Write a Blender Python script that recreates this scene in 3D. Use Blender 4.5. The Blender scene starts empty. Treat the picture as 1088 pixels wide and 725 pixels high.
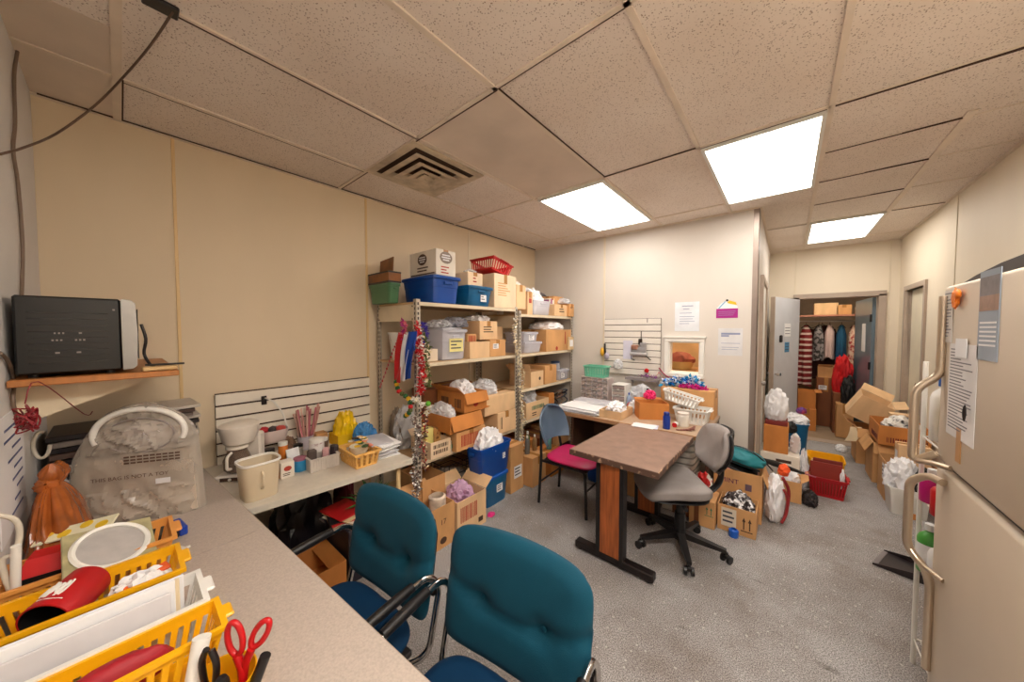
import bpy, bmesh, math, random
from mathutils import Vector, Matrix, Euler, noise
PI = math.pi
rnd = random.Random(7)
SC = bpy.context.scene
COL = SC.collection
V = Vector

# ------------------------------------------------------------------ camera model (photo frame 1088x725)
CAMZ = 1.6
CX, CY, F = 544.0, 362.5, 349.0
YAW = math.atan((837 - CX) / F)
PITCH = -math.atan((CY - 350) / F)
_f = V((-math.sin(YAW) * math.cos(PITCH), math.cos(YAW) * math.cos(PITCH), math.sin(PITCH)))
_r = V((math.cos(YAW), math.sin(YAW), 0))
_u = _r.cross(_f)
CAM = V((0, 0, CAMZ))
def ray(px, py): return _f + _r * ((px - CX) / F) + _u * ((CY - py) / F)
def fl(px, py, z=0.0):
    d = ray(px, py); return CAM + d * ((z - CAMZ) / d.z)
def onx(px, py, X):
    d = ray(px, py); return CAM + d * (X / d.x)
def ony(px, py, Y):
    d = ray(px, py); return CAM + d * (Y / d.y)
def fx(x0, x1, yt, yb, X):
    m = (yt + yb) / 2
    return onx(x0, m, X).y, onx(x1, m, X).y, onx((x0 + x1) / 2, yb, X).z, onx((x0 + x1) / 2, yt, X).z
def fy(x0, x1, yt, yb, Y):
    m = (yt + yb) / 2
    return ony(x0, m, Y).x, ony(x1, m, Y).x, ony((x0 + x1) / 2, yb, Y).z, ony((x0 + x1) / 2, yt, Y).z

# ------------------------------------------------------------------ materials
def lin(c):
    out = []
    for v in c[:3]:
        v = v / 255.0
        out.append(v / 12.92 if v <= 0.04045 else ((v + 0.055) / 1.055) ** 2.4)
    return (*out, 1)
MATS = {}
def mat(name, col, rough=.55, metal=0, var=.12, vs=6.0, bump=0.0, bs=60.0, emit=0, alpha=1.0, trans=0.0, coat=0.0,
        stretch=(1, 1, 1), col2=None, detail=4, spec=None, sheen=0, thresh=None):
    if name in MATS: return MATS[name]
    m = bpy.data.materials.new(name); m.use_nodes = True
    nt = m.node_tree; N = nt.nodes; L = nt.links
    b = N['Principled BSDF']
    b.inputs['Roughness'].default_value = rough
    b.inputs['Metallic'].default_value = metal
    if spec is not None: b.inputs['Specular IOR Level'].default_value = spec
    if trans: b.inputs['Transmission Weight'].default_value = trans
    if coat: b.inputs['Coat Weight'].default_value = coat
    if sheen: b.inputs['Sheen Weight'].default_value = sheen
    b.inputs['Alpha'].default_value = alpha
    tc = N.new('ShaderNodeTexCoord'); mp = N.new('ShaderNodeMapping')
    mp.inputs['Scale'].default_value = stretch
    L.new(tc.outputs['Object'], mp.inputs['Vector'])
    nz = N.new('ShaderNodeTexNoise'); nz.inputs['Scale'].default_value = vs; nz.inputs['Detail'].default_value = detail
    L.new(mp.outputs['Vector'], nz.inputs['Vector'])
    rp = N.new('ShaderNodeValToRGB')
    c = lin(col)
    if col2 is None:
        a = tuple(max(0, min(1, x * (1 - var))) for x in c[:3]) + (1,)
        d = tuple(max(0, min(1, x * (1 + var))) for x in c[:3]) + (1,)
    else:
        a, d = c, lin(col2)
    rp.color_ramp.elements[0].color = a; rp.color_ramp.elements[1].color = d
    lo, hi = thresh or (.3, .7)
    rp.color_ramp.elements[0].position = lo; rp.color_ramp.elements[1].position = hi
    L.new(nz.outputs['Fac'], rp.inputs['Fac'])
    L.new(rp.outputs['Color'], b.inputs['Base Color'])
    if emit:
        b.inputs['Emission Color'].default_value = c
        b.inputs['Emission Strength'].default_value = emit
    if bump:
        n2 = N.new('ShaderNodeTexNoise'); n2.inputs['Scale'].default_value = bs; n2.inputs['Detail'].default_value = 3
        L.new(mp.outputs['Vector'], n2.inputs['Vector'])
        bp = N.new('ShaderNodeBump'); bp.inputs['Strength'].default_value = bump; bp.inputs['Distance'].default_value = .01
        L.new(n2.outputs['Fac'], bp.inputs['Height']); L.new(bp.outputs['Normal'], b.inputs['Normal'])
    MATS[name] = m
    return m

# ------------------------------------------------------------------ mesh builder
def rotz(a): return Matrix.Rotation(a, 3, 'Z')
class MB:
    def __init__(s): s.bm = bmesh.new(); s.mi = 0
    def raw(s, verts, faces, mi=None):
        vs = [s.bm.verts.new(v) for v in verts]
        for f in faces:
            try:
                fc = s.bm.faces.new([vs[i] for i in f]); fc.material_index = s.mi if mi is None else mi
            except ValueError: pass
        return s
    def merge(s, t):
        for f in t.faces: f.material_index = s.mi
        me = bpy.data.meshes.new('tmp'); t.to_mesh(me); t.free(); s.bm.from_mesh(me); bpy.data.meshes.remove(me)
        return s
    def box(s, c, d, rot=None, bev=0, seg=1, taper=1.0):
        t = bmesh.new(); bmesh.ops.create_cube(t, size=1)
        for v in t.verts:
            k = taper if v.co.z < 0 else 1.0
            v.co = V((v.co.x * d[0] * k, v.co.y * d[1] * k, v.co.z * d[2]))
        if bev: bmesh.ops.bevel(t, geom=list(t.edges), offset=bev, segments=seg, affect='EDGES', profile=.5)
        for v in t.verts:
            if rot is not None: v.co = rot @ v.co
            v.co += V(c)
        return s.merge(t)
    def bb(s, x0, x1, y0, y1, z0, z1, bev=0, seg=1):
        return s.box(((x0 + x1) / 2, (y0 + y1) / 2, (z0 + z1) / 2), (abs(x1 - x0), abs(y1 - y0), abs(z1 - z0)), bev=bev, seg=seg)
    def hexa(s, b4, t4):
        return s.raw([*b4, *t4], [(3, 2, 1, 0), (4, 5, 6, 7), (0, 1, 5, 4), (1, 2, 6, 5), (2, 3, 7, 6), (3, 0, 4, 7)])
    def cyl(s, p0, p1, r0, r1=None, n=16, caps=True):
        p0, p1 = V(p0), V(p1); r1 = r0 if r1 is None else r1
        q = (p1 - p0).to_track_quat('Z', 'Y').to_matrix(); h = (p1 - p0).length
        vs, fs = [], []
        for k, (r, z) in enumerate(((r0, 0), (r1, h))):
            for i in range(n):
                a = 2 * PI * i / n; vs.append(p0 + q @ V((r * math.cos(a), r * math.sin(a), z)))
        for i in range(n): fs.append((i, (i + 1) % n, n + (i + 1) % n, n + i))
        if caps: fs.append(tuple(range(n - 1, -1, -1))); fs.append(tuple(range(n, 2 * n)))
        return s.raw(vs, fs)
    def tube(s, pts, r, n=8, closed=False, flat=1.0):
        pts = [V(p) for p in pts]; m = len(pts); vs, fs = [], []; up = None
        for i, p in enumerate(pts):
            a = pts[(i - 1) % m] if (closed or i > 0) else p
            b = pts[(i + 1) % m] if (closed or i < m - 1) else p
            t = (b - a)
            if t.length < 1e-9: t = V((0, 0, 1))
            t.normalize()
            if up is None:
                up = V((0, 0, 1)) if abs(t.z) < .9 else V((1, 0, 0))
            sd = t.cross(up)
            if sd.length < 1e-6: sd = t.cross(V((1, 0, 0)))
            sd.normalize(); up = sd.cross(t).normalized()
            rr = r[i] if isinstance(r, (list, tuple)) else r
            for k in range(n):
                an = 2 * PI * k / n; vs.append(p + sd * (rr * math.cos(an)) + up * (rr * flat * math.sin(an)))
        for i in range(m if closed else m - 1):
            j = (i + 1) % m
            for k in range(n): fs.append((i * n + k, i * n + (k + 1) % n, j * n + (k + 1) % n, j * n + k))
        if not closed: fs.append(tuple(range(n - 1, -1, -1))); fs.append(tuple(range((m - 1) * n, m * n)))
        return s.raw(vs, fs)
    def lathe(s, prof, c=(0, 0, 0), n=24, sx=1, sy=1, capb=True, capt=False, p=2.0):
        c = V(c); vs, fs = [], []
        for (r, z) in prof:
            for i in range(n):
                a = 2 * PI * i / n; co, si = math.cos(a), math.sin(a)
                if p != 2.0:
                    k = (abs(co) ** p + abs(si) ** p) ** (-1 / p); co *= k; si *= k
                vs.append(c + V((r * sx * co, r * sy * si, z)))
        for j in range(len(prof) - 1):
            for i in range(n): fs.append((j * n + i, j * n + (i + 1) % n, (j + 1) * n + (i + 1) % n, (j + 1) * n + i))
        if capb: fs.append(tuple(range(n - 1, -1, -1)))
        if capt: fs.append(tuple(range((len(prof) - 1) * n, len(prof) * n)))
        return s.raw(vs, fs)
    def prism(s, poly, axis, d0, d1):
        def mk(a, b, d): return {'x': (d, a, b), 'y': (a, d, b), 'z': (a, b, d)}[axis]
        n = len(poly); vs = [mk(a, b, d0) for a, b in poly] + [mk(a, b, d1) for a, b in poly]
        fs = [tuple(range(n - 1, -1, -1)), tuple(range(n, 2 * n))] + [(i, (i + 1) % n, n + (i + 1) % n, n + i) for i in range(n)]
        return s.raw(vs, fs)
    def grid(s, nx, ny, fn, th=0.0):
        vs, fs = [], []
        P = [[V(fn(i / nx, j / ny)) for i in range(nx + 1)] for j in range(ny + 1)]
        for row in P: vs += row
        W = nx + 1
        for j in range(ny):
            for i in range(nx): fs.append((j * W + i, j * W + i + 1, (j + 1) * W + i + 1, (j + 1) * W + i))
        if th:
            o = len(vs); nv = []
            for j in range(ny + 1):
                for i in range(nx + 1):
                    a = P[j][min(i + 1, nx)] - P[j][max(i - 1, 0)]; b = P[min(j + 1, ny)][i] - P[max(j - 1, 0)][i]
                    nn = a.cross(b)
                    if nn.length > 0: nn.normalize()
                    nv.append(P[j][i] - nn * th)
            vs += nv
            fs += [tuple(o + k for k in reversed(f)) for f in list(fs)]
            per = [(0, i) for i in range(nx)] + [(j, nx) for j in range(ny)] + [(ny, i) for i in range(nx, 0, -1)] + [(j, 0) for j in range(ny, 0, -1)]
            idx = [j * W + i for j, i in per]
            for k in range(len(idx)):
                a, b = idx[k], idx[(k + 1) % len(idx)]; fs.append((b, a, o + a, o + b))
        return s.raw(vs, fs)
    def blob(s, c, r, sub=3, amp=.15, fr=3.0, seed=0, flat=None, ridge=False):
        t = bmesh.new(); bmesh.ops.create_icosphere(t, subdivisions=sub, radius=1)
        o = V((seed * 7.31, seed * 3.17, seed * 1.7))
        for v in t.verts:
            d = v.co.normalized(); k = noise.noise(d * fr + o)
            if ridge: k = (1 - 2 * abs(k)) * .8 + .4 * noise.noise(d * fr * 2.7 + o) + .25 * (1 - 2 * abs(noise.noise(d * fr * 5 + o))) - .4
            p = d * (1 + amp * k); p = V((p.x * r[0], p.y * r[1], p.z * r[2]))
            if flat is not None and p.z < -flat * r[2]: p.z = -flat * r[2]
            v.co = p + V(c)
        return s.merge(t)
    def build(s, name, m=None, parent=None, loc=None, rz=0, smooth=35, kind=None, norm=True):
        if norm: bmesh.ops.recalc_face_normals(s.bm, faces=s.bm.faces)
        me = bpy.data.meshes.new(name); s.bm.to_mesh(me); s.bm.free()
        if m is not None:
            for k in (m if isinstance(m, (list, tuple)) else [m]): me.materials.append(k)
        if smooth and len(me.polygons):
            me.polygons.foreach_set('use_smooth', [True] * len(me.polygons))
            me.set_sharp_from_angle(angle=math.radians(smooth))
        o = bpy.data.objects.new(name, me); COL.objects.link(o)
        if parent is not None: o.parent = parent
        if loc is not None: o.location = loc
        o.rotation_euler.z = rz
        if kind: o['kind'] = kind
        return o
def tag(o, label, cat, group=None, kind=None):
    o['label'] = label; o['category'] = cat
    if group: o['group'] = group
    if kind: o['kind'] = kind
    return o
def thing(name, label, cat, loc=(0, 0, 0), rz=0, group=None):
    o = bpy.data.objects.new(name, None); COL.objects.link(o); o.location = loc; o.rotation_euler = (0, 0, rz)
    o.empty_display_size = .05
    return tag(o, label, cat, group)
def struct(name, mb, m, **k): return mb.build(name, m, kind='structure', **k)
def dup(root, loc, rz=None, label=None, group=None):
    r = root.copy(); COL.objects.link(r); r.location = loc
    if rz is not None: r.rotation_euler.z = rz
    if label: r['label'] = label
    if group: r['group'] = group
    for ch in list(root.children):
        c = ch.copy(); COL.objects.link(c); c.parent = r
        for g in list(ch.children):
            d = g.copy(); COL.objects.link(d); d.parent = c
    return r
def text_mb(body, size, th=.0008, align='CENTER'):
    cu = bpy.data.curves.new('t', 'FONT'); cu.body = body; cu.size = size; cu.extrude = th; cu.align_x = align; cu.align_y = 'CENTER'
    cu.resolution_u = 2
    ob = bpy.data.objects.new('t', cu); COL.objects.link(ob)
    dg = bpy.context.evaluated_depsgraph_get(); me = bpy.data.meshes.new_from_object(ob.evaluated_get(dg))
    b = MB(); b.bm.from_mesh(me)
    bpy.data.objects.remove(ob); bpy.data.meshes.remove(me)
    return b
# a frame (3x3 basis) for something drawn on a face: columns = right, up, out
def face_basis(face):
    return {'x+': (V((0, 1, 0)), V((0, 0, 1)), V((1, 0, 0))), 'x-': (V((0, -1, 0)), V((0, 0, 1)), V((-1, 0, 0))),
            'y-': (V((1, 0, 0)), V((0, 0, 1)), V((0, -1, 0))), 'y+': (V((-1, 0, 0)), V((0, 0, 1)), V((0, 1, 0))),
            'z+': (V((1, 0, 0)), V((0, 1, 0)), V((0, 0, 1)))}[face]
def place_on(mb, face, o):
    r, u, n = face_basis(face); o = V(o)
    for v in mb.bm.verts: v.co = o + r * v.co.x + u * v.co.y + n * v.co.z
    return mb
# ------------------------------------------------------------------ palette
def wallmat(name, col, seed):
    m = mat(name, col, rough=.6, var=.05, vs=1.6, stretch=(1, 1, .35), bump=.05, bs=40)
    return m
m_wall = wallmat('wall_panel', (224, 210, 188), 1)
m_wallnear = mat('wall_white', (216, 212, 208), rough=.65, var=.05, vs=2)
m_seam = mat('wall_batten', (222, 190, 138), rough=.5, var=.08, vs=3, stretch=(1, 1, .2))
m_seamw = mat('wall_batten_pale', (222, 208, 184), rough=.5, var=.05)
def ceilmat():
    m = bpy.data.materials.new('ceiling_tile'); m.use_nodes = True
    N = m.node_tree.nodes; L = m.node_tree.links; b = N['Principled BSDF']; b.inputs['Roughness'].default_value = .9
    tc = N.new('ShaderNodeTexCoord')
    vo = N.new('ShaderNodeTexVoronoi'); vo.inputs['Scale'].default_value = 105; L.new(tc.outputs['Object'], vo.inputs['Vector'])
    n0 = N.new('ShaderNodeTexNoise'); n0.inputs['Scale'].default_value = 45; n0.inputs['Detail'].default_value = 3; L.new(tc.outputs['Object'], n0.inputs['Vector'])
    ma = N.new('ShaderNodeMath'); ma.operation = 'MULTIPLY_ADD'; ma.inputs[1].default_value = .55; L.new(n0.outputs['Fac'], ma.inputs[0]); L.new(vo.outputs['Distance'], ma.inputs[2])
    r = N.new('ShaderNodeValToRGB'); r.color_ramp.elements[0].position = .40; r.color_ramp.elements[1].position = .58
    r.color_ramp.elements[0].color = lin((158, 136, 122)); r.color_ramp.elements[1].color = lin((234, 222, 211))
    L.new(ma.outputs[0], r.inputs['Fac'])
    n1 = N.new('ShaderNodeTexNoise'); n1.inputs['Scale'].default_value = .9; n1.inputs['Detail'].default_value = 3; L.new(tc.outputs['Object'], n1.inputs['Vector'])
    r2 = N.new('ShaderNodeValToRGB'); r2.color_ramp.elements[0].color = (.88, .84, .8, 1); r2.color_ramp.elements[1].color = (1, 1, 1, 1)
    r2.color_ramp.elements[0].position = .35; r2.color_ramp.elements[1].position = .6
    L.new(n1.outputs['Fac'], r2.inputs['Fac'])
    mx = N.new('ShaderNodeMix'); mx.data_type = 'RGBA'; mx.blend_type = 'MULTIPLY'; mx.inputs[0].default_value = 1
    L.new(r.outputs['Color'], mx.inputs[6]); L.new(r2.outputs['Color'], mx.inputs[7]); L.new(mx.outputs[2], b.inputs['Base Color'])
    bp = N.new('ShaderNodeBump'); bp.inputs['Strength'].default_value = .5; bp.inputs['Distance'].default_value = .004
    L.new(r.outputs['Color'], bp.inputs['Height']); L.new(bp.outputs['Normal'], b.inputs['Normal'])
    return m
def floormat():
    m = bpy.data.materials.new('floor_carpet'); m.use_nodes = True
    N = m.node_tree.nodes; L = m.node_tree.links; b = N['Principled BSDF']; b.inputs['Roughness'].default_value = .85
    tc = N.new('ShaderNodeTexCoord')
    n0 = N.new('ShaderNodeTexNoise'); n0.inputs['Scale'].default_value = 190; n0.inputs['Detail'].default_value = 3; L.new(tc.outputs['Object'], n0.inputs['Vector'])
    r = N.new('ShaderNodeValToRGB'); r.color_ramp.elements[0].position = .36; r.color_ramp.elements[1].position = .64
    r.color_ramp.elements[0].color = lin((100, 95, 93)); r.color_ramp.elements[1].color = lin((194, 189, 187))
    L.new(n0.outputs['Fac'], r.inputs['Fac'])
    vo = N.new('ShaderNodeTexVoronoi'); vo.inputs['Scale'].default_value = 21; vo.inputs['Randomness'].default_value = .5; L.new(tc.outputs['Object'], vo.inputs['Vector'])
    r3 = N.new('ShaderNodeValToRGB'); r3.color_ramp.elements[0].position = .10; r3.color_ramp.elements[1].position = .17
    r3.color_ramp.elements[0].color = (1, 1, 1, 1); r3.color_ramp.elements[1].color = (0, 0, 0, 1); L.new(vo.outputs['Distance'], r3.inputs['Fac'])
    # wear: dirt patches
    n1 = N.new('ShaderNodeTexNoise'); n1.inputs['Scale'].default_value = 1.3; n1.inputs['Detail'].default_value = 5; n1.inputs['Roughness'].default_value = .65; L.new(tc.outputs['Object'], n1.inputs['Vector'])
    r2 = N.new('ShaderNodeValToRGB'); r2.color_ramp.elements[0].position = .38; r2.color_ramp.elements[1].position = .58
    r2.color_ramp.elements[0].color = lin((214, 206, 200)); r2.color_ramp.elements[1].color = (1, 1, 1, 1); L.new(n1.outputs['Fac'], r2.inputs['Fac'])
    mx = N.new('ShaderNodeMix'); mx.data_type = 'RGBA'; mx.blend_type = 'MULTIPLY'; mx.inputs[0].default_value = 1
    L.new(r.outputs['Color'], mx.inputs[6]); L.new(r2.outputs['Color'], mx.inputs[7])
    m2 = N.new('ShaderNodeMix'); m2.data_type = 'RGBA'; m2.inputs[7].default_value = lin((222, 214, 206)); L.new(r3.outputs['Color'], m2.inputs[0]); L.new(mx.outputs[2], m2.inputs[6])
    m2b = N.new('ShaderNodeMath'); m2b.operation = 'MULTIPLY'; m2b.inputs[1].default_value = .5; L.new(r3.outputs['Color'], m2b.inputs[0]); L.new(m2b.outputs[0], m2.inputs[0])
    # long dark scuffs
    mp = N.new('ShaderNodeMapping'); mp.inputs['Scale'].default_value = (1.2, 5.0, 1); mp.inputs['Rotation'].default_value = (0, 0, .45); L.new(tc.outputs['Object'], mp.inputs['Vector'])
    n4 = N.new('ShaderNodeTexNoise'); n4.inputs['Scale'].default_value = 1.5; n4.inputs['Detail'].default_value = 6; n4.inputs['Roughness'].default_value = .7; L.new(mp.outputs['Vector'], n4.inputs['Vector'])
    r4 = N.new('ShaderNodeValToRGB'); r4.color_ramp.elements[0].position = .63; r4.color_ramp.elements[1].position = .72; r4.color_ramp.elements[0].color = (1, 1, 1, 1); r4.color_ramp.elements[1].color = lin((150, 140, 132)); L.new(n4.outputs['Fac'], r4.inputs['Fac'])
    m5 = N.new('ShaderNodeMix'); m5.data_type = 'RGBA'; m5.blend_type = 'MULTIPLY'; m5.inputs[0].default_value = 1; L.new(m2.outputs[2], m5.inputs[6]); L.new(r4.outputs['Color'], m5.inputs[7])
    L.new(m5.outputs[2], b.inputs['Base Color'])
    ad = N.new('ShaderNodeMath'); ad.operation = 'MULTIPLY_ADD'; ad.inputs[1].default_value = .35; L.new(n0.outputs['Fac'], ad.inputs[0]); L.new(r3.outputs['Color'], ad.inputs[2])
    bp = N.new('ShaderNodeBump'); bp.inputs['Strength'].default_value = .8; bp.inputs['Distance'].default_value = .006
    L.new(ad.outputs[0], bp.inputs['Height']); L.new(bp.outputs['Normal'], b.inputs['Normal'])
    return m
m_ceil = ceilmat(); m_floor = floormat()
m_ceilplain = mat('ceiling_panel_plain', (216, 200, 184), rough=.85, var=.10, vs=2.5, detail=6)
m_gridbar = mat('ceiling_tee', (222, 206, 188), rough=.6, var=.08)
m_gap = mat('dark_gap', (70, 48, 36), rough=.9)
m_diff = mat('light_diffuser', (255, 250, 242), emit=5.7, var=0)
m_diffnear = mat('light_diffuser_fill', (255, 249, 240), emit=17.0, var=0)  # strong glow for the added troffer outside the view
m_whitemetal = mat('white_metal', (225, 222, 214), rough=.4, var=.04)
m_jamb = mat('door_frame_paint', (170, 152, 136), rough=.5, var=.08)
m_steel = mat('brushed_steel', (186, 178, 170), rough=.32, metal=.9, var=.1, vs=30, stretch=(1, 1, .1))
m_chrome = mat('chrome', (205, 202, 200), rough=.12, metal=1, var=.03)
m_black = mat('black_plastic', (22, 19, 20), rough=.4, var=.1)
m_darkmetal = mat('dark_metal', (36, 28, 27), rough=.45, metal=.3)
m_white = mat('white_plastic', (232, 228, 220), rough=.4, var=.03)
m_paper = mat('paper', (232, 230, 230), rough=.8, var=.03)
m_ink = mat('ink', (70, 68, 78), rough=.8)
m_red = mat('red_plastic', (190, 18, 24), rough=.35)
m_wood2 = mat('back_room_floor', (150, 128, 105), rough=.6, var=.2, vs=4, stretch=(1, 6, 1))
m_clear = mat('window_glass', (235, 240, 240), rough=.03, trans=1.0, var=0)

XL, XR, YN, YB, YF, H = -2.84, 1.08, -.25, 3.90, 6.40, 2.75     # room planes
XC = -.23                                                        # corridor's left wall
# ------------------------------------------------------------------ floor / ceiling / walls
b = MB(); b.bb(XL - .1, XR + .1, YN - .1, YF, -.1, 0); struct('floor', b, m_floor)
b = MB(); b.bb(-1.2, XR + 1.0, YF, 9.6, -.1, -.004); struct('floor_back_room', b, m_wood2)
b = MB(); b.bb(XL - .1, XR + .1, YN - .1, YF + .1, H, H + .1)
b.mi = 1
for (x0, x1, y0, y1) in ((XL, -2.0, YN, .005), (-1.72, -1.105, 1.185, 2.365)): b.bb(x0, x1, y0, y1, H - .002, H + .01)
struct('ceiling', b, [m_ceil, m_ceilplain])
# exposed tee bars and the dark gaps beside sagging tiles
b = MB()
xs = [-2.37, -1.73, -1.095, -.46, .145]
for x in xs: b.bb(x - .012, x + .012, YN, YB if x < XC else YF, H - .008, H)
b.bb(.71 - .012, .735, 2.9, YF, H - .008, H)
b.bb(XL, .145, .005, .035, H - .010, H)
for y in (1.175, 2.38, 3.59): b.bb(XL, .145, y - .011, y + .011, H - .008, H)
for y in (4.83, 6.05): b.bb(XC, .145, y - .009, y + .009, H - .007, H)
for y in (1.66, 2.38, 2.97, 3.53, 4.14, 4.80, 5.9): b.bb(.145, XR, y - .004, y + .004, H - .005, H)
# wall angle
b.bb(XL, XL + .02, YN, YB, H - .012, H); b.bb(XL, XC, YB - .02, YB, H - .012, H)
b.bb(XC, XC + .02, YB, YF, H - .012, H); b.bb(XC, XR, YF - .02, YF, H - .012, H); b.bb(XR - .02, XR, YN, YF, H - .012, H)
struct('trim_1', b, m_gridbar)
b = MB()
def gap(x0, y0, x1, y1, w=.006): 
    d = V((x1 - x0, y1 - y0, 0)); n = V((-d.y, d.x, 0)).normalized() * w / 2; z = V((0, 0, H - .0092)); z2 = V((0, 0, H - .002))
    p = [V((x0, y0, 0)) - n, V((x1, y1, 0)) - n, V((x1, y1, 0)) + n, V((x0, y0, 0)) + n]
    b.hexa([q + z for q in p], [q + z2 for q in p])
gap(-1.735, .02, -1.735, 1.17, .008); gap(XL, 1.188, -1.09, 1.188, .007); gap(XL + .01, .038, -2.36, .038); gap(-2.385, .04, -2.385, 1.17, .004)
gap(.16, 2.385, XR, 2.40, .010); gap(.16, 1.665, .8, 1.655, .007); gap(.16, 2.975, .7, 2.965, .006); gap(.16, 3.535, .7, 3.525, .009); gap(.16, 4.145, .7, 4.135, .005)
gap(-.45, 2.392, .13, 2.392, .006); gap(-1.09, 2.37, -.47, 2.37, .005); gap(-1.09, 1.185, -.47, 1.185, .004); gap(-1.08, 1.19, -1.08, 2.37, .004)
gap(XC + .02, 4.84, .13, 4.84, .005); gap(XL + .02, YN + .02, XL + .022, YB - .02, .006); gap(.74, 4.81, XR, 4.81, .006)
struct('trim_2', b, m_gap)
b = MB(); b.bb(XL - .1, XL, YN - .1, YB + .1, 0, H); struct('wall_left', b, wallmat('wall_panel_warm_shade', (222, 202, 172), 2))  # warmer panel colour paints in the dim warm light far from the lamps
b = MB(); b.bb(XL, XR + .1, YN - .1, YN, 0, H); struct('wall_near', b, m_wallnear)
# back partition with the pass-through opening
wx0, wx1, wz0, wz1 = -1.005, -.70, 1.125, 1.465
b = MB()
b.bb(XL, wx0, YB, YB + .1, 0, H); b.bb(wx1, XC, YB, YB + .1, 0, H); b.bb(wx0, wx1, YB, YB + .1, 0, wz0); b.bb(wx0, wx1, YB, YB + .1, wz1, H)
b.bb(XC - .1, XC, YB + .1, YF, 0, H)
struct('wall_back', b, wallmat('wall_panel_pale', (211, 202, 192), 2))
# far wall with the doorway, right wall with a closed door
dx0, dx1, dz = .10, .92, 2.06
b = MB(); b.bb(XC - .1, dx0, YF, YF + .12, 0, H); b.bb(dx1, XR + .1, YF, YF + .12, 0, H); b.bb(dx0, dx1, YF, YF + .12, dz, H); struct('wall_far', b, m_wall)
ry0, ry1, rz1 = 5.34, 6.04, 2.06
b = MB(); b.bb(XR, XR + .1, YN, ry0, 0, H); b.bb(XR, XR + .1, ry1, YF + .12, 0, H); b.bb(XR, XR + .1, ry0, ry1, rz1, H); struct('wall_right', b, m_wall)
# battens over the panel seams
def batten(name, x0, x1, y0, y1, m): 
    b = MB(); b.bb(x0, x1, y0, y1, 0, H - .012, bev=.002); return struct(name, b, m)
batten('trim_3', XL, XL + .006, .222, .238, m_seam); batten('trim_4', XL, XL + .006, 1.39, 1.41, m_seam)
batten('trim_5', XL, XL + .006, 2.60, 2.62, m_seamw)
batten('trim_6', -1.78, -1.755, YB - .006, YB, m_seamw)
batten('trim_7', .06, .075, YF - .006, YF, m_seamw); batten('trim_8', .985, 1.0, YF - .006, YF, m_seamw); batten('trim_9', XR - .006, XR, 4.58, 4.60, m_seamw)
# steel corner guard on the partition's free end
b = MB(); b.bb(XC - .042, XC + .004, YB - .005, YB, 0, H - .012); b.bb(XC, XC + .004, YB - .005, YB + .10, 0, H - .012); struct('trim_10', b, mat('corner_guard', (150, 134, 124), rough=.35, metal=.5, var=.15, vs=3))
# dark base strip
m_base = mat('base_board', (92, 74, 62), rough=.6)
b = MB(); b.bb(XL, XC, YB - .008, YB, 0, .09); struct('baseboard_back', b, m_base)
b = MB(); b.bb(XL, XL + .008, YN, YB, 0, .09); struct('baseboard_left', b, m_base)
b = MB(); b.bb(XR - .008, XR, YN, ry0 - .06, 0, .09); struct('baseboard_right', b, m_base)
# far doorway: frame, threshold, leaf swung into the corridor
b = MB()
b.bb(dx0 - .05, dx0 + .02, YF - .02, YF + .13, 0, dz); b.bb(dx1 - .02, dx1 + .05, YF - .02, YF + .13, 0, dz); b.bb(dx0 - .05, dx1 + .05, YF - .02, YF + .13, dz - .02, dz + .045)
b.bb(dx0, dx1, YF - .05, YF + .13, -.004, .006)
struct('door_frame_far', b, m_jamb)
m_doorgrey = mat('door_paint_grey', (196, 196, 200), rough=.45, var=.04)
def leaf(name, w, h, m, loc, rz):
    o = MB(); o.bb(0, w, -.022, .022, .01, h, bev=.003); d = o.build(name, m, loc=loc, rz=rz, kind='structure')
    return d
d1 = leaf('door_1', .82, 2.03, m_doorgrey, (dx0 + .005, YF - .045, 0), math.radians(-109))
b = MB(); b.bb(.80, .822, -.0235, .0235, .01, 2.03); b.build('edge_strip', m_jamb, d1)
b = MB(); b.cyl((.76, -.07, 1.0), (.76, .07, 1.0), .012); b.cyl((.76, .05, 1.0), (.76, .085, 1.0), .026, .022); b.cyl((.76, -.085, 1.0), (.76, -.05, 1.0), .022, .026); b.build('door_knob', m_chrome, d1)
# notices on the leaf (its room-facing side is local +y)
for (nm, x0, x1, z0, z1, m) in (('notice', .30, .50, 1.50, 1.68, m_paper), ('sticker', .33, .48, 1.28, 1.42, mat('blue_sticker', (70, 130, 170)))):
    b = MB(); b.bb(x0, x1, .022, .0235, z0, z1); n_ = b.build(nm, m, d1)
    b = MB()
    for k in range(3): b.bb(x0 + .02, x1 - .02, .0235, .0242, z0 + .035 + k * .04, z0 + .043 + k * .04)
    b.build('printed_lines', m_ink, n_)
b = MB(); b.bb(.60, .66, .022, .045, 1.42, 1.52, bev=.01); b.build('door_closer_plate', m_darkmetal, d1)
# back-room side leaf (grey metal) on the right of the opening
m_doorblue = mat('door_metal_blue', (120, 138, 150), rough=.3, metal=.4, var=.15, vs=2)
d2 = leaf('door_2', .80, 2.03, m_doorblue, (dx1 - .03, YF + .16, 0), math.radians(95))
b = MB(); b.bb(.25, .42, .022, .0235, 1.28, 1.68); n_ = b.build('notice', m_paper, d2)
b = MB()
for z in (.5, 1.1, 1.75): b.cyl((0.0, .03, z - .05), (0.0, .03, z + .05), .012)
b.build('hinge', m_darkmetal, d2)
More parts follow.
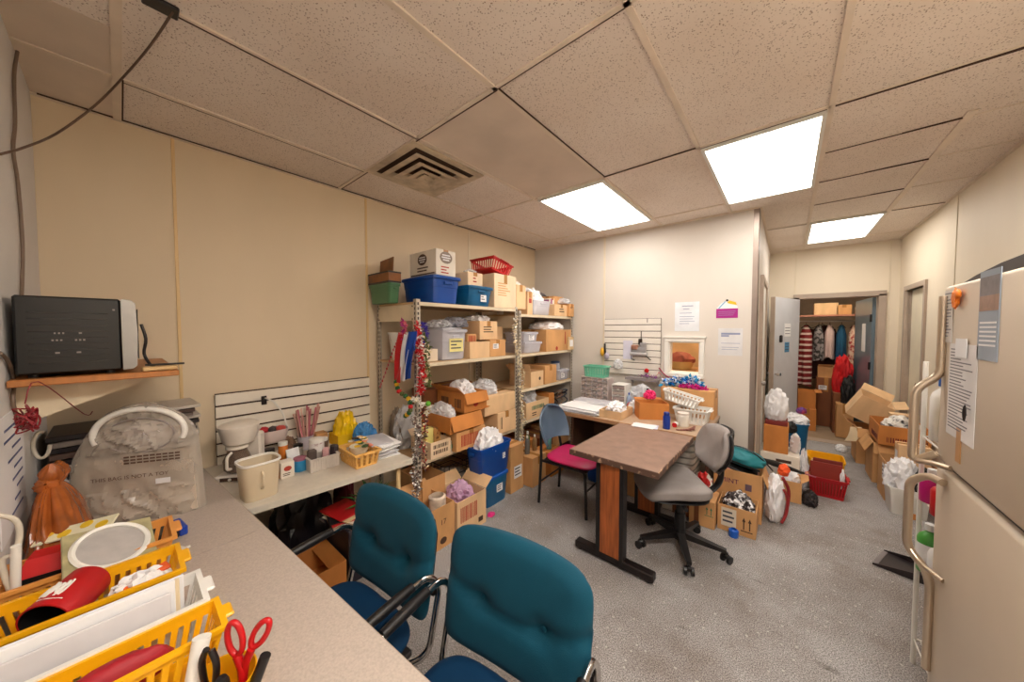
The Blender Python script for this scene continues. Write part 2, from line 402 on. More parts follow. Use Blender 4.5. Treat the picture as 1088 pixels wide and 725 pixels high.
# right wall door (closed, pale) and its frame
b = MB(); b.bb(XR - .02, XR + .1, ry0 - .05, ry0, 0, rz1); b.bb(XR - .02, XR + .1, ry1, ry1 + .05, 0, rz1); b.bb(XR - .02, XR + .1, ry0 - .05, ry1 + .05, rz1, rz1 + .05); struct('door_frame_right', b, m_jamb)
b = MB(); b.bb(XR + .04, XR + .08, ry0, ry1, .01, rz1); d3 = struct('door_3', b, mat('door_cream', (226, 216, 192), rough=.45, var=.04))
b = MB(); b.cyl((XR - .02, ry0 + .07, 1.0), (XR + .04, ry0 + .07, 1.0), .014); b.cyl((XR - .03, ry0 + .07, 1.0), (XR, ry0 + .07, 1.0), .028, .022); b.build('door_knob', m_chrome, d3)
# edge-on door frame in the corridor's left wall
b = MB(); b.bb(XC, XC + .03, 4.25, 4.32, 0, 2.1); b.bb(XC, XC + .03, 5.1, 5.17, 0, 2.1); b.bb(XC, XC + .03, 4.25, 5.17, 2.1, 2.16); struct('door_frame_corridor', b, m_jamb)
b = MB(); b.bb(XC, XC + .012, 4.32, 5.1, .01, 2.1); d4 = struct('door_4', b, m_whitemetal)
b = MB(); b.cyl((XC + .01, 4.40, 1.02), (XC + .06, 4.40, 1.02), .022, .026); b.build('door_knob', m_chrome, d4)
# pass-through window trim
b = MB(); t = .042
b.bb(wx0 - t, wx1 + t, YB - .02, YB, wz1, wz1 + t, bev=.004); b.bb(wx0 - t - .015, wx1 + t + .015, YB - .03, YB, wz1 + t, wz1 + t + .018)
b.bb(wx0 - t, wx0, YB - .02, YB, wz0, wz1, bev=.004); b.bb(wx1, wx1 + t, YB - .02, YB, wz0, wz1, bev=.004); b.bb(wx0 - t, wx1 + t, YB - .035, YB, wz0 - t, wz0, bev=.004)
b.bb(wx0, wx0 + .012, YB, YB + .1, wz0, wz1); b.bb(wx1 - .012, wx1, YB, YB + .1, wz0, wz1); b.bb(wx0, wx1, YB, YB + .1, wz0, wz0 + .012); b.bb(wx0, wx1, YB, YB + .1, wz1 - .012, wz1)
win = struct('window_1', b, m_white)
# room seen beyond it: a plain timber-coloured wall
b = MB(); b.bb(-1.9, -.34, 5.3, 5.36, .0, H); struct('wall_beyond_window', b, mat('brown_wall', (222, 180, 132), rough=.6, var=.15, vs=3))
b = MB(); b.bb(-1.9, XC - .1, YB + .1, 5.36, H, H + .1); struct('ceiling_beyond_window', b, m_ceilplain)
b = MB(); b.bb(-1.9, XC - .1, YB + .1, 5.36, -.1, 0); struct('floor_beyond_window', b, m_wood2)
# back room shell
m_brwall = mat('back_room_wall', (160, 140, 120), rough=.7)
b = MB(); b.bb(-1.2, -1.1, YF + .12, 9.6, 0, H); struct('wall_back_room_left', b, m_brwall)
b = MB(); b.bb(2.0, 2.1, YF + .12, 9.6, 0, H); struct('wall_back_room_right', b, m_brwall)
b = MB(); b.bb(-1.2, 2.1, 9.5, 9.6, 0, H); struct('wall_back_room_far', b, m_brwall)
b = MB(); b.bb(-1.2, 2.1, YF + .12, 9.6, H, H + .1); struct('ceiling_back_room', b, m_ceilplain)
b = MB(); b.bb(-1.2, XC - .1, YF, YF + .12, 0, H); b.bb(XR + .1, 2.1, YF, YF + .12, 0, H); struct('wall_back_room_near', b, m_brwall)

# ------------------------------------------------------------------ ceiling lights (recessed troffers)
def troffer(x0, x1, y0, y1, label, dm=None):
    t_ = thing('ceiling_light', label, 'ceiling light', ((x0 + x1) / 2, (y0 + y1) / 2, H - .022), 0, 'lit ceiling panels')
    hx, hy = (x1 - x0) / 2, (y1 - y0) / 2
    o = MB()
    w = .02
    o.bb(-hx, hx, -hy, -hy + w, 0, .021); o.bb(-hx, hx, hy - w, hy, 0, .021); o.bb(-hx, -hx + w, -hy + w, hy - w, 0, .021); o.bb(hx - w, hx, -hy + w, hy - w, 0, .021)
    o.build('frame', m_whitemetal, t_)
    o = MB(); o.bb(-hx + w, hx - w, -hy + w, hy - w, .006, .018); o.build('diffuser', dm or m_diff, t_)
    return t_
troffer(-1.72, -1.105, 2.40, 3.58, 'lit ceiling panel nearest the tall shelves, beyond the air vent')
troffer(-.45, .133, 2.40, 3.58, 'largest lit ceiling panel, in the middle of the ceiling')
troffer(.157, .71, 4.81, 5.89, 'small lit ceiling panel over the corridor before the far doorway')
troffer(.157, .71, -.03, 1.16, 'added out-of-view fill panel almost overhead of the grey counter', m_diffnear)  # troffer out of view, added to brighten the near half of the room
o = MB()
tb = thing('ceiling_light', 'added fill lamp inside the cluttered back room', 'ceiling light', (.5, 7.0, H - .05), 0)  # no lamp is visible here; added to brighten the back room
o = MB(); o.bb(-.6, .6, -.1, .1, .03, .05); o.build('housing', m_whitemetal, tb)
o = MB(); o.bb(-.58, .58, -.08, .08, 0, .03); o.build('diffuser', mat('back_room_fill', (255, 240, 215), emit=16, var=0), tb)
tb = thing('ceiling_light', 'added fill lamp in the room behind the pass-through window', 'ceiling light', (-.9, 4.6, H - .05), 0)  # lamp out of view, put in to lighten the interior behind the opening
o = MB(); o.bb(-.3, .3, -.1, .1, .03, .05); o.build('housing', m_whitemetal, tb)
o = MB(); o.bb(-.28, .28, -.08, .08, 0, .03); o.build('diffuser', mat('window_room_fill', (255, 225, 180), emit=40, var=0), tb)
# air vent
vt = thing('air_vent', 'grimy square ceiling air vent with stepped louvres', 'air vent', (-2.06, 1.47, H - .03))
m_vent = mat('vent_metal', (200, 182, 156), rough=.5, var=.25, vs=9, detail=6)
def ring(mb, a, z0, w, z1, a2):   # square frustum ring: outer half-size a at z0 -> a2 at z1, width w
    for k in range(4):
        R = rotz(k * PI / 2)
        p = [V((-a, -a, z0)), V((a, -a, z0)), V((a - w, -a + w, z0)), V((-a + w, -a + w, z0))]
        q = [V((-a2, -a2, z1)), V((a2, -a2, z1)), V((a2 - w, -a2 + w, z1)), V((-a2 + w, -a2 + w, z1))]
        mb.hexa([R @ x for x in p], [R @ x for x in q])
o = MB(); ring(o, .30, .018, .05, .029, .30); o.build('frame', m_vent, vt)
for a, z in ((.235, -.004), (.165, -.012), (.10, -.018)):
    o = MB(); ring(o, a, z, .035, z + .03, a - .045); o.build('louvre', m_vent, vt)
o = MB(); o.bb(-.045, .045, -.045, .045, -.02, -.012); o.cyl((0, 0, -.024), (0, 0, -.018), .008); o.build('centre_plate', m_vent, vt)
o = MB(); o.bb(-.26, .26, -.26, .26, .022, .029); o.build('duct', m_gap, vt)

# ------------------------------------------------------------------ camera, render look
cam = bpy.data.cameras.new('camera'); co = bpy.data.objects.new('camera', cam); COL.objects.link(co)
cam.sensor_width = 36; cam.lens = 36 * F / 1088; cam.clip_start = .01
co.location = CAM; co.rotation_euler = (PI / 2 + PITCH, 0, YAW)
SC.camera = co
w = bpy.data.worlds.new('world'); SC.world = w; w.use_nodes = True
w.node_tree.nodes['Background'].inputs[0].default_value = (.6, .6, .65, 1); w.node_tree.nodes['Background'].inputs[1].default_value = .3
SC.view_settings.view_transform = 'Standard'; SC.view_settings.look = 'None'; SC.view_settings.gamma = 1
SC.view_settings.exposure = 0.95
try: SC.view_settings.use_curve_mapping = False
except Exception: pass
# ================================================================== furniture
m_lam = mat('laminate_speckle', (180, 166, 155), rough=.45, var=.10, vs=160, detail=2)
m_lamedge = mat('laminate_edge', (158, 140, 124), rough=.5, var=.1)
m_lam2 = mat('laminate_cream', (206, 196, 180), rough=.4, var=.05, vs=30)
m_legm = mat('table_leg_metal', (96, 82, 72), rough=.45, metal=.4)

def slab(mb, pts, z0, z1, bev=0):
    mb.raw([V((p[0], p[1], z0)) for p in pts] + [V((p[0], p[1], z1)) for p in pts],
           [tuple(range(len(pts) - 1, -1, -1)), tuple(range(len(pts), 2 * len(pts)))] + [(i, (i + 1) % len(pts), len(pts) + (i + 1) % len(pts), len(pts) + i) for i in range(len(pts))])

# near counter: two laminate tables butted end to end under the camera
A = fl(215, 497, .76); B = fl(450, 719, .76); S0 = fl(190, 580, .76); S1 = fl(283, 560, .76)
dirv = (B - A).normalized(); nrm = V((dirv.y, -dirv.x, 0))     # nrm points to the near wall
def counter(name, label, s0, s1, depth):
    t_ = thing(name, label, 'table', (A.x, A.y, 0), 0, None)
    P = [dirv * s0, dirv * s1, dirv * s1 + nrm * depth, dirv * s0 + nrm * depth]
    o = MB(); slab(o, P, .735, .76); o.build('table_top', m_lam, t_)
    o = MB(); 
    q = [dirv * s0 - nrm * .003, dirv * s1 - nrm * .003, dirv * s1, dirv * s0]; slab(o, q, .733, .7585); o.build('edge_band', m_lamedge, t_)
    o = MB(); slab(o, [dirv * (s0 + .04) + nrm * .04, dirv * (s1 - .04) + nrm * .04, dirv * (s1 - .04) + nrm * .06, dirv * (s0 + .04) + nrm * .06], .68, .735); o.build('apron', m_legm, t_)
    for s in (s0 + .07, s1 - .07):
        for d in (.07, depth - .07):
            p = dirv * s + nrm * d
            o = MB(); o.cyl((p.x, p.y, 0), (p.x, p.y, .735), .016); l_ = o.build('leg', m_legm, t_)
            o = MB(); o.cyl((p.x, p.y, 0), (p.x, p.y, .02), .022, .02); o.build('foot_cap', m_black, l_)
    return t_
sS = (S1 - A).dot(dirv)
counter('work_table', 'speckled grey laminate table in the near corner, under the clear plastic bag', -.10, sS - .002, .53)
counter('work_table', 'speckled grey laminate table under the yellow baskets at the bottom left', sS + .002, sS + 1.75, .53)

# low cream table along the left wall
ey = lambda x: (A + dirv * ((x - 2.39 - A.x) / dirv.x)).y - .7 + .012
t_ = thing('craft_table', 'long cream table along the left wall carrying the coffee maker', 'table', (-2.39, .7, 0))
o = MB(); slab(o, [(-.43, ey(-.43)), (.372, ey(.372)), (.44, .56), (-.43, .56)], .688, .715); o.build('table_top', m_lam2, t_)
o = MB(); slab(o, [(.372, ey(.377)), (.377, ey(.377)), (.445, .56), (.44, .56)], .680, .714); o.build('edge_band', m_lam2, t_)
for x, y in ((-.36, -.30), (.30, -.325), (-.36, .5), (.36, .50)):
    o = MB(); o.cyl((x, y, 0), (x, y, .688), .015); l_ = o.build('leg', m_seam, t_)
    o = MB(); o.cyl((x, y, 0), (x, y, .02), .02); o.build('foot_cap', m_black, l_)

# ------------------------------------------------------------------ cushions
def cushion(mb, w, d, t, p=5.0, n=14, edge=.5, fn=None, xf=None):
    b = bmesh.new(); bmesh.ops.create_cube(b, size=2); bmesh.ops.subdivide_edges(b, edges=list(b.edges), cuts=n, use_grid_fill=True)
    for v in b.verts:
        x, y, z = v.co
        r = max(abs(x), abs(y)); pn = (abs(x) ** p + abs(y) ** p) ** (1 / p)
        k = r / pn if pn > 1e-6 else 1
        e = edge + (1 - edge) * (1 - r ** 6) ** .5 if r < 1 else edge
        sh = 1.0 - (.06 * (z * z))*(r**4)
        X, Y, Z = x * k * sh * w / 2, y * k * sh * d / 2, z * e * t / 2
        q = V((X, Y, Z))
        if fn: q = V(fn(q, x, y, z))
        v.co = xf(q) if xf else q
    return mb.merge(b)

m_teal = mat('teal_upholstery', (1, 66, 86), rough=.75, var=.12, vs=4, bump=.15, bs=450, sheen=.05, spec=.25)
m_tealseat = mat('teal_upholstery_seat', (3, 48, 82), rough=.75, var=.12, vs=4, bump=.15, bs=450, spec=.25)
def bend(pts, r=.05, seg=5):
    pts = [V(p) for p in pts]; out = [pts[0]]
    for i in range(1, len(pts) - 1):
        a, b, c = pts[i - 1], pts[i], pts[i + 1]
        d1, d2 = (a - b), (c - b); k = min(r, d1.length * .45, d2.length * .45)
        p0, p2 = b + d1.normalized() * k, b + d2.normalized() * k
        for s in range(seg + 1):
            u = s / seg; out.append(p0 * (1 - u) ** 2 + b * 2 * u * (1 - u) + p2 * u * u)
    out.append(pts[-1]); return out
def teal_chair(label):
    t_ = thing('armchair', label, 'chair', group=None)
    rec = math.radians(9)
    def tuft(q, x, y, z):
        if z > 0:
            k = 0
            for bx in (-.12, .12): k += .030 * math.exp(-((q.x - bx) ** 2 + (q.y + .01) ** 2) / .0014)
            k += .014 * math.exp(-((q.y + .01 - .06 * (q.x / .25) ** 2 + .02) / .02) ** 2)
            q = V((q.x, q.y, q.z - k + .012 * (1 - x * x)))
        q.y += .022 * (1 - x * x) * max(0, y)           # arched top edge
        q.z += .03 * x * x                               # wraps round the sitter
        return q
    M_ = Matrix.Rotation(-rec, 3, 'X')
    o = MB(); cushion(o, .55, .40, .075, p=8, n=20, fn=tuft, xf=lambda q: M_ @ V((q.x, -q.z, q.y)) + V((0, 0, .66)))
    bk = o.build('backrest', m_teal, t_, smooth=70)
    for bx in (-.12, .12):
        o = MB(); o.lathe([(.010, 0), (.008, .003), (.001, .0045)], n=12)
        for v in o.bm.verts: v.co = M_ @ V((v.co.x + bx, -(v.co.z + .0235), v.co.y - .01)) + V((0, 0, .66))
        o.build('button', m_teal, bk)
    o = MB(); cushion(o, .45, .34, .02, p=6, n=4, xf=lambda q: M_ @ V((q.x, -q.z + .032, q.y)) + V((0, 0, .66))); o.build('back_shell', m_black, t_, smooth=60)
    def tuft2(q, x, y, z):
        if z > 0:
            k = 0
            for bx in (-.11, .11): k += .02 * math.exp(-((q.x - bx) ** 2 + q.y ** 2) / .0015)
            k += .010 * math.exp(-(q.y / .02) ** 2) + .006 * math.exp(-(q.x / .015) ** 2)
            q = V((q.x, q.y, q.z - k + .015 * (1 - x * x)))
        q.z -= .03 * max(0, -y) ** 2
        return q
    o = MB(); cushion(o, .50, .48, .10, p=5, n=18, fn=tuft2, xf=lambda q: q + V((0, -.30, .43))); o.build('seat', m_tealseat, t_, smooth=70)
    o = MB(); o.bb(-.23, .23, -.50, -.09, .355, .378, bev=.004); o.build('seat_pan', m_black, t_)
    for s in (-1, 1):
        x = .285 * s
        path = bend([(x, .06, .013), (x, -.50, .013), (x, -.47, .50), (x, -.36, .655), (x, -.06, .675), (x, .0, .60), (x, -.06, .36), (x * .75, -.16, .345), (x * .75, -.45, .345)], .07)
        o = MB(); o.tube(path, .0125, n=12, flat=1); o.build('frame', m_chrome, t_, smooth=60)
        o = MB(); o.tube([V((x, -.315, .6635)), V((x, -.25, .668)), V((x, -.19, .672)), V((x, -.13, .6745))], [.016, .0185, .0185, .016], n=12); o.build('arm_pad', m_black, t_, smooth=60)
        o = MB(); o.bb(min(x, x * .55), max(x, x * .55), -.035, .0, .575, .60); o.build('back_bracket', m_darkmetal, t_)
    o = MB(); o.tube([(-.285, .05, .013), (.285, .05, .013)], .0125, n=12); o.build('rear_crossbar', m_chrome, t_, smooth=60)
    return t_
c2 = teal_chair('teal tufted armchair at the counter, nearer and right of the pair')
c2.location = (-.69, .84, 0); c2.rotation_euler.z = math.radians(8)
c1 = dup(c2, (-1.305, .752, 0), math.radians(5), 'teal tufted armchair at the counter, farther left, in front of the cream table')
for c_ in (c1, c2): c_['group'] = 'teal armchairs at the counter'

# ------------------------------------------------------------------ work table in the middle of the room
m_brownlam = mat('brown_table_laminate', (142, 112, 96), rough=.45, var=.16, vs=14, detail=6)
m_worn = mat('worn_table_edge', (92, 66, 54), rough=.6, col2=(196, 160, 128), vs=22, detail=5, thresh=(.55, .68))
m_oak = mat('oak_veneer', (158, 84, 40), rough=.4, var=.35, vs=5, stretch=(12, 12, 1), detail=5)
t_ = thing('pedestal_table', 'brown worn-edged table with oak pedestal legs in the room centre', 'table', (-.875, 2.505, 0), math.radians(-1))
o = MB(); o.bb(-.302, .302, -.44, .435, .71, .735, bev=.002); o.build('table_top', m_brownlam, t_)
o = MB(); o.bb(-.306, .306, -.446, -.44, .695, .734); o.bb(.302, .307, -.446, .435, .695, .734); o.bb(-.307, -.302, -.446, .435, .695, .734); o.build('edge_band', m_worn, t_)
o = MB(); o.bb(-.295, .295, -.43, .43, .695, .71); o.build('underframe', m_darkmetal, t_)
for y, fw in ((-.385, .275), (.34, .30)):
    o = MB(); o.bb(-.085, .055, y - .028, y + .028, .04, .695, bev=.003); p_ = o.build('pedestal', m_oak, t_)
    o = MB(); o.bb(-.112, -.085, y - .032, y + .032, .03, .695); o.bb(.055, .082, y - .032, y + .032, .03, .695); o.build('pedestal_edge', m_black, p_)
    o = MB(); o.bb(-fw, fw, y - .032, y + .032, .012, .062, bev=.006); f_ = o.build('foot', m_darkmetal, t_)
    for gx in (-fw + .03, fw - .03):
        o = MB(); o.cyl((gx, y, 0), (gx, y, .012), .02); o.build('glide', m_black, f_)

# ------------------------------------------------------------------ long desk along the back wall
m_desk = mat('desk_laminate', (176, 148, 122), rough=.45, var=.12, vs=9)
t_ = thing('long_desk', 'long brown desk against the back wall loaded with craft supplies', 'desk', (-1.2, 3.40, 0))
o = MB(); o.bb(-.68, .70, -.43, .44, .705, .735, bev=.002); o.build('desk_top', m_desk, t_)
o = MB(); o.bb(-.68, .70, -.436, -.43, .70, .734); o.build('edge_band', mat('desk_edge', (176, 132, 92), rough=.5), t_)
for x in (-.64, .685):
    o = MB(); o.bb(x - .012, x + .012, -.15, .40, 0, .705); o.build('side_panel', mat('desk_panel', (92, 66, 50), rough=.5), t_)
o = MB(); o.bb(-.62, .60, .36, .375, .25, .705); o.build('modesty_panel', MATS['desk_panel'], t_)

# ------------------------------------------------------------------ side chair with maroon seat
m_maroon = mat('maroon_vinyl', (172, 10, 78), rough=.45, var=.12, vs=5, bump=.05, bs=300)
m_greyshell = mat('grey_chair_shell', (84, 102, 122), rough=.38, var=.2, vs=3)
t_ = thing('side_chair', 'black framed side chair with maroon seat and grey shell back', 'chair', (-1.47, 2.65, 0), math.radians(3))
def seatfn(q, x, y, z):
    q.z += .012 * x * x - .02 * max(0, x) ** 3 * .6; return q
o = MB(); cushion(o, .47, .45, .055, p=4.5, n=10, fn=seatfn, xf=lambda q: q + V((.02, 0, .435))); o.build('seat', m_maroon, t_, smooth=70)
def shell(u, v):
    y = (u - .5) * .46 * max(.02, 1 - (abs(v - .40) / .61) ** 3) ** .5
    x = -.26 + .10 * (2 * u - 1) ** 2 * (1 - .5 * v) - .05 * v
    z = .55 + .31 * v
    return (x, y, z)
o = MB(); o.grid(16, 12, shell, th=.018); o.build('backrest', m_greyshell, t_, smooth=60)
for y in (-.19, .19):
    o = MB(); o.tube(bend([(-.27, y, .0), (-.245, y, .42), (-.272, y * .8, .66)], .05), .013, n=10); o.build('leg', m_black, t_, smooth=60)
    o = MB(); o.tube(bend([(.20, y, .0), (.185, y, .40), (-.24, y, .40)], .04), .013, n=10); o.build('leg', m_black, t_, smooth=60)
for sx_, sz_ in ((-.255, .20), (.193, .23), (.18, .39), (-.24, .39)):
    o = MB(); o.tube([(sx_, -.2, sz_), (sx_, .2, sz_)], .008); o.build('stretcher', m_black, t_)
o = MB(); o.bb(-.20, .20, -.19, .19, .398, .41); o.build('seat_pan', m_black, t_)

# ------------------------------------------------------------------ grey task chair
m_taskfab = mat('grey_task_fabric', (146, 137, 133), rough=.85, var=.18, vs=5, bump=.2, bs=300)
t_ = thing('task_chair', 'grey fabric swivel task chair on black castors beside the brown table', 'chair', (-.575, 2.60, 0), math.radians(214))
# local: +x is the direction the sitter faces
def tseat(q, x, y, z):
    q.z += .03 * y * y * (z > 0) - .035 * max(0, x) ** 2; return q
o = MB(); cushion(o, .47, .48, .075, p=3.6, n=12, fn=tseat, xf=lambda q: q + V((.07, 0, .475))); o.build('seat', m_taskfab, t_, smooth=70)
o = MB(); cushion(o, .44, .45, .03, p=3.6, n=6, xf=lambda q: q + V((.07, 0, .430))); o.build('seat_shell', m_black, t_, smooth=70)
def backp(off, w, h, th):
    def f(q, x, y, z):
        q.x *= 1 - .20 * max(0, y) - .22 * max(0, -y) ** 1.5; q.z += .05 * x * x; return q
    RX = Matrix.Rotation(math.radians(-16), 3, 'Y')
    return lambda mb: cushion(mb, w, h, th, p=3.2, n=14, fn=f, xf=lambda q: RX @ V((q.z + off, q.x, q.y)) + V((-.250, 0, .745)))
o = MB(); backp(.0, .42, .325, .055)(o); o.build('backrest', m_taskfab, t_, smooth=70)
o = MB(); backp(-.030, .435, .34, .03)(o); o.build('back_shell', m_black, t_, smooth=70)
o = MB(); o.tube(bend([(.0, 0, .415), (-.20, 0, .415), (-.275, 0, .50), (-.285, 0, .70)], .06), .03, n=10, flat=.5); o.build('back_stem', m_black, t_, smooth=60)
o = MB(); o.cyl((0, 0, .12), (0, 0, .42), .025); o.cyl((0, 0, .09), (0, 0, .26), .036); o.cyl((0, 0, .38), (0, 0, .425), .06, .10); o.build('gas_column', m_black, t_)
o = MB(); o.tube([(.0, .04, .40), (.05, .22, .405)], .007); o.cyl((.05, .20, .405), (.058, .245, .406), .013); o.build('height_lever', m_black, t_)
bs = MB(); bs.cyl((0, 0, .075), (0, 0, .135), .05, .042)
for k in range(5):
    a = math.radians(8 + 72 * k); d = V((math.cos(a), math.sin(a), 0)); n = V((-d.y, d.x, 0))
    p = [d * .03 - n * .028, d * .29 - n * .016, d * .29 + n * .016, d * .03 + n * .028]
    zb = [.085, .066, .066, .085]; zt = [.13, .088, .088, .13]
    bs.hexa([q + V((0, 0, z)) for q, z in zip(p, zb)], [q + V((0, 0, z)) for q, z in zip(p, zt)])
bs.build('star_base', m_black, t_)
for k in range(5):
    a = math.radians(8 + 72 * k); d = V((math.cos(a), math.sin(a), 0)); a2 = a + 1.1 * (k % 3) + .4
    e = V((math.cos(a2), math.sin(a2), 0)); c = d * .29
    o = MB(); o.cyl(c + e * .014 + V((0, 0, .028)), c + e * .030 + V((0, 0, .028)), .027, n=14); o.cyl(c - e * .030 + V((0, 0, .028)), c - e * .014 + V((0, 0, .028)), .027, n=14)
    o.cyl(c + V((0, 0, .03)), c + V((0, 0, .07)), .011); o.box(c + V((0, 0, .045)), (.034, .034, .03), bev=.006); o.build('castor', m_black, t_)

# ------------------------------------------------------------------ refrigerator
m_fridge = mat('fridge_enamel', (204, 188, 168), rough=.42, var=.06, vs=2, bump=.02, bs=500)
m_fridgetrim = mat('fridge_handle', (196, 178, 156), rough=.28, metal=.75, var=.08)
FX0, FY0, FY1 = .42, 1.14, 1.88
t_ = thing('refrigerator', 'old cream two-door refrigerator at the right edge with notes stuck on', 'refrigerator', (FX0, FY1, 0))
o = MB(); o.bb(.06, .62, FY0 - FY1, -.002, .04, 1.755, bev=.006); o.build('cabinet', m_fridge, t_)
o = MB(); o.bb(.075, .60, FY0 - FY1 + .02, -.02, 0, .04); o.bb(.05, .075, FY0 - FY1 + .01, -.01, .02, .09); o.build('kick_plate', m_darkmetal, t_)
o = MB(); o.bb(0, .056, FY0 - FY1, -.002, 1.135, 1.75, bev=.014, seg=3); fd = o.build('freezer_door', m_fridge, t_)
o = MB(); o.bb(0, .056, FY0 - FY1, -.002, .10, 1.118, bev=.014, seg=3); ld = o.build('fridge_door', m_fridge, t_)
o = MB(); o.bb(.02, .058, FY0 - FY1 + .01, -.012, 1.118, 1.135); o.bb(.0565, .0605, FY0 - FY1 + .006, -.008, .1, 1.745); o.build('door_gasket', m_darkmetal, t_)
o = MB(); o.prism([(FY0 - FY1, 1.757), (FY0 - FY1, 1.80), (-.55, 1.795), (-.30, 1.785), (-.14, 1.770), (-.05, 1.757)], 'x', .03, .10); o.build('top_trim', m_darkmetal, t_)
def handle(z_top, z_a, z_b, z_bot, parent, end):
    hx = -.062; y = -.035
    o = MB()
    pts = bend([(-.006, y, z_top), (-.006, y, z_a + .055), (hx, y, z_a), (hx, y, z_b), (-.012, y - .02, end)], .03, 4)
    o.tube(pts, .0125, n=10); h_ = o.build('handle', m_fridgetrim, parent, smooth=60)
    return h_
handle(1.715, 1.385, 1.12, None, fd, 1.165)
o = MB(); o.tube(bend([(-.006, -.05, 1.165), (-.058, -.045, 1.125), (-.03, -.10, 1.14), (-.002, -.15, 1.145)], .02, 4), .009, n=8); o.build('handle_bracket', m_fridgetrim, fd, smooth=60)
o = MB()
o.tube(bend([(-.010, -.12, 1.085), (-.03, -.06, 1.085), (-.066, -.035, 1.045), (-.066, -.035, .80), (-.02, -.035, .735), (-.008, -.035, .68), (-.008, -.035, .37)], .035, 5), .0125, n=10)
o.build('handle', m_fridgetrim, ld, smooth=60)
o = MB(); o.tube(bend([(-.062, -.035, .80), (-.04, -.07, .765), (-.002, -.13, .755)], .02, 4), .008, n=8); o.build('handle_bracket', m_fridgetrim, ld, smooth=60)
# slanted metal trim strip along the top of the lower door

# a tiny thermometer strip high on the freezer door's edge
# ================================================================== cartons, totes, baskets, bags
def cardboard(name, col):
    return mat(name, col, rough=.75, var=.14, vs=7, stretch=(1, 1, .4), detail=5, bump=.08, bs=90)
CB = {'tan': cardboard('cardboard_tan', (204, 152, 98)), 'light': cardboard('cardboard_light', (222, 184, 140)),
      'orange': cardboard('cardboard_orange', (196, 124, 58)), 'brown': cardboard('cardboard_brown', (128, 74, 40)),
      'white': mat('cardboard_white', (226, 216, 202), rough=.65, var=.06), 'pale': cardboard('cardboard_pale', (232, 204, 170))}
m_tape = mat('packing_tape', (176, 124, 70), rough=.25, var=.1)
m_printdk = mat('print_brown', (74, 48, 34), rough=.7)
m_printred = mat('print_red', (170, 52, 34), rough=.7)
m_printgrn = mat('print_green', (60, 120, 88), rough=.7)
m_film = mat('crinkled_clear_plastic', (232, 232, 236), rough=.18, var=.06, alpha=.62, bump=.5, bs=18)
m_tissue = mat('white_bag_plastic', (236, 234, 236), rough=.35, var=.05, bump=.4, bs=22)
m_greyfilm = mat('grey_bag_plastic', (150, 148, 156), rough=.25, var=.2, alpha=.8, bump=.5, bs=18)
def mark(parent, hx, hy, hz, face, u, v, w, h, kind, m=None, txt=None):
    """something printed or stuck on a carton face; u,v = centre (u -.5..5 of the width, v 0..1 of the height)"""
    W = hy if face[0] == 'x' else hx
    r, up, n = face_basis(face)
    o = {'x+': V((hx, 0, 0)), 'x-': V((-hx, 0, 0)), 'y-': V((0, -hy, 0)), 'y+': V((0, hy, 0)), 'z+': V((0, 0, hz))}[face]
    if face == 'z+': o = o + V((u * 2 * hx, v * 2 * hy, 0))
    else: o = o + r * (u * 2 * W) + up * (v * hz)
    o = o + n * .0007
    b = MB(); nm = 'printed_mark'; th = .0006
    if kind == 'lines':
        k = max(2, int(h / .022))
        for i in range(k):
            z = h / 2 - (i + .5) * h / k; l = w * (.55 + .45 * rnd.random()); b.bb(-w / 2, -w / 2 + l, z - h / k * .22, z + h / k * .22, 0, th)
    elif kind == 'bars':
        x = -w / 2
        while x < w / 2: q = .004 + .008 * rnd.random(); b.bb(x, min(x + q, w / 2), -h / 2, h / 2, 0, th); x += q + .004 + .006 * rnd.random()
    elif kind == 'arrows':
        for s in (-.25, .25):
            x = s * w; b.bb(x - w * .05, x + w * .05, -h * .35, h * .25, 0, th)
            b.prism([(x - w * .15, h * .2), (x + w * .15, h * .2), (x, h * .5)], 'z', 0, th)
        b.bb(-w / 2, w / 2, -h / 2, -h * .43, 0, th)
    elif kind == 'oval':
        b.lathe([(1, 0), (1, th)], n=28, sx=w / 2, sy=h / 2, capt=True)
    elif kind == 'emblem':      # round badge with a band of lettering bars
        b.lathe([(1, 0), (1, th)], n=28, sx=w / 2, sy=h / 2, capt=True); b.mi = 1
        for q, z in ((.62, .20), (.72, 0), (.5, -.2)): b.bb(-w * q / 2, w * q / 2, z * h - h * .05, z * h + h * .05, th, th * 2)
    elif kind == 'label':
        nm = 'paper_label'; b.bb(-w / 2, w / 2, -h / 2, h / 2, 0, th); b.mi = 1
        for i in range(3):
            z = h * (.28 - .25 * i); b.bb(-w * .4, -w * .4 + w * .8 * (.5 + .5 * rnd.random()), z - h * .05, z + h * .05, th, th * 1.8)
    elif kind == 'rect': b.bb(-w / 2, w / 2, -h / 2, h / 2, 0, th)
    elif kind == 'tape': nm = 'tape_strip'; b.bb(-w / 2, w / 2, -h / 2, h / 2, 0, th * .8)
    elif kind == 'text': b = text_mb(txt, h, th / 2); nm = 'printed_text'
    place_on(b, face, o)
    if kind == 'label': mm = [m or m_paper, m_ink]
    elif kind == 'emblem': mm = [m or m_printdk, m_paper]
    elif kind == 'tape': mm = m_tape
    else: mm = m or m_printdk
    return b.build(nm, mm, parent, smooth=0)
FLAPA = {'up': 75, 'out': 5, 'down': -70, 'half': 40, 'in': 130, 'upright': 92}
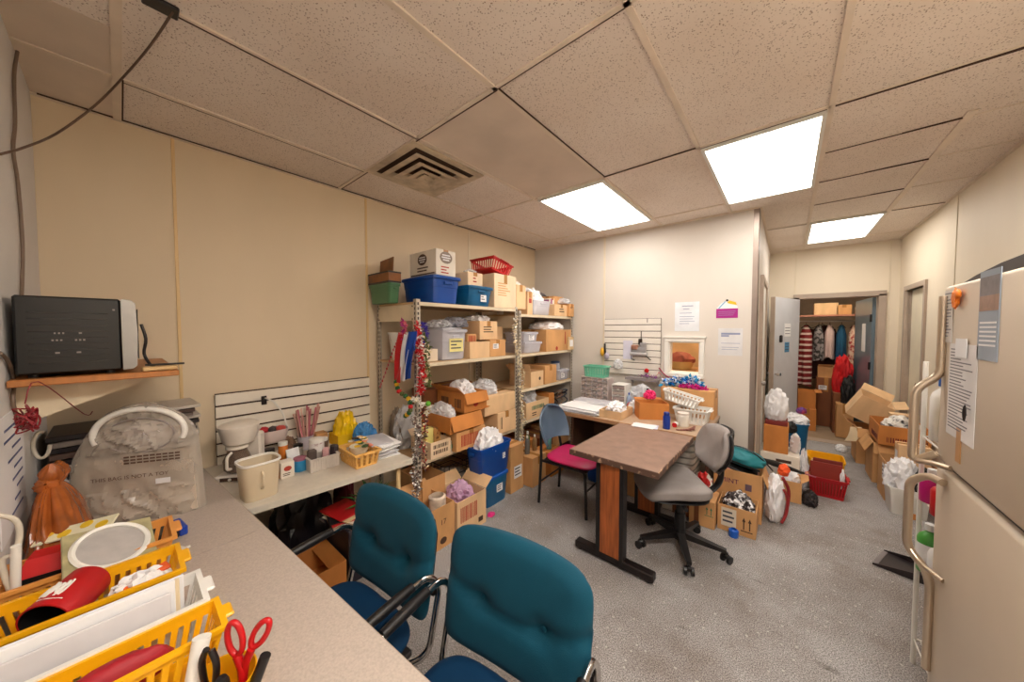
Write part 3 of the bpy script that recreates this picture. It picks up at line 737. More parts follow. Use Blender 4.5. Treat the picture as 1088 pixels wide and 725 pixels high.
def carton(label, x0, x1, y0, y1, z0, z1, m='tan', open=False, flaps=None, marks=(), rz=0, group=None, tilt=None, cat='box', name='cardboard_box', tape=True):
    hx, hy, h = (x1 - x0) / 2, (y1 - y0) / 2, z1 - z0
    t_ = thing(name, label, cat, ((x0 + x1) / 2, (y0 + y1) / 2, z0), rz, group)
    if tilt: t_.rotation_euler = (tilt[0], tilt[1], rz)
    mm = CB[m] if isinstance(m, str) else m
    th = min(.006, hx * .2)
    b = MB()
    if open:
        b.bb(-hx, hx, -hy, hy, 0, th)
        b.bb(-hx, hx, -hy, -hy + th, th, h); b.bb(-hx, hx, hy - th, hy, th, h); b.bb(-hx, -hx + th, -hy + th, hy - th, th, h); b.bb(hx - th, hx, -hy + th, hy - th, th, h)
        b.build('body', mm, t_, smooth=0)
        if flaps is None: flaps = {'x+': 'down', 'x-': 'half', 'y-': 'down', 'y+': 'half'}
        for side, a in flaps.items():
            ang = math.radians(FLAPA.get(a, a) if isinstance(a, str) else a)
            L = min(hx, hy) * .70
            W = (hy if side[0] == 'x' else hx) * .985
            b = MB(); b.bb(-W, W, 0, L, -.002, .002, bev=.001)
            R = Matrix.Rotation(ang, 3, 'X')
            r = {'y+': 0, 'x-': PI / 2, 'y-': PI, 'x+': -PI / 2}[side]; q = {'y+': V((0, hy, h)), 'y-': V((0, -hy, h)), 'x+': V((hx, 0, h)), 'x-': V((-hx, 0, h))}[side]
            Z = rotz(r)
            for v in b.bm.verts: v.co = Z @ (R @ v.co) + q + V((0, 0, .003))
            b.build('flap', mm, t_, smooth=0)
    else:
        b.bb(-hx, hx, -hy, hy, 0, h, bev=min(.004, hx * .1)); b.build('body', mm, t_, smooth=0)
        if tape:
            b = MB(); w = min(.025, hx * .3)
            if hy >= hx: b.bb(-w, w, -hy - .0006, hy + .0006, h, h + .0007); b.bb(-w, w, -hy - .0007, -hy, h * .72, h); 
            else: b.bb(-hx - .0006, hx + .0006, -w, w, h, h + .0007); b.bb(hx, hx + .0007, -w, w, h * .72, h)
            b.build('tape_strip', m_tape, t_, smooth=0)
    for a in marks: mark(t_, hx, hy, h, *a)
    return t_
def sc(label, l, r, top, X, zb, depth, m='tan', yoff=0, **k):      # a carton whose front stands at plane X on a shelf at zb
    y0, y1, _, z1 = fx(l, r, top, top + 20, X); y0 += .004; y1 -= .004
    return carton(label, X - depth, X, y0 + yoff, y1 + yoff, zb + .001, z1, m, **k)
def tote(label, x0, x1, y0, y1, z0, z1, m, lid=True, lidm=None, taper=.87, name='storage_tote', sticker=None, group=None, cat='storage bin', rz=0, clear=False):
    hx, hy, h = (x1 - x0) / 2, (y1 - y0) / 2, z1 - z0
    t_ = thing(name, label, cat, ((x0 + x1) / 2, (y0 + y1) / 2, z0), rz, group)
    hb = h * (.90 if lid else 1.0)
    b = MB(); k = taper; e = .955
    prof = [(0, 0), (k * e * .96, 0), (k * e, .008), (k * e + (e - k * e) * .55, hb * .62), (k * e + (e - k * e) * .55 + .015, hb * .63), (e, hb * .93), (1.0, hb * .93), (1.0, hb), (e - .02, hb), (k * e - .02, .012), (0, .012)]
    b.lathe(prof, n=40, sx=hx, sy=hy, capb=False, p=9); b.build('body', m, t_, smooth=40)
    if lid:
        b = MB(); b.lathe([(0, hb + .002), (1.0, hb + .002), (1.03, hb - .010), (1.035, hb - .008), (1.03, hb + .012), (.97, hb + .016), (.93, hb + .010), (.86, hb + .010), (.82, h), (0, h)], n=40, sx=hx, sy=hy, capb=False, p=9); b.build('lid', lidm or m, t_, smooth=40)
    for s in (-1, 1):
        b = MB(); 
        if hy >= hx: b.box((0, s * hy * (.985), hb * .80), (hx * .55, .012, hb * .12), bev=.004)
        else: b.box((s * hx * (.985), 0, hb * .80), (.012, hy * .55, hb * .12), bev=.004)
        b.build('handle', m, t_, smooth=30)
    if sticker:
        face, u, v, w, hh = sticker
        q = k + (1 - k) * v * .9
        mark(t_, hx * q * .965 + .003, hy * q * .965 + .003, h, face, u, v, w, hh, 'label')
    return t_
def basket(label, x0, x1, y0, y1, z0, z1, m, taper=.84, rz=0, tilt=None, name='plastic_basket', handles=True, nx=9, group=None, rows=1, cat='basket'):
    """slotted plastic basket: solid bottom band and rim, walls of real slats with gaps between"""
    hx, hy, h = (x1 - x0) / 2, (y1 - y0) / 2, z1 - z0
    t_ = thing(name, label, cat, ((x0 + x1) / 2, (y0 + y1) / 2, z0), rz, group)
    if tilt: t_.rotation_euler = (tilt[0], tilt[1], rz)
    b = MB(); th = .003; k = taper
    S = lambda z: k + (1 - k) * z / h
    def pt(side, u, z, off=0):
        s = S(z); X, Y = hx * s - off, hy * s - off
        return {0: V((X, u * Y, z)), 1: V((-u * X, Y, z)), 2: V((-X, -u * Y, z)), 3: V((u * X, -Y, z))}[side]
    def panel(side, u0, u1, za, zb_):
        b.hexa([pt(side, u0, za), pt(side, u1, za), pt(side, u1, za, th), pt(side, u0, za, th)], [pt(side, u0, zb_), pt(side, u1, zb_), pt(side, u1, zb_, th), pt(side, u0, zb_, th)])
    b.hexa([V((-hx * k, -hy * k, 0)), V((hx * k, -hy * k, 0)), V((hx * k, hy * k, 0)), V((-hx * k, hy * k, 0))], [V((-hx * k, -hy * k, th)), V((hx * k, -hy * k, th)), V((hx * k, hy * k, th)), V((-hx * k, hy * k, th))])
    bands = [0, .16 * h] if rows == 1 else [0, .12 * h]
    for side in range(4):
        n = nx if (side % 2 == 0) == (hy >= hx) else max(3, int(nx * min(hx, hy) / max(hx, hy)))
        panel(side, -1, 1, 0, .14 * h); panel(side, -1, 1, .80 * h, h)
        for q in range(1, rows): z = .14 * h + .66 * h * q / rows; panel(side, -1, 1, z - .02 * h, z + .02 * h)
        w = 1.0 / n
        for i in range(n + 1):
            u = -1 + 2 * i / n; panel(side, max(-1, u - w * .5), min(1, u + w * .5), .14 * h, .80 * h)
    b.build('body', m, t_, smooth=0)
    b = MB()
    q = [V((hx + .008, hy + .008, h)), V((-hx - .008, hy + .008, h)), V((-hx - .008, -hy - .008, h)), V((hx + .008, -hy - .008, h))]
    for i in range(4):
        a, c = q[i], q[(i + 1) % 4]; ins = lambda p: V((p.x - math.copysign(.012, p.x), p.y - math.copysign(.012, p.y), p.z))
        b.hexa([a + V((0, 0, -.008)), c + V((0, 0, -.008)), ins(c) + V((0, 0, -.008)), ins(a) + V((0, 0, -.008))], [a + V((0, 0, .003)), c + V((0, 0, .003)), ins(c) + V((0, 0, .003)), ins(a) + V((0, 0, .003))])
    b.build('rim', m, t_, smooth=0)
    if handles:
        for s in (-1, 1):
            b = MB()
            if hy >= hx: b.box((0, s * (hy + .014), h - .004), (hx * .9, .022, .010), bev=.004)
            else: b.box((s * (hx + .014), 0, h - .004), (.022, hy * .9, .010), bev=.004)
            b.build('handle', m, t_, smooth=30)
    return t_
SEED = [0]
def crumple(label, c, r, m=None, name='plastic_bag', cat='bag', amp=.35, fr=2.2, sub=4, flat=.35, group=None, kind=None):
    SEED[0] += 1
    b = MB(); b.blob((0, 0, r[2] * flat), r, sub=sub, amp=amp, fr=fr, seed=SEED[0], flat=flat, ridge=True)
    o = b.build(name, m or m_film, loc=c, smooth=28); return tag(o, label, cat, group, kind)
def papers(label, c, w, d, n, m=None, rz=0, name='paper_stack', cat='papers', group=None, th=.004, jit=.01, jr=.06, mats=None):
    t_ = thing(name, label, cat, c, rz, group)
    z = 0
    for i in range(n):
        b = MB(); b.box((0, 0, th / 2), (w, d, th * .92))
        o = b.build('sheet', (mats[i % len(mats)] if mats else m) or m_paper, t_, loc=(rnd.uniform(-jit, jit), rnd.uniform(-jit, jit), z), rz=rnd.uniform(-jr, jr), smooth=0); z += th
    return t_
def bottle(label, c, r, h, m, capm=None, name='bottle', cat='bottle', group=None, labelm=None, neck=.35, rz=0, sy=1.0, trigger=False):
    t_ = thing(name, label, cat, c, rz, group)
    b = MB(); b.lathe([(r * .92, 0), (r, .004), (r, h * .68), (r * .85, h * .76), (r * neck, h * .84), (r * neck, h * .88)], n=20, sy=sy, capt=True); b.build('body', m, t_, smooth=40)
    b = MB(); b.lathe([(r * neck * 1.25, h * .87), (r * neck * 1.25, h), (0, h)], n=16, capb=True); b.build('cap', capm or m_white, t_, smooth=40)
    if trigger:
        b = MB(); b.box((.012, 0, h + .012), (.07, .022, .026), bev=.005); b.tube([(.03, 0, h), (.045, 0, h - .035)], .005); b.build('trigger', capm or m_white, t_)
    if labelm:
        b = MB(); b.lathe([(r * 1.012, h * .15), (r * 1.012, h * .6)], n=20, sy=sy, capb=False); b.build('label', labelm, t_, smooth=40)
    return t_
def jar(label, c, r, h, m, capm, name='jar', cat='jar', group=None):
    t_ = thing(name, label, cat, c, 0, group)
    b = MB(); b.lathe([(r * .95, 0), (r, .004), (r, h * .8), (r * .9, h * .84)], n=20, capt=True); b.build('body', m, t_, smooth=40)
    b = MB(); b.lathe([(r * .97, h * .82), (r * .97, h * .99), (r * .9, h), (0, h)], n=20, capb=True); b.build('lid', capm, t_, smooth=40)
    return t_
m_clearbin = mat('clear_bin_plastic', (232, 230, 238), rough=.2, alpha=.42, var=.05)
m_blue = mat('blue_tote_plastic', (12, 72, 158), rough=.35, var=.08)
m_blue2 = mat('teal_blue_tote_plastic', (18, 98, 146), rough=.35, var=.08)
m_bluelid = mat('blue_lid_plastic', (8, 84, 176), rough=.35, var=.06)
m_green = mat('green_tote_plastic', (78, 122, 84), rough=.4, var=.08)
m_slot = mat('slot_dark', (58, 50, 48), rough=.8)
m_post = mat('shelf_post_grey', (186, 174, 158), rough=.5, metal=.2, var=.15, vs=8)
m_shelf = mat('shelf_board', (196, 160, 118), rough=.6, var=.12, vs=5)
m_shelfpaint = mat('shelf_cream_paint', (216, 200, 172), rough=.55, var=.08)

# ------------------------------------------------------------------ the two shelving units along the left wall
SX = -2.20; SB = -2.80
def post(parent, x, y, z1, sx, sy):
    b = MB(); b.bb(x, x + .038 * sx, y, y + .003 * sy, 0, z1); b.bb(x, x + .003 * sx, y, y + .038 * sy, 0, z1); b.mi = 1
    z = .04
    while z < z1 - .03:
        for dy in (.019,):
            b.bb(x + .014 * sx, x + .024 * sx, y - .0006 * sy, y, z, z + .022); b.bb(x + .003 * sx, x + .0036 * sx, y + .012 * sy, y + .026 * sy, z, z + .022)
            b.bb(x - .0006 * sx, x, y + .012 * sy, y + .026 * sy, z, z + .022)
        z += .038
    return b.build('post', [m_post, m_slot], parent, smooth=0)
def shelving(label, y0, y1, ztop, levels, tall):
    t_ = thing('shelving_unit', label, 'shelving unit', (0, 0, 0), 0, 'tall metal shelving units')
    for x, sx in ((SX, -1), (SB, 1)):
        for y, sy in ((y0, 1), (y1, -1)): post(t_, x, y, tall, sx, sy)
    for z in levels:
        b = MB(); b.bb(SB + .004, SX - .004, y0 + .004, y1 - .004, z - .016, z, bev=.002); s_ = b.build('shelf', m_shelf, t_, smooth=0)
        b = MB(); b.bb(SX - .004, SX, y0 + .03, y1 - .03, z - .03, z - .001); b.build('shelf_lip', m_shelfpaint, s_, smooth=0)
    b = MB(); b.bb(SB + .035, SX - .035, y0 - .003, y0, ztop - .15, ztop - .02)
    b.mi = 1
    for x in (SB + .045, SX - .045):
        for z in (ztop - .035, ztop - .135): b.cyl((x, y0 - .006, z), (x, y0 - .003, z), .006, n=8)
    b.build('end_panel', [m_shelfpaint, m_slot], t_, smooth=0)
    return t_
Z1 = (1.815, 1.33, .548, .185); Z2 = (1.765, 1.33, .94, .585, .15)
u1 = shelving('tall slotted metal shelving unit nearer the camera, hung with garlands at its front post', 1.47, 2.71, 1.815, Z1, 1.835)
u2 = shelving('tall slotted metal shelving unit in the far corner against the back wall', 2.735, 3.875, 1.765, Z2, 1.80)

# ---- top shelf
zt = Z1[0]
tote('green lidded storage tote at the near end of the top shelf', -2.80, -2.45, 1.395, 1.50, zt, zt + .165, m_green, taper=.9)
G = 'open wooden keepsake chest'
t_ = thing('hinged_chest', 'small brown chest with raised lid on the green tote', 'box', (-2.63, 1.448, zt + .166))
m_chest = mat('chest_brown', (132, 80, 36), rough=.5, var=.3, vs=10)
b = MB(); b.bb(-.16, .17, -.055, -.047, .012, .09); b.bb(-.16, .17, .047, .055, .012, .09); b.bb(-.16, -.15, -.047, .047, .012, .09); b.bb(.16, .17, -.047, .047, .012, .09); b.bb(-.16, .17, -.055, .055, 0, .012); b.build('body', m_chest, t_, smooth=0)
b = MB(); b.bb(-.162, .172, -.058, -.055, .0, .012); b.bb(-.162, .172, -.058, -.055, .078, .09); b.bb(.17, .173, -.055, .055, 0, .012); b.bb(.17, .173, -.055, .055, .078, .09); b.build('trim_band', m_black, t_, smooth=0)
b = MB(); b.box((-.05, .052, .158), (.215, .008, .14), rot=Matrix.Rotation(math.radians(-4), 3, 'Y') @ Matrix.Rotation(math.radians(-6), 3, 'X')); b.build('lid', m_chest, t_, smooth=0)
y0, y1, _, _ = fx(461, 491, 290, 318, -2.17)
tote('large blue lidded storage tote on the top shelf under the white printed carton', -2.66, -2.17, y0, y1, zt, zt + .235, m_blue, lidm=m_blue, taper=.9)
yb0, yb1, _, zb = fx(461, 484, 252, 288, -2.22)
carton('white carton printed with round emblems on the large blue tote', -2.60, -2.22, yb0 + .02, yb1, zt + .236, zt + .236 + .215, 'white', marks=[
    ('y-', .0, .66, .13, .095, 'emblem'), ('y-', .1, .28, .22, .05, 'lines', m_printdk), ('x+', .0, .70, .13, .10, 'emblem', mat('print_grey', (128, 110, 96))), ('x+', -.02, .22, .10, .07, 'lines', m_printred), ('y-', 0, .08, .34, .012, 'rect', m_printdk)])
y0, y1, _, _ = fx(497, 525, 291, 323, -2.17)
ys1 = y1
tote('smaller teal-blue tote with white sticker on the top shelf', -2.58, -2.17, y0 + .015, y1, zt, zt + .185, m_blue2, taper=.88, sticker=('x+', .12, .45, .075, .085))
y0b, y1b, _, _ = fx(497, 512, 270, 291, -2.24)
carton('small tan box standing on the teal-blue tote', -2.46, -2.24, y0b, y1b + .01, zt + .187, zt + .187 + .125, 'pale', marks=[('x+', 0, .45, .06, .06, 'lines', m_printred)])
crumple('crumpled white wrap on the small tan box above the teal-blue tote', (-2.34, y1b - .06, zt + .314), (.06, .05, .03))
b2 = sc('large plain pale carton on the top shelf under the red basket', 524, 548, 292, -2.21, zt, .42, 'pale', yoff=.012, marks=[('x+', -.05, .55, .2, .14, 'lines', CB['tan'])])
bz = b2.children[0].dimensions.z + zt
basket('red slotted basket tipped on the pale carton of the top shelf', -2.60, -2.26, b2.location.y - .15, b2.location.y + .15, bz + .03, bz + .15, mat('red_basket_plastic', (196, 20, 26), rough=.4), tilt=(math.radians(-13), 0, 0), nx=10)
t_ = sc('narrow pale carton on the top shelf right of the red basket', 548.5, 559, 303, -2.215, zt, .40, 'light', yoff=0)
zt2 = Z2[0]
t2_ = sc('pale carton with printed square at the middle of the top shelf', 560.0, 566, 310, -2.215, zt2, .36, 'light', yoff=.005, marks=[('x+', 0, .6, .05, .05, 'rect', m_printred)])
b = MB(); b.cyl((0, -.11, .052), (0, .10, .052), .05, .052, n=20); o = b.build('fabric_roll', mat('floral_print', (220, 208, 196), rough=.8, col2=(120, 66, 60), vs=26, thresh=(.5, .62)), loc=(-2.34, t_.location.y + .01, 1.815 + .238 - .02), rz=math.radians(12)); tag(o, 'floral patterned fabric roll lying over the narrow pale carton', 'fabric')
ROLL = o
# right half of the top shelf
y0, y1, _, _ = fx(567, 587, 305, 332, -2.215)
tote('translucent white bin stuffed with clear bags on the top shelf', -2.60, -2.215, y0 + .01, y1, zt2, zt2 + .17, m_clearbin, lid=False, taper=.93)
crumple('clear plastic bag heaped in the translucent top-shelf bin', (-2.41, (y0 + y1) / 2, zt2 + .015), (.14, (y1 - y0) / 2 - .045, .17), m_tissue, flat=.8)
yb = (y0 + y1) / 2
carton('green and white packet carton behind the translucent top-shelf bin', -2.78, -2.62, yb - .20, yb + .06, zt2, zt2 + .29, 'white', marks=[('x+', 0, .88, .20, .04, 'rect', m_printgrn)])
b = MB(); b.blob((0, 0, .03), (.09, .12, .05), sub=3, amp=.4, fr=3, seed=3, flat=.6); o = b.build('knit_hat', mat('black_knit', (40, 32, 32), rough=.9, bump=.4, bs=120), loc=(-2.70, yb - .07, zt2 + .292)); tag(o, 'crumpled black hat on top of the green and white carton', 'hat')
y0, y1, _, _ = fx(589.5, 604, 315, 333, -2.21)
ba = carton('pale printed carton on the top shelf, second from the back wall', -2.55, -2.21, y0, y1, zt2 + .001, zt2 + .145, 'light', marks=[('x+', 0, .5, .12, .06, 'lines')])
m_purple = mat('purple_print', (150, 80, 120), rough=.6)
carton('small purple and white box on the pale printed top-shelf carton', -2.44, -2.28, y0 + .005, y0 + .10, zt2 + .146, zt2 + .222, 'white', marks=[('x+', -.25, .5, .04, .06, 'rect', m_purple), ('y-', 0, .5, .12, .05, 'rect', m_purple)])
carton('small tan carton behind the purple and white box on the top shelf', -2.50, -2.30, y0 + .115, y1 + .02, zt2 + .146, zt2 + .262, 'tan')
y2, y3, _, _ = fx(605, 617.5, 313, 334, -2.17)
y3 = min(y3, 3.86)
carton('tan carton overhanging the end of the top shelf at the back wall', -2.50, -2.17, y2 + .006, y3, zt2 + .001, zt2 + .165, 'tan', marks=[('x+', 0, .7, .08, .03, 'lines')])
crumple('clear plastic wrap on the last top-shelf carton', (-2.32, y3 - .10, zt2 + .168), (.13, .09, .055))
carton('flat orange box lid lying on cartons at the back of the top shelf', -2.78, -2.56, y0 - .12, y0 + .30, zt2 + .001, zt2 + .27, 'orange')
crumple('grey plastic bag slumped over the orange box lid', (-2.66, y0 + .15, zt2 + .272), (.13, .2, .05), m_greyfilm)

# ---- second shelf, near unit
z2 = Z1[1]
t_ = thing('bucket', 'white plastic bucket at the near end of the second shelf', 'bucket', (-2.645, 1.62, z2 + .001))
b = MB(); b.lathe([(.085, 0), (.115, .225), (.122, .225), (.122, .24), (.108, .24), (.08, .012), (0, .012)], n=28); b.build('body', m_white, t_, smooth=40)
b = MB(); b.tube([(0, .122 * math.cos(a), .225 - .12 * math.sin(a)) for a in [PI * i / 14 for i in range(15)]], .002, n=6); b.build('handle', m_steel, t_)
m_floralbox = mat('floral_box_print', (226, 208, 184), rough=.6, col2=(96, 60, 48), vs=22, thresh=(.52, .62))
carton('patterned gift box at the front near end of the second shelf', -2.50, -2.26, 1.50, 1.72, z2 + .001, z2 + .105, m_floralbox, name='gift_box', tape=False)
y0, y1, _, _ = fx(450, 497, 341, 385, -2.2)
y0 = max(y0, 1.735)
bn = tote('big clear storage bin with yellow label on the second shelf', -2.68, -2.21, y0, y1 + .02, z2 + .001, z2 + .285, m_clearbin, lidm=m_clearbin, taper=.93)
mark(bn, .225, (y1 - y0) / 2, .285, 'x+', .03, .46, .155, .115, 'label', mat('yellow_label', (238, 224, 150), rough=.7))
crumple('bundle of grey and white craft stuff packed in the clear bin', (-2.45, (y0 + y1) / 2, z2 + .012), (.125, .10, .16), mat('mixed_stuffing', (206, 204, 212), rough=.7, var=.25, vs=12), flat=.6, name='fabric_bundle', cat='fabric')
crumple('clear bag lying on the lid of the clear bin, nearer', (-2.40, y0 + .10, z2 + .287), (.14, .09, .05))
crumple('grey crinkled bag on the lid of the clear bin, farther', (-2.36, y1 - .02, z2 + .287), (.13, .10, .07), m_greyfilm)
yA, yB_, _, _ = fx(499, 528, 360, 383, -2.205)
yA = max(yA, y1 + .03)
c_ = carton('pale carton with cutout sides on the second shelf beside the clear bin', -2.55, -2.205, yA, yA + .26, z2 + .001, z2 + .155, 'light', open=True, flaps={'x-': 'half'})
carton('small tan box with slatted print standing in the pale cutout carton', -2.42, -2.25, yA + .012, yA + .13, z2 + .01, z2 + .225, 'tan', marks=[('x+', 0, .70, .09, .10, 'bars', m_printred)], tape=False)
carton('tan carton on the second shelf showing a white label', -2.55, -2.21, yA + .27, yA + .50, z2 + .001, z2 + .165, 'tan', marks=[('x+', -.15, .62, .08, .05, 'label')])
carton('pale carton stacked highest on the second shelf under a plastic bag', -2.56, -2.25, yA + .17, yA + .42, z2 + .168, z2 + .35, 'light', marks=[('x+', 0, .55, .15, .07, 'lines')])
crumple('white plastic bag on the highest second-shelf carton', (-2.41, yA + .29, z2 + .352), (.12, .11, .045), m_tissue)
carton('plain beige board box behind the cream garland on the second shelf', -2.66, -2.40, yA + .50, 2.70, z2 + .001, z2 + .30, 'light', tape=False)
# second shelf, far unit
y0, y1, _, _ = fx(556, 577, 360, 378, -2.205)
tote('clear lidded bin on the second shelf of the far unit, bottom one', -2.55, -2.205, y0 + .03, y1, z2 + .001, z2 + .125, m_clearbin, taper=.95, name='clear_bin')
t_ = tote('clear bin with white label stacked on another clear bin', -2.53, -2.22, y0 + .04, y1 - .06, z2 + .127, z2 + .235, m_clearbin, taper=.95, name='clear_bin', sticker=('x+', 0, .45, .10, .06))
y0, y1, _, _ = fx(580, 607, 346, 377, -2.20)
bg = carton('big tan carton on the second shelf of the far unit', -2.60, -2.20, y0 + .01, y1 - .01, z2 + .001, z2 + .265, 'tan', marks=[('x+', .25, .6, .02, .16, 'rect', m_printred), ('x+', -.1, .12, .05, .05, 'oval', m_printred)])
crumple('dome of clear plastic on the big tan carton', (-2.40, (y0 + y1) / 2, z2 + .268), (.19, .24, .08), m_tissue, amp=.2)
t_ = thing('framed_card', 'small cream framed card at the far end of the second shelf', 'picture frame', (-2.155, 3.80, z2 + .0))
b = MB(); b.bb(-.01, .012, -.065, .065, 0, .17, bev=.004); b.build('frame', mat('cream_frame', (214, 184, 140)), t_); b = MB(); b.bb(.012, .0135, -.04, .04, .045, .13); b.build('card', m_paper, t_)
t_.location.x = -2.185

# ---- third shelf, far unit (z .94)
z3 = Z2[2]
y0, y1, _, _ = fx(562, 577, 386, 409, -2.21)
c_ = carton('open pale carton with a printed spot on the third shelf', -2.52, -2.205, y0 + .03, y1, z3 + .001, z3 + .175, 'light', open=True, flaps={'x-': 'half', 'y-': 'up'}, marks=[('x+', .2, .5, .04, .04, 'oval')])
y0, y1, _, _ = fx(578, 591, 383, 405, -2.21)
carton('tall tan carton on the third shelf beside the clear jar', -2.50, -2.205, y0 + .015, y1, z3 + .001, z3 + .22, 'tan')
y0, y1, _, _ = fx(593, 608, 388, 402, -2.24)
tote('clear tub under the blue-capped jar on the third shelf', -2.50, -2.21, y0, 3.83, z3 + .001, z3 + .135, m_clearbin, taper=.93, name='clear_tub', sticker=('x+', -.2, .5, .08, .07))
jar('small jar with dark blue lid on the clear tub', (-2.34, y0 + .09, z3 + .137), .06, .10, m_clearbin, mat('navy_plastic', (30, 62, 100)))
# ---- fourth shelf of the far unit (z .585)
z4 = Z2[3]
y0, y1, _, _ = fx(558, 583, 430, 449, -2.2)
c_ = carton('open carton printed with dark green band on the low shelf', -2.52, -2.20, y0 + .02, y1, z4 + .001, z4 + .19, 'light', open=True, flaps={'x-': 'upright', 'x+': -80 * 0 + 200, 'y-': 'half'}, marks=[('x+', 0, .62, .24, .045, 'bars', m_printgrn), ('x+', -.1, .25, .14, .05, 'lines'), ('y-', 0, .6, .2, .045, 'rect', m_printgrn)])
for ch in [c for c in c_.children if c.name.startswith('flap')][1:2]: bpy.data.objects.remove(ch)
crumple('clear plastic in the open green-banded carton', (-2.36, (y0 + y1) / 2, z4 + .06), (.11, .12, .16), flat=.6)
carton('upright orange box on the low shelf beside the desk corner', -2.44, -2.21, y1 + .02, y1 + .14, z4 + .001, z4 + .225, 'orange', tape=False)
y = y1 + .22
for i, (dy, dz, col, lb) in enumerate(((.02, .0, (60, 44, 40), 'dark coil of cord on the low shelf behind the desk corner'), (.14, .0, (150, 116, 96), 'tan coil of cord on the low shelf behind the desk corner'), (.26, 0, (52, 62, 84), 'slate coil of cord on the low shelf behind the desk corner'))):
    b = MB(); rr = random.Random(i)
    for k in range(3):
        pts = [V((.10 * math.cos(a) * (1 + .2 * rr.random()), .05 * math.sin(a), .06 + .05 * math.sin(a + k) + .05 * k)) for a in [2 * PI * j / 18 for j in range(18)]]
        b.tube(pts, .008, n=6, closed=True)
    o = b.build('cord_coil', mat('cord_%d' % i, col), loc=(-2.34, min(y + dy, 3.78), z4 + .01)); tag(o, lb, 'cord')
b = MB(); b.box((0, 0, .02), (.14, .05, .03), bev=.008); o = b.build('tape_measure', mat('yellow_plastic', (226, 196, 30), rough=.4), loc=(-2.24, y1 + .22, z4 + .001)); tag(o, 'small yellow tool at the front of the low shelf', 'tool')
# far unit bottom shelf and floor: cartons behind the side chair
z5 = Z2[4]
for i, (yy, w, h_, mm, lb) in enumerate(((2.80, .24, .20, 'orange', 'orange-brown carton on the bottom shelf just past the garland post'), (3.10, .26, .18, 'brown', 'dark brown carton on the bottom shelf behind the side chair'), (3.42, .28, .20, 'tan', 'tan carton on the bottom shelf under the desk corner'))):
    carton(lb, -2.55, -2.19 + .02 * i, yy, yy + w, z5 + .001, z5 + h_, mm)
c_ = carton('tan carton on the floor in front of the far shelving unit, nearest the garland', -2.18, -1.93, 2.62, 2.86, 0, .30, 'tan')
carton('orange carton on the floor behind the side chair', -2.16, -1.92, 2.95, 3.20, 0, .26, 'orange')
m_mix = [mat('bottle_white', (220, 216, 206)), mat('bottle_grey', (120, 120, 118)), mat('bottle_green2', (92, 104, 60)), mat('bottle_tan', (176, 140, 96)), mat('bottle_cyan', (120, 190, 200))]
LB = ['white bottle among the paint bottles behind the tan floor carton', 'grey bottle among the paint bottles behind the tan floor carton', 'olive bottle among the paint bottles behind the tan floor carton', 'tan bottle among the paint bottles behind the tan floor carton', 'pale cyan bottle beside the side chair back']
for i in range(5):
    bottle(LB[i], (-2.10 + .045 * (i % 2), 2.63 + .065 * i - (.3 if i == 9 else 0), .301 if i < 4 else .262), .025, .17 + .02 * (i % 3), m_mix[i], group=None) if i < 4 else bottle(LB[i], (-2.02, 3.05, .262), .028, .2, m_mix[i])

# ---- near unit, stacked cartons on the .548 shelf
zl = Z1[2]
y0, y1, _, zz = fx(480, 530, 436, 452, -2.13)
yq0, yq1, _, _ = fx(485, 514, 450, 472, -2.13)
c_ = carton('orange printed carton at the bottom of the near unit stack, front', -2.50, -2.13, yq0, yq1 + .02, zl + .001, zl + .17, 'tan', marks=[('x+', 0, .5, .24, .10, 'bars', m_printred), ('y-', 0, .5, .02, .14, 'rect', CB['brown'])])
c_ = carton('open orange carton with white tissue, second up in the near unit stack', -2.56, -2.14, yq0 - .06, yq0 + .30, zl + .172, zl + .31, 'orange', open=True, flaps={'x+': 'down', 'y+': 'out'})
crumple('white tissue bag bulging from the second carton of the near stack', (-2.35, yq0 + .025, zl + .27), (.14, .068, .085), m_tissue, flat=.4)
yr0, yr1, _, _ = fx(529, 551, 430, 458, -2.18)
carton('tan carton with printed dots right of the near unit stack', -2.52, -2.18, max(yr0, yq0 + .33), 2.662, zl + .001, zl + .215, 'light', marks=[('x+', -.3, .5, .03, .12, 'bars')])
yt0, yt1, _, _ = fx(500, 540, 403, 427, -2.16)
z6 = zl + .33
c_ = carton('orange carton of tissue at the top of the near unit stack', -2.54, -2.16, yq0 + .115, yq0 + .395, z6 - .018, z6 + .15, 'orange', open=True, flaps={'x+': 'down', 'y-': 'half'}, marks=[('y-', -.2, .45, .10, .08, 'bars'), ('y-', .28, .45, .09, .08, 'bars'), ('x+', 0, .4, .06, .06, 'oval', m_printred)])
crumple('white tissue bag spilling from the top carton of the near stack', (-2.35, yq0 + .255, z6 + .04), (.135, .10, .14), m_tissue, flat=.4)
carton('brown carton behind the top orange carton of the near stack', -2.76, -2.56, yq0 - .02, yq0 + .20, zl + .001, zl + .49, 'brown')
carton('pale carton near the cream garland, right of the top orange carton', -2.50, -2.19, yq0 + .40, 2.66, zl + .217, zl + .40, 'light')
carton('red-brown carton behind the pale carton on the second-shelf space', -2.78, -2.58, yq0 + .25, yq0 + .60, zl + .001, zl + .50, 'brown')
crumple('clear crinkled bag on the pale carton by the cream garland', (-2.36, yq0 + .55, zl + .402), (.12, .13, .10))
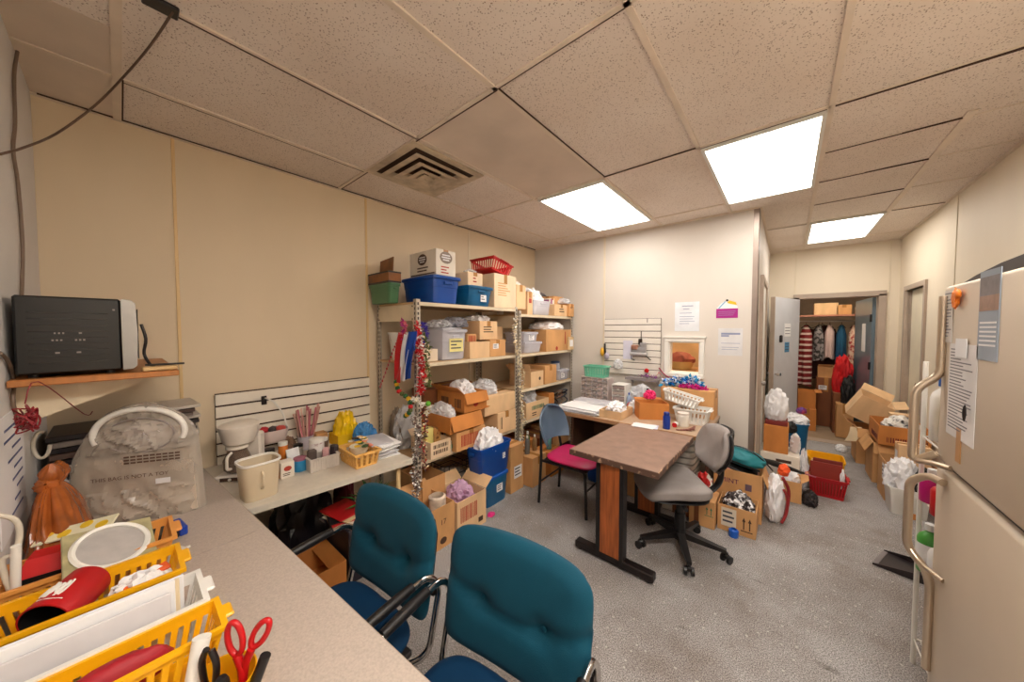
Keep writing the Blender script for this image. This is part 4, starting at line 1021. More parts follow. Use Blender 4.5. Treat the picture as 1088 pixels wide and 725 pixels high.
# near end of that shelf, behind the garlands
y0, y1, _, _ = fx(458, 478, 462, 485, -2.18)
carton('pale carton with lines of lettering hanging over the low shelf by the garland post', -2.45, -2.17, y0 - .01, y1, zl + .001, zl + .135, 'pale', open=True, flaps={'x-': 'half'}, marks=[('x+', 0, .70, .15, .03, 'bars', m_printdk), ('x+', 0, .35, .15, .03, 'bars', m_printdk)])
y0c, y1c, _, _ = fx(479, 491, 460, 478, -2.18)
carton('white box with green lettering next to the lettered pale carton', -2.42, -2.18, y1 + .012, yq0 - .012, zl + .001, zl + .10, 'white', open=True, flaps={}, marks=[('x+', 0, .5, .06, .035, 'bars', m_printgrn)])
crumple('patterned wrapping paper sticking up from the green-lettered box', (-2.30, y1 + .06, zl + .03), (.06, .03, .15), mat('bw_print', (230, 226, 220), col2=(90, 86, 84), vs=30, thresh=(.5, .6)), name='wrapping_paper', cat='paper', flat=.5)
carton('slim yellow card box standing in the lettered pale carton', -2.40, -2.28, y0 + .02, y0 + .10, zl + .02, zl + .22, mat('yellow_card', (226, 214, 130)), tape=False)
carton('brown spotted box standing in the lettered pale carton', -2.40, -2.30, y0 + .12, y0 + .19, zl + .02, zl + .20, mat('spotted_card', (206, 156, 92), col2=(112, 60, 30), vs=28, thresh=(.5, .6)), tape=False)
crumple('large clear crinkled bag heaped behind the lettered carton', (-2.60, y0 + .06, zl + .001), (.08, .12, .22), m_film, flat=.6)
crumple('grey and brown folded cloth at the near end of the low shelf', (-2.66, 1.57, zl + .001), (.09, .05, .20), mat('grey_cloth', (150, 132, 116), rough=.9), amp=.2, name='folded_cloth', cat='cloth', flat=.7)
carton('yellow tray lying across the cream table end, by the blue bag', -2.52, -2.36, 1.06, 1.24, .716, .80, mat('yellow_tray', (234, 188, 24), rough=.5), open=True, flaps={}, cat='tray', name='tray')
# ---- near unit, bottom shelf (z .185) and the floor in front
zb = Z1[3]
y0, y1, _, _ = fx(448, 472, 490, 520, -2.18)
carton('tan carton with taped lid on the bottom shelf behind the tinsel', -2.50, -2.17, y0 + .0, y1, zb + .001, zb + .215, 'tan', open=True, flaps={})
crumple('grey folded plastic sheets on the bottom shelf right of the tan carton', (-2.36, y1 + .20, zb + .001), (.17, .16, .08), mat('grey_sheet', (130, 116, 106), rough=.6, var=.3, vs=20), name='plastic_sheet', cat='plastic sheet')
t_ = thing('wire_basket', 'black wire rack on the bottom shelf behind the blue totes', 'rack', (-2.40, y1 + .22, zb + .11))
b = MB()
for z in (0, .05, .1): b.tube([(-.14, -.15, z), (.14, -.15, z), (.14, .15, z), (-.14, .15, z)], .003, n=6, closed=True)
b.build('wire_ring', m_black, t_)
b = MB()
for k in range(7): b.tube([(.14, -.15 + .05 * k, 0), (.14, -.15 + .05 * k, .1)], .002, n=6); b.tube([(-.14 + .045 * k, -.15, 0), (-.14 + .045 * k, -.15, .1)], .002, n=6)
b.build('wire_bars', m_black, t_)
# floor cartons: front plane
g0 = fl(472, 580, 0); g1 = fl(515, 556, 0); XF = (g0.x + g1.x) / 2
y17 = fl(486, 574, 0).y
c_ = carton('open orange carton on the floor printed with dark bars, nearest the teal chair', -2.185, XF, g0.y - .26, y17 - .02, 0, .31, 'tan', open=True, flaps={'x-': 'half', 'y+': 200}, marks=[('x+', .2, .62, .07, .055, 'text', m_printdk, '17'), ('x+', .2, .18, .06, .05, 'oval')])
for ch in [c for c in c_.children if c.name.startswith('flap')][1:]: bpy.data.objects.remove(ch)
b = MB(); b.lathe([(.05, 0), (.065, .012), (.065, .12), (.05, .13), (.05, .10)], n=18); o = b.build('roll_of_wrap', mat('wrap_roll', (220, 200, 180), var=.2, vs=20), loc=(XF - .12, g0.y + .02, .21)); tag(o, 'pale roll standing in the open floor carton by the teal chair', 'roll')
m_rope=mat('scarf_white',(226,214,204))
c_ = carton('pale carton with printed side full of purple wrap, on the floor by the blue totes', -2.185, XF + .01, y17, g1.y + .02, 0, .28, 'light', open=True, flaps={'x-': 'half', 'y+': 'half'}, marks=[('x+', -.1, .6, .18, .12, 'bars', m_printred), ('x+', .3, .2, .05, .04, 'rect')])
crumple('purple and pink tissue heaped in the pale floor carton', ((XF - 2.175) / 2, (y17 + g1.y) / 2, .13), (.105, .12, .14), mat('purple_tissue', (190, 150, 180), rough=.5, col2=(120, 40, 90), vs=8, thresh=(.5, .65)), flat=.5, name='tissue_paper', cat='tissue paper')
a0 = fl(518, 543, 0); a1 = fl(541, 528, 0); XT = (a0.x + a1.x) / 2
tote('lower blue lidded tote with white sticker on the floor before the shelving', -2.185, XT, a0.y - .01, a1.y - .01, 0, .285, m_blue2, lidm=m_bluelid, taper=.88, sticker=('x+', .1, .5, .08, .07), group='stacked blue floor totes')
t_ = tote('upper open blue tote heaped with white plastic on the floor stack', -2.19, XT + .02, a0.y - .10, a1.y + .02, .287, .56, m_blue, lid=False, taper=.86, sticker=('x+', .25, .55, .035, .05), group='stacked blue floor totes')
crumple('heap of white plastic bags in the upper blue tote', ((XT - 2.17) / 2, (a0.y + a1.y) / 2 - .04, .45), (.090, .145, .15), m_tissue, flat=.55)
carton('tall tan carton with white label between blue totes and cream garland', -2.185, XT - .02, a1.y + .04, a1.y + .24, 0, .46, 'tan', marks=[('x+', .05, .42, .12, .12, 'label')])
b = MB(); b.blob((0, 0, .012), (.03, .035, .014), sub=3, amp=.5, fr=3, seed=9, flat=.7); o = b.build('tissue_scrap', mat('pink_tissue', (214, 30, 120)), loc=(fl(522, 548, 0).x, fl(522, 548, 0).y, 0)); tag(o, 'pink tissue scrap on the carpet by the blue totes', 'scrap')
# ================================================================== near corner: microwave shelf, counter clutter
def curve_thing(name, label, cat, pts, r, m, n=8, group=None, loc=None):
    o = MB(); o.tube(pts, r, n=n); ob = o.build(name, m, smooth=60); return tag(ob, label, cat, group)
def smoothpath(pts, k=4):
    pts = [V(p) for p in pts]; out = []
    for i in range(len(pts) - 1):
        p0, p1, p2, p3 = pts[max(i - 1, 0)], pts[i], pts[i + 1], pts[min(i + 2, len(pts) - 1)]
        for s in range(k):
            t = s / k
            out.append(.5 * ((2 * p1) + (p2 - p0) * t + (2 * p0 - 5 * p1 + 4 * p2 - p3) * t * t + (3 * p1 - p0 - 3 * p2 + p3) * t ** 3))
    out.append(pts[-1]); return out
m_shelfwood = mat('shelf_wood', (176, 112, 58), rough=.45, var=.2, vs=4, stretch=(1, 8, 1))
t_ = thing('wall_shelf', 'small wooden wall shelf in the near corner carrying the microwave', 'shelf', (-2.40, -.05, 1.405))
o = MB(); o.bb(-.43, .435, -.197, .205, 0, .024, bev=.003); o.build('shelf_board', m_shelfwood, t_)
for x in (-.30, .30):
    o = MB(); o.prism([(-.195, -.14), (-.195, 0), (.12, 0), (.12, -.02), (-.17, -.14)], 'x', x - .012, x + .012); o.build('bracket', m_shelfpaint, t_)
MX = -1.985; mzb = 1.431
t_ = thing('microwave', 'black microwave with silver front edge on the wooden wall shelf', 'microwave', (MX, 0, mzb))
o = MB(); o.bb(-.47, 0, -.232, .002, .012, .285, bev=.006); cs = o.build('case', mat('case_black', (13, 11, 12), rough=.35), t_)
o = MB(); o.bb(-.468, -.0, .003, .012, .012, .285); o.lathe([(0, 0)], n=3) if False else None
pr = [(.012, .012), (.012, .285), (.030, .282), (.040, .27), (.044, .15), (.040, .025), (.030, .014)]
o.prism([(a, b) for a, b in pr], 'x', -.468, 0); o.build('front_bezel', mat('bezel_silver', (150, 149, 150), rough=.3, metal=.8), t_)
o = MB(); o.bb(-.30, -.02, .043, .046, .05, .25, bev=.002); o.build('door_window', mat('dark_glass', (20, 18, 20), rough=.08), t_)
m_ventgrey = mat('vent_hole_grey', (140, 130, 126), rough=.6)
o = MB()
for (y, z, w) in ((-.150, .155, .004), (-.141, .155, .004), (-.132, .155, .004), (-.095, .155, .007), (-.155, .130, .005), (-.146, .130, .005), (-.137, .130, .005), (-.105, .130, .005), (-.096, .130, .005), (-.087, .130, .005), (-.146, .085, .010), (-.10, .085, .010), (-.015, .243, .006)):
    o.bb(0.0, .0006, y - w / 2, y + w / 2, z - .003, z + .003)
o.build('vent_marks', m_ventgrey, cs)
o = MB()
for k in range(9): o.bb(0.0, .0008, -.205, -.03, .05 + .022 * k, .053 + .022 * k)
o.build('side_ribs', mat('black_gloss', (22, 19, 20), rough=.25), cs)
for y in (-.20, -.03):
    for x in (-.42, -.04):
        o = MB(); o.cyl((x, y, -.001), (x, y, .012), .012); o.build('foot', m_black, t_)
o = MB(); o.box((-1.99, .10, mzb - .001 + .010), (.05, .10, .016), rot=rotz(.1), bev=.003); o = o.build('notepad', mat('tan_pad', (196, 160, 110))); tag(o, 'tan pad lying on the wooden shelf beside the microwave', 'notepad')
curve_thing('pen', 'black pen lying on the tan pad by the microwave', 'pen', [(-1.985, .06, mzb + .024), (-1.975, .172, mzb + .024)], .004, m_black)
curve_thing('power_cord', 'dark cord dangling behind the microwave front onto the shelf', 'cord', smoothpath([(-2.03, .055, 1.62), (-2.02, .066, 1.56), (-2.03, .060, 1.50), (-2.01, .075, 1.455), (-1.99, .085, mzb + .022)]), .005, m_darkmetal)
# wall and ceiling cables
W = lambda x, y: V(ony(x, y, YN + .008))
curve_thing('wall_cable', 'grey cable running down the white near wall from the ceiling', 'cable', smoothpath([W(3, 8), W(13, 32), W(19, 48), W(15, 80), W(16, 130), W(14, 160), W(19, 195), W(24, 260), W(23, 315)]), .0052, mat('cable_grey', (120, 100, 84), rough=.5))
c3 = fl(184, 12, 2.738)
curve_thing('ceiling_cable', 'loose dark cable looping from the ceiling tiles to the near wall', 'cable', smoothpath([V(c3), V(fl(160, 48, 2.725)), V(fl(131, 82, 2.715)), V(onx(100, 113, -2.42)), V(onx(60, 142, -2.40)), V(onx(25, 157, -2.15)), W(0, 164)]), .0042, mat('cable_brown', (96, 74, 60), rough=.5))
b = MB(); b.box((c3.x - .01, c3.y - .03, 2.742), (.06, .09, .014), bev=.003); o = b.build('cable_clip_plate', m_black); tag(o, 'black clip plate on the ceiling where the loose cable starts', 'bracket')
curve_thing('electric_flex', 'brown cord hanging at the left picture edge beside the microwave', 'cord', smoothpath([W(0, 375), W(9, 385), W(15, 405), W(14, 430), W(24, 455)]), .005, MATS['cable_grey'])
# poster on the near wall
b = MB(); p0, p1 = ony(-6, 470, YN), ony(24, 470, YN); b.bb(p0.x, p1.x, YN + .0005, YN + .003, .93, 1.32)
b.mi = 1
for k in range(9):
    z = .98 + .036 * k; l = p1.x + .03 + .10 * rnd.random(); b.bb(l, l + .05 + .2 * rnd.random(), YN + .003, YN + .0036, z, z + .008)
o = b.build('wall_notice', [m_paper, mat('blue_ink', (70, 80, 130))], smooth=0); tag(o, 'white notice with blue marks on the near wall at the left edge', 'notice')
# red ribbon tangle hanging off the shelf bracket
rr = random.Random(5); b = MB(); c = ony(27, 440, YN + .06)
for k in range(11):
    pts = [c + V((rr.uniform(-.03, .03), rr.uniform(-.02, .02), rr.uniform(-.055, .025))) for _ in range(5)]; b.tube(smoothpath(pts), .0022, n=6)
b.tube(smoothpath([c + V((0, 0, .03)), c + V((-.05, .02, .09)), V((-2.09, -.10, 1.27)), V((-2.10, -.08, 1.275))]), .0015, n=6)
o = b.build('ribbon_tangle', mat('dark_red_ribbon', (130, 16, 28), rough=.5)); tag(o, 'dark red ribbon tangle hanging under the microwave shelf', 'ribbon')

# ---- stacks of dark trays against the left wall
m_tray = [mat('tray_black', (34, 28, 30), rough=.4), mat('tray_grey', (120, 108, 100), rough=.5), mat('tray_brown', (88, 66, 56), rough=.5), mat('tray_pale', (196, 186, 174), rough=.6)]
z = .761
for k in range(13):
    b = MB(); hgt = .028; b.box((rnd.uniform(-.012, .012), rnd.uniform(-.008, .008), hgt / 2), (.30, .215, hgt * .86), rot=rotz(rnd.uniform(-.05, .05)), bev=.003); o = b.build('flat_tray', m_tray[[0, 0, 2, 0, 1, 0, 0, 3, 0, 2, 0, 1, 0][k]], loc=(-2.63, -.115, z)); tag(o, 'flat tray in the stack behind the orange-brown bag by the near wall', 'tray', 'flat trays stacked in the near corner'); z += hgt
z = .761
for k in range(21):
    b = MB(); hgt = .0205; b.box((rnd.uniform(-.02, .02), rnd.uniform(-.012, .012), hgt / 2), (.28, .225, hgt * .7), rot=rotz(rnd.uniform(-.09, .09))); o = b.build('folder', m_tray[[0, 1, 0, 3, 1, 2, 3][k % 7]], loc=(-2.62, .150, z), smooth=0); tag(o, 'thin folder in the tall stack behind the clear plastic bag', 'folder', 'folders stacked behind the clear bag'); z += hgt
pts = [V(onx(44 + 9 * math.cos(a), 473 + 14 * math.sin(a), -2.36)) for a in [2 * PI * k / 20 for k in range(17)]]
curve_thing('wire_loop', 'pale plastic loop standing up before the dark tray stack', 'loop', pts, .006, m_lam2)
# ---- clear plastic zip bag standing on the counter
E0, E1 = V((-2.32, -.183, .761)), V((-2.09, .231, .761)); U = (E1 - E0); LN = U.length; U.normalize(); Nn = V((U.y, -U.x, 0))
t_ = thing('plastic_bag', 'big clear plastic bag with hoop handle standing on the near counter', 'bag', (E0.x, E0.y, .761), math.atan2(U.y, U.x))
out = [(0, 0), (.015, .13), (.037, .285), (.075, .37), (.114, .435), (.16, .48), (.215, .505), (.266, .513), (.32, .505), (.37, .48), (.41, .45), (.445, .40), (.459, .355), (.468, .2), (.474, 0)]
def outline_sheet(o, prof, th, seed, nv=14, puff=.0):
    # puffed outline body: rows between left and right boundary by height
    L_ = [p for p in prof if p[0] <= .266]; R_ = [p for p in prof if p[0] >= .266][::-1]
    def at(side, z):
        for a, c in zip(side, side[1:]):
            if a[1] <= z <= c[1]: return a[0] + (c[0] - a[0]) * (z - a[1]) / max(1e-6, c[1] - a[1])
        return side[-1][0]
    def f(u, v):
        z = v * .513; x0, x1 = at(L_, z), at(R_, z); s = 1 if u < .5 else -1; uu = u * 2 if u < .5 else 2 - u * 2
        x = x0 + (x1 - x0) * uu
        d = th * (1 - (2 * uu - 1) ** 4) ** .5 * (1 - .75 * v ** 2)
        d *= 1 + .22 * noise.noise(V((x * 14 + seed, z * 14, s * 3)))
        e = min(1, 6 * uu, 6 - 6 * uu) * (.3 if .14 < z < .30 and .05 < x < .43 else 1)
        d += e * (.016 * (1 - 2 * abs(noise.noise(V((x * 12 + z * 9, z * 7 - x * 5, seed + s))))) ** 3 + .008 * (1 - 2 * abs(noise.noise(V((x * 26 - z * 20, z * 22 + x * 9, seed - s))))) ** 3)
        return (x, -s * d + .02 * (1 - v), z)
    o.grid(90, 60, f)
o = MB(); outline_sheet(o, out, .055, 2.0); o.build('film', mat('bag_film', (206, 194, 180), rough=.15, alpha=.42, var=.1, bump=.9, bs=11), t_, smooth=22)
o = MB(); o.hexa([V((.03, -.02, .008)), V((.455, -.02, .008)), V((.455, .03, .008)), V((.03, .03, .008))], [V((.06, -.015, .27)), V((.445, -.015, .29)), V((.445, .02, .29)), V((.06, .02, .27))]); o.build('contents', mat('bag_contents', (196, 180, 162), rough=.7, var=.12, vs=8), t_, smooth=0)
o = MB(); o.tube([V((.275 + .150 * math.cos(a), -.028, .385 + .105 * math.sin(a))) for a in [-.35 + (PI + .7) * k / 32 for k in range(33)]], .0115, n=10); o.build('hoop', m_white, t_, smooth=60)
o = MB(); o.tube([V((.275 + .115 * math.cos(a), -.032, .375 + .075 * math.sin(a))) for a in [2 * PI * k / 32 for k in range(32)]], .004, n=6, closed=True); o.build('zip_edge', m_ventgrey, t_, smooth=60)
b = MB(); b.blob((.30, .01, .37), (.09, .018, .055), sub=3, amp=.5, fr=3, seed=4, ridge=True); b.build('stuffing', mat('bag_stuffing', (214, 208, 204), rough=.6, var=.25, vs=40), t_)
for (txt, hgt, u, z) in (('THIS BAG IS NOT A TOY', .0225, .255, .205),):
    b = text_mb(txt, hgt, .0004); place_on(b, 'y-', (u, -.060, z)); b.build('printed_text', m_printdk, t_, smooth=0)
b = MB()
for k in range(3):
    for q in range(9): b.bb(.235 + q * .021, .252 + q * .021, -.0605, -.060, .262 + .013 * k, .269 + .013 * k)
b.build('small_print', m_printdk, t_, smooth=0)
b = MB(); b.bb(.335, .385, -.0605, -.060, .162, .185); b.build('white_label', m_paper, t_, smooth=0)
# ---- knotted orange-brown bag
m_orbag = mat('orange_brown_bag', (170, 92, 40), rough=.22, var=.4, vs=9, bump=.35, bs=14, alpha=.93)
kp = onx(55, 503, -2.1) - V((-2.03, -.160, .761)); b = MB()
def obag(u, v):
    a = 2 * PI * u; w = (1 - v) ** .5 * .92 + .08 if v > .25 else .92 - .10 * (1 - v / .25) ** 2
    fold = 1 + (.05 + .30 * v) * (1 - 2 * abs(noise.noise(V((math.cos(a) * 2.6, math.sin(a) * 2.6, 3 + v * .8))))) - .1 * v
    fold += .06 * noise.noise(V((math.cos(a) * 5, math.sin(a) * 5, v * 7)))
    c = V((0, 0, 0)).lerp(V((kp.x, kp.y, 0)), v ** 1.6)
    return c + V((.215 * w * fold * math.cos(a), min(.085, max(-.082, .078 * w * fold * math.sin(a))), (kp.z - .035) * v ** .85))
b.grid(96, 30, obag)
def ear(c, sx, sz, tilt, sd):
    def f(u, v):
        a = 2 * PI * u; h = math.sin(PI * (.04 + .92 * v)); r_ = h * (1 + .35 * (1 - 2 * abs(noise.noise(V((math.cos(a) * 2.2 + sd, math.sin(a) * 2.2, v * 1.5))))))
        q = V((sx * r_ * math.cos(a), .024 * r_ * math.sin(a), sz * (v - .1))); return c + Matrix.Rotation(tilt, 3, 'Y') @ q
    b.grid(40, 16, f)
ear(kp + V((.0, 0, -.04)), .026, .10, .35, 1); ear(kp + V((-.01, .01, -.04)), .030, .10, -.75, 5); ear(kp + V((.0, -.01, -.045)), .024, .07, 1.2, 9)
o = b.build('plastic_bag', m_orbag, loc=(-2.03, -.160, .761), smooth=60); tag(o, 'knotted orange-brown plastic bag slumped on the near counter', 'bag')
crumple('small white crumpled bag behind the knot of the orange-brown bag', (-2.40, -.20, .79), (.07, .04, .16), m_tissue, flat=.2)

# ---- long baskets in a row on the near counter
m_ybask = mat('yellow_basket_plastic', (238, 172, 10), rough=.38, var=.08)
m_obask = mat('tan_basket_plastic', (222, 150, 72), rough=.4, var=.08)
zc = .761
basket('tan slotted basket on the near counter, farthest of the row, holding a framed disc', -1.80, -1.62, -.238, .100, zc, zc + .118, m_obask, nx=15)
basket('yellow slotted basket on the near counter holding the red cup', -1.545, -1.375, -.238, .100, zc, zc + .120, m_ybask, nx=15)
basket('white basket of envelopes on the near counter', -1.315, -1.16, -.238, .125, zc, zc + .125, mat('white_basket_plastic', (226, 222, 216), rough=.4), nx=12)
basket('yellow slotted basket on the near counter, closest of the row to the scissors', -1.148, -1.03, -.235, .142, zc, zc + .120, m_ybask, nx=16)
# in the tan basket
t_ = thing('framed_disc', 'square gold-edged board with grey disc tilted in the tan basket', 'craft frame', fl(118, 582, .90), math.radians(6))
t_.rotation_euler = (math.radians(-10), math.radians(28), math.radians(4))
b = MB(); b.bb(-.085, .085, -.095, .095, -.006, .006, bev=.002); b.build('board', mat('gold_green_edge', (172, 162, 122), rough=.4, var=.3, vs=20), t_)
b = MB(); b.lathe([(.082, .006), (.086, .012), (.080, .018), (.072, .014), (.072, .0075), (0, .0075)], n=36, capb=False); b.build('rim', m_white, t_, smooth=50)
b = MB(); b.lathe([(.071, .0076), (.071, .0095), (0, .0095)], n=36, capb=False); b.build('disc', mat('grey_disc', (172, 166, 162), rough=.5, var=.08, vs=30), t_, smooth=50)
q = fl(82, 563, .905)
b = MB(); b.box((0, 0, 0), (.055, .19, .008), bev=.002); b.mi = 1
for k in range(4): b.lathe([(.016, .004), (.016, .0052), (0, .0052)], c=(rnd.uniform(-.012, .012), -.07 + .045 * k, 0), n=10)
o = b.build('floral_card', [mat('cream_card', (230, 222, 190)), mat('yellow_flower', (232, 190, 40))], loc=q, smooth=0); o.rotation_euler = (math.radians(8), math.radians(20), math.radians(-22)); tag(o, 'cream card with yellow flowers sticking out of the tan basket', 'card')
q = fl(57, 590, .885)
t_ = thing('red_box', 'bright red angular box lying in the tan basket left of the disc', 'box', (q.x + .0, q.y + .012, .862), math.radians(-8))
b = MB(); b.hexa([V((-.065, -.07, 0)), V((.065, -.07, 0)), V((.065, .07, 0)), V((-.065, .07, 0))], [V((-.03, -.055, .04)), V((.03, -.055, .04)), V((.03, .055, .04)), V((-.03, .055, .04))]); b.build('lid', mat('red_card', (196, 20, 22), rough=.45), t_, smooth=0)
b = MB(); b.bb(-.067, .067, -.072, .072, -.022, 0); b.build('base', m_black, t_, smooth=0)
q = onx(178, 549, -1.86)
t_ = thing('flat_case', 'flat dark case with blue end lying behind the tan basket', 'case', (-1.90, .045, .761), math.radians(8))
b = MB(); b.bb(-.05, .05, -.20, .08, 0, .035, bev=.003); b.build('body', m_black, t_)
b = MB(); b.bb(-.051, .051, .08, .105, 0, .038, bev=.004); b.build('end_cap', mat('blue_cap', (20, 60, 160), rough=.4), t_)
curve_thing('plastic_hook', 'white curved plastic tube hooking over at the left edge above the tan basket', 'tube', smoothpath([V((-1.66, -.205, .77)), V(onx(2, 600, -1.66)), V(onx(16, 588, -1.66)), V(onx(21, 566, -1.66)), V(onx(15, 552, -1.66)), V(onx(-6, 547, -1.66))]), .0065, m_lam2)
b = MB(); p_ = [V((-1.665, -.215, .78)), V(onx(17, 580, -1.645))]; b.tube(p_, .0095, n=12); o = b.build('marker', m_white, smooth=60); tag(o, 'thick white marker leaning at the left edge beside the red box', 'marker')
# in the yellow basket
q = fl(45, 640, .89)
t_ = thing('red_cup', 'red drink sleeve with white script lying dark open end out in the yellow basket', 'drink sleeve', (-1.53, -.075, .876))
ax = V((.80, -.55, -.16)).normalized(); sd = ax.cross(V((0, 0, 1))).normalized(); upv = sd.cross(ax).normalized()
def sl(a, l, r): return ax * l + (sd * math.cos(a) + upv * math.sin(a)) * r
def ringsurf(o, prof, n=32):
    vs = [sl(2 * PI * i / n, l, r) for (l, r) in prof for i in range(n)]
    o.raw(vs, [(j * n + i, j * n + (i + 1) % n, (j + 1) * n + (i + 1) % n, (j + 1) * n + i) for j in range(len(prof) - 1) for i in range(n)])
b = MB(); ringsurf(b, [(0, .0), (0, .044), (.006, .049), (.125, .053), (.125, .049)]); b.build('sleeve_body', mat('cup_red', (176, 10, 18), rough=.5), t_, smooth=50)
b = MB(); ringsurf(b, [(.1249, .0492), (.012, .045), (.012, 0)]); b.build('lining', m_black, t_, smooth=50)
b = MB()
for k in range(6):
    a0 = 1.75 - .16 * k; pts = [sl(a0 - .10 + .04 * t + .05 * math.sin(t * 2.1), .075 + .018 * math.cos(t * 1.9 + k) * (1.3 if k % 3 == 0 else .8), .0522) for t in range(6)]
    b.tube(smoothpath(pts), .0026, n=5)
b.tube([sl(2.1, .105, .0528), sl(1.6, .107, .0528), sl(1.1, .103, .0528)], .0014, n=5)
b.build('script_lettering', m_white, t_)
crumple('crumpled white paper in the yellow basket beside the red cup', (-1.46, .02, .80), (.045, .06, .05), m_paper, flat=.5, name='crumpled_paper', cat='paper')
b = MB(); b.box((0, 0, 0), (.03, .10, .012), rot=rotz(.15), bev=.003); o = b.build('orange_packet', mat('orange_packet', (220, 92, 40)), loc=(-1.455, .03, .858)); o.rotation_euler = (.1, .3, .2); tag(o, 'orange packet on crumpled paper in the yellow basket', 'packet')
# envelopes in the white basket
for k, (dx, ang, mm, lb, h_) in enumerate(((-.045, -8, m_paper, 'ruled white envelope at the back of the white basket', .145), (-.02, -14, mat('cream_envelope', (226, 206, 170)), 'cream envelope between white ones in the white basket', .15), (.012, -20, m_paper, 'wide white envelope filling the middle of the white basket', .165), (.042, -26, mat('grey_envelope', (206, 202, 204)), 'greyish envelope at the front of the white basket', .15))):
    b = MB(); b.box((0, 0, h_ / 2), (.008, .31 - .02 * k, h_), bev=.002); o = b.build('envelope', mm, loc=(-1.2375 + dx, -.06, zc + .005), smooth=0); o.rotation_euler = (0, math.radians(ang * .3), 0); tag(o, lb, 'envelope')
b = MB(); b.blob((0, 0, 0), (.030, .09, .045), sub=3, amp=.12, fr=2, seed=6); o = b.build('red_pouch', mat('dark_red_cloth', (158, 14, 30), rough=.6), loc=(-1.088, -.03, .845)); tag(o, 'dark red pouch in the yellow basket nearest the scissors', 'pouch')
# ---- tool cup with scissors
t_ = thing('tool_cup', 'yellow tool cup at the bottom edge holding scissors and pliers', 'cup', (-.945, .12, zc))
b = MB(); b.lathe([(.055, 0), (.066, .065), (.063, .065), (.052, .004), (0, .004)], n=26); b.build('cup_body', m_ybask, t_, smooth=50)
def ovalring(o, c, ax, ay, r, R, n=26, th=.55):
    o.tube([V(c) + R @ V((ax * math.cos(a), 0, ay * math.sin(a))) for a in [2 * PI * k / n for k in range(n)]], r, n=8, closed=True)
SCP = fl(247, 700, .80)
t_ = thing('scissors', 'red-handled scissors standing handles up in the tool cup', 'scissors', (-.935, .155, .80), math.radians(28))
t_.rotation_euler = (math.radians(0), math.radians(4), math.radians(40))
o = MB(); R1 = Matrix.Rotation(math.radians(-10), 3, 'Y'); R2 = Matrix.Rotation(math.radians(27), 3, 'Y')
ovalring(o, (-.018, 0, .098), .017, .038, .0062, R1); o.tube([(-.012, 0, .06), (.0, 0, .03), (.004, 0, .0)], .009, n=8); o.build('handle', m_red, t_, smooth=60)
o = MB(); ovalring(o, (.034, .006, .108), .013, .036, .0062, R2); o.tube([(.018, .004, .074), (.004, .003, .035), (.002, .003, .0)], .009, n=8); o.build('handle', m_red, t_, smooth=60)
for s in (-1, 1):
    o = MB(); o.hexa([V((-.001, s * .002, -.036)), V((.001, s * .002, -.036)), V((.001, s * .003, -.036)), V((-.001, s * .003, -.036))], [V((-.007, s * .001, .01)), V((.007, s * .001, .01)), V((.007, s * .003, .01)), V((-.007, s * .003, .01))]); o.build('blade', m_steel, t_, smooth=0)
t_ = thing('pliers', 'black-handled pliers in the tool cup left of the scissors', 'pliers', (-.955, .105, .80), math.radians(35))
for s in (-1, 1):
    o = MB(); o.tube(smoothpath([(s * .004, 0, -.005), (s * .014, 0, .03), (s * .017, 0, .07), (s * .006, 0, .098)]), .0065, n=8); o.build('grip', m_black, t_, smooth=60)
o = MB(); o.box((0, 0, -.015), (.018, .010, .035), bev=.003); o.build('jaw', m_steel, t_)
b = MB(); b.tube([V((-.985, .075, .79)), V((-1.005, .10, .90))], [.014, .017], n=14); o = b.build('white_tube', m_white, smooth=60); tag(o, 'chunky white tube leaning in the tool cup', 'tube')
t_ = thing('screwdriver', 'orange and black screwdriver handle beside the scissors at the bottom edge', 'screwdriver', (-.915, .125, .775), 0); t_.rotation_euler = (.1, .15, 0)
o = MB(); o.lathe([(.009, 0), (.013, .03), (.013, .075), (.009, .085), (0, .087)], n=14); o.build('grip', mat('orange_grip', (226, 112, 30), rough=.4), t_, smooth=50)
o = MB(); o.lathe([(.0135, .055), (.0135, .074), (.010, .086), (0, .0885)], n=14, capb=False); o.build('grip_end', m_black, t_, smooth=50)
b = MB(); b.tube([V((-.90, .16, .775)), V((-.885, .19, .865))], .011, n=12); o = b.build('marker', m_black, smooth=60); tag(o, 'black marker leaning right of the scissors at the bottom edge', 'marker')
pts = [fl(205, 583, .763), fl(196, 585, .763), fl(183, 582, .764)]
b = MB(); b.box(V(fl(192, 583, .764)), (.05, .02, .004), rot=rotz(.5)); b.box(V(fl(200, 581, .765)), (.008, .012, .006)); o = b.build('clip', mat('white_clip', (220, 214, 206))); tag(o, 'small white clip on the counter seam beside the yellow basket', 'clip')

# ================================================================== things on the cream table
zt = .7155
t_ = thing('slatwall_panel', 'cream slatted display panel leaning low on the left wall', 'slatwall', (XL + .012, .89, .69))
def slatwall(t_, w, h, n, axis='x'):
    b = MB(); 
    if axis == 'x': b.bb(-.010, .0, -w / 2, w / 2, 0, h)
    else: b.bb(-w / 2, w / 2, 0, .010, 0, h)
    b.build('backing', m_gap, t_, smooth=0)
    b = MB()
    for i in range(n):
        z0 = h * i / n + (.006 if n < 8 else .004); z1 = h * (i + 1) / n - (.006 if n < 8 else .004)
        if axis == 'x': b.bb(0, .014, -w / 2, w / 2, z0, z1, bev=.002)
        else: b.bb(-w / 2, w / 2, -.014, 0, z0, z1, bev=.002)
    b.build('slats', m_slat, t_, smooth=0)
m_slat = mat('slat_cream', (236, 226, 210), rough=.5, var=.05)
slatwall(t_, 1.02, .49, 6)
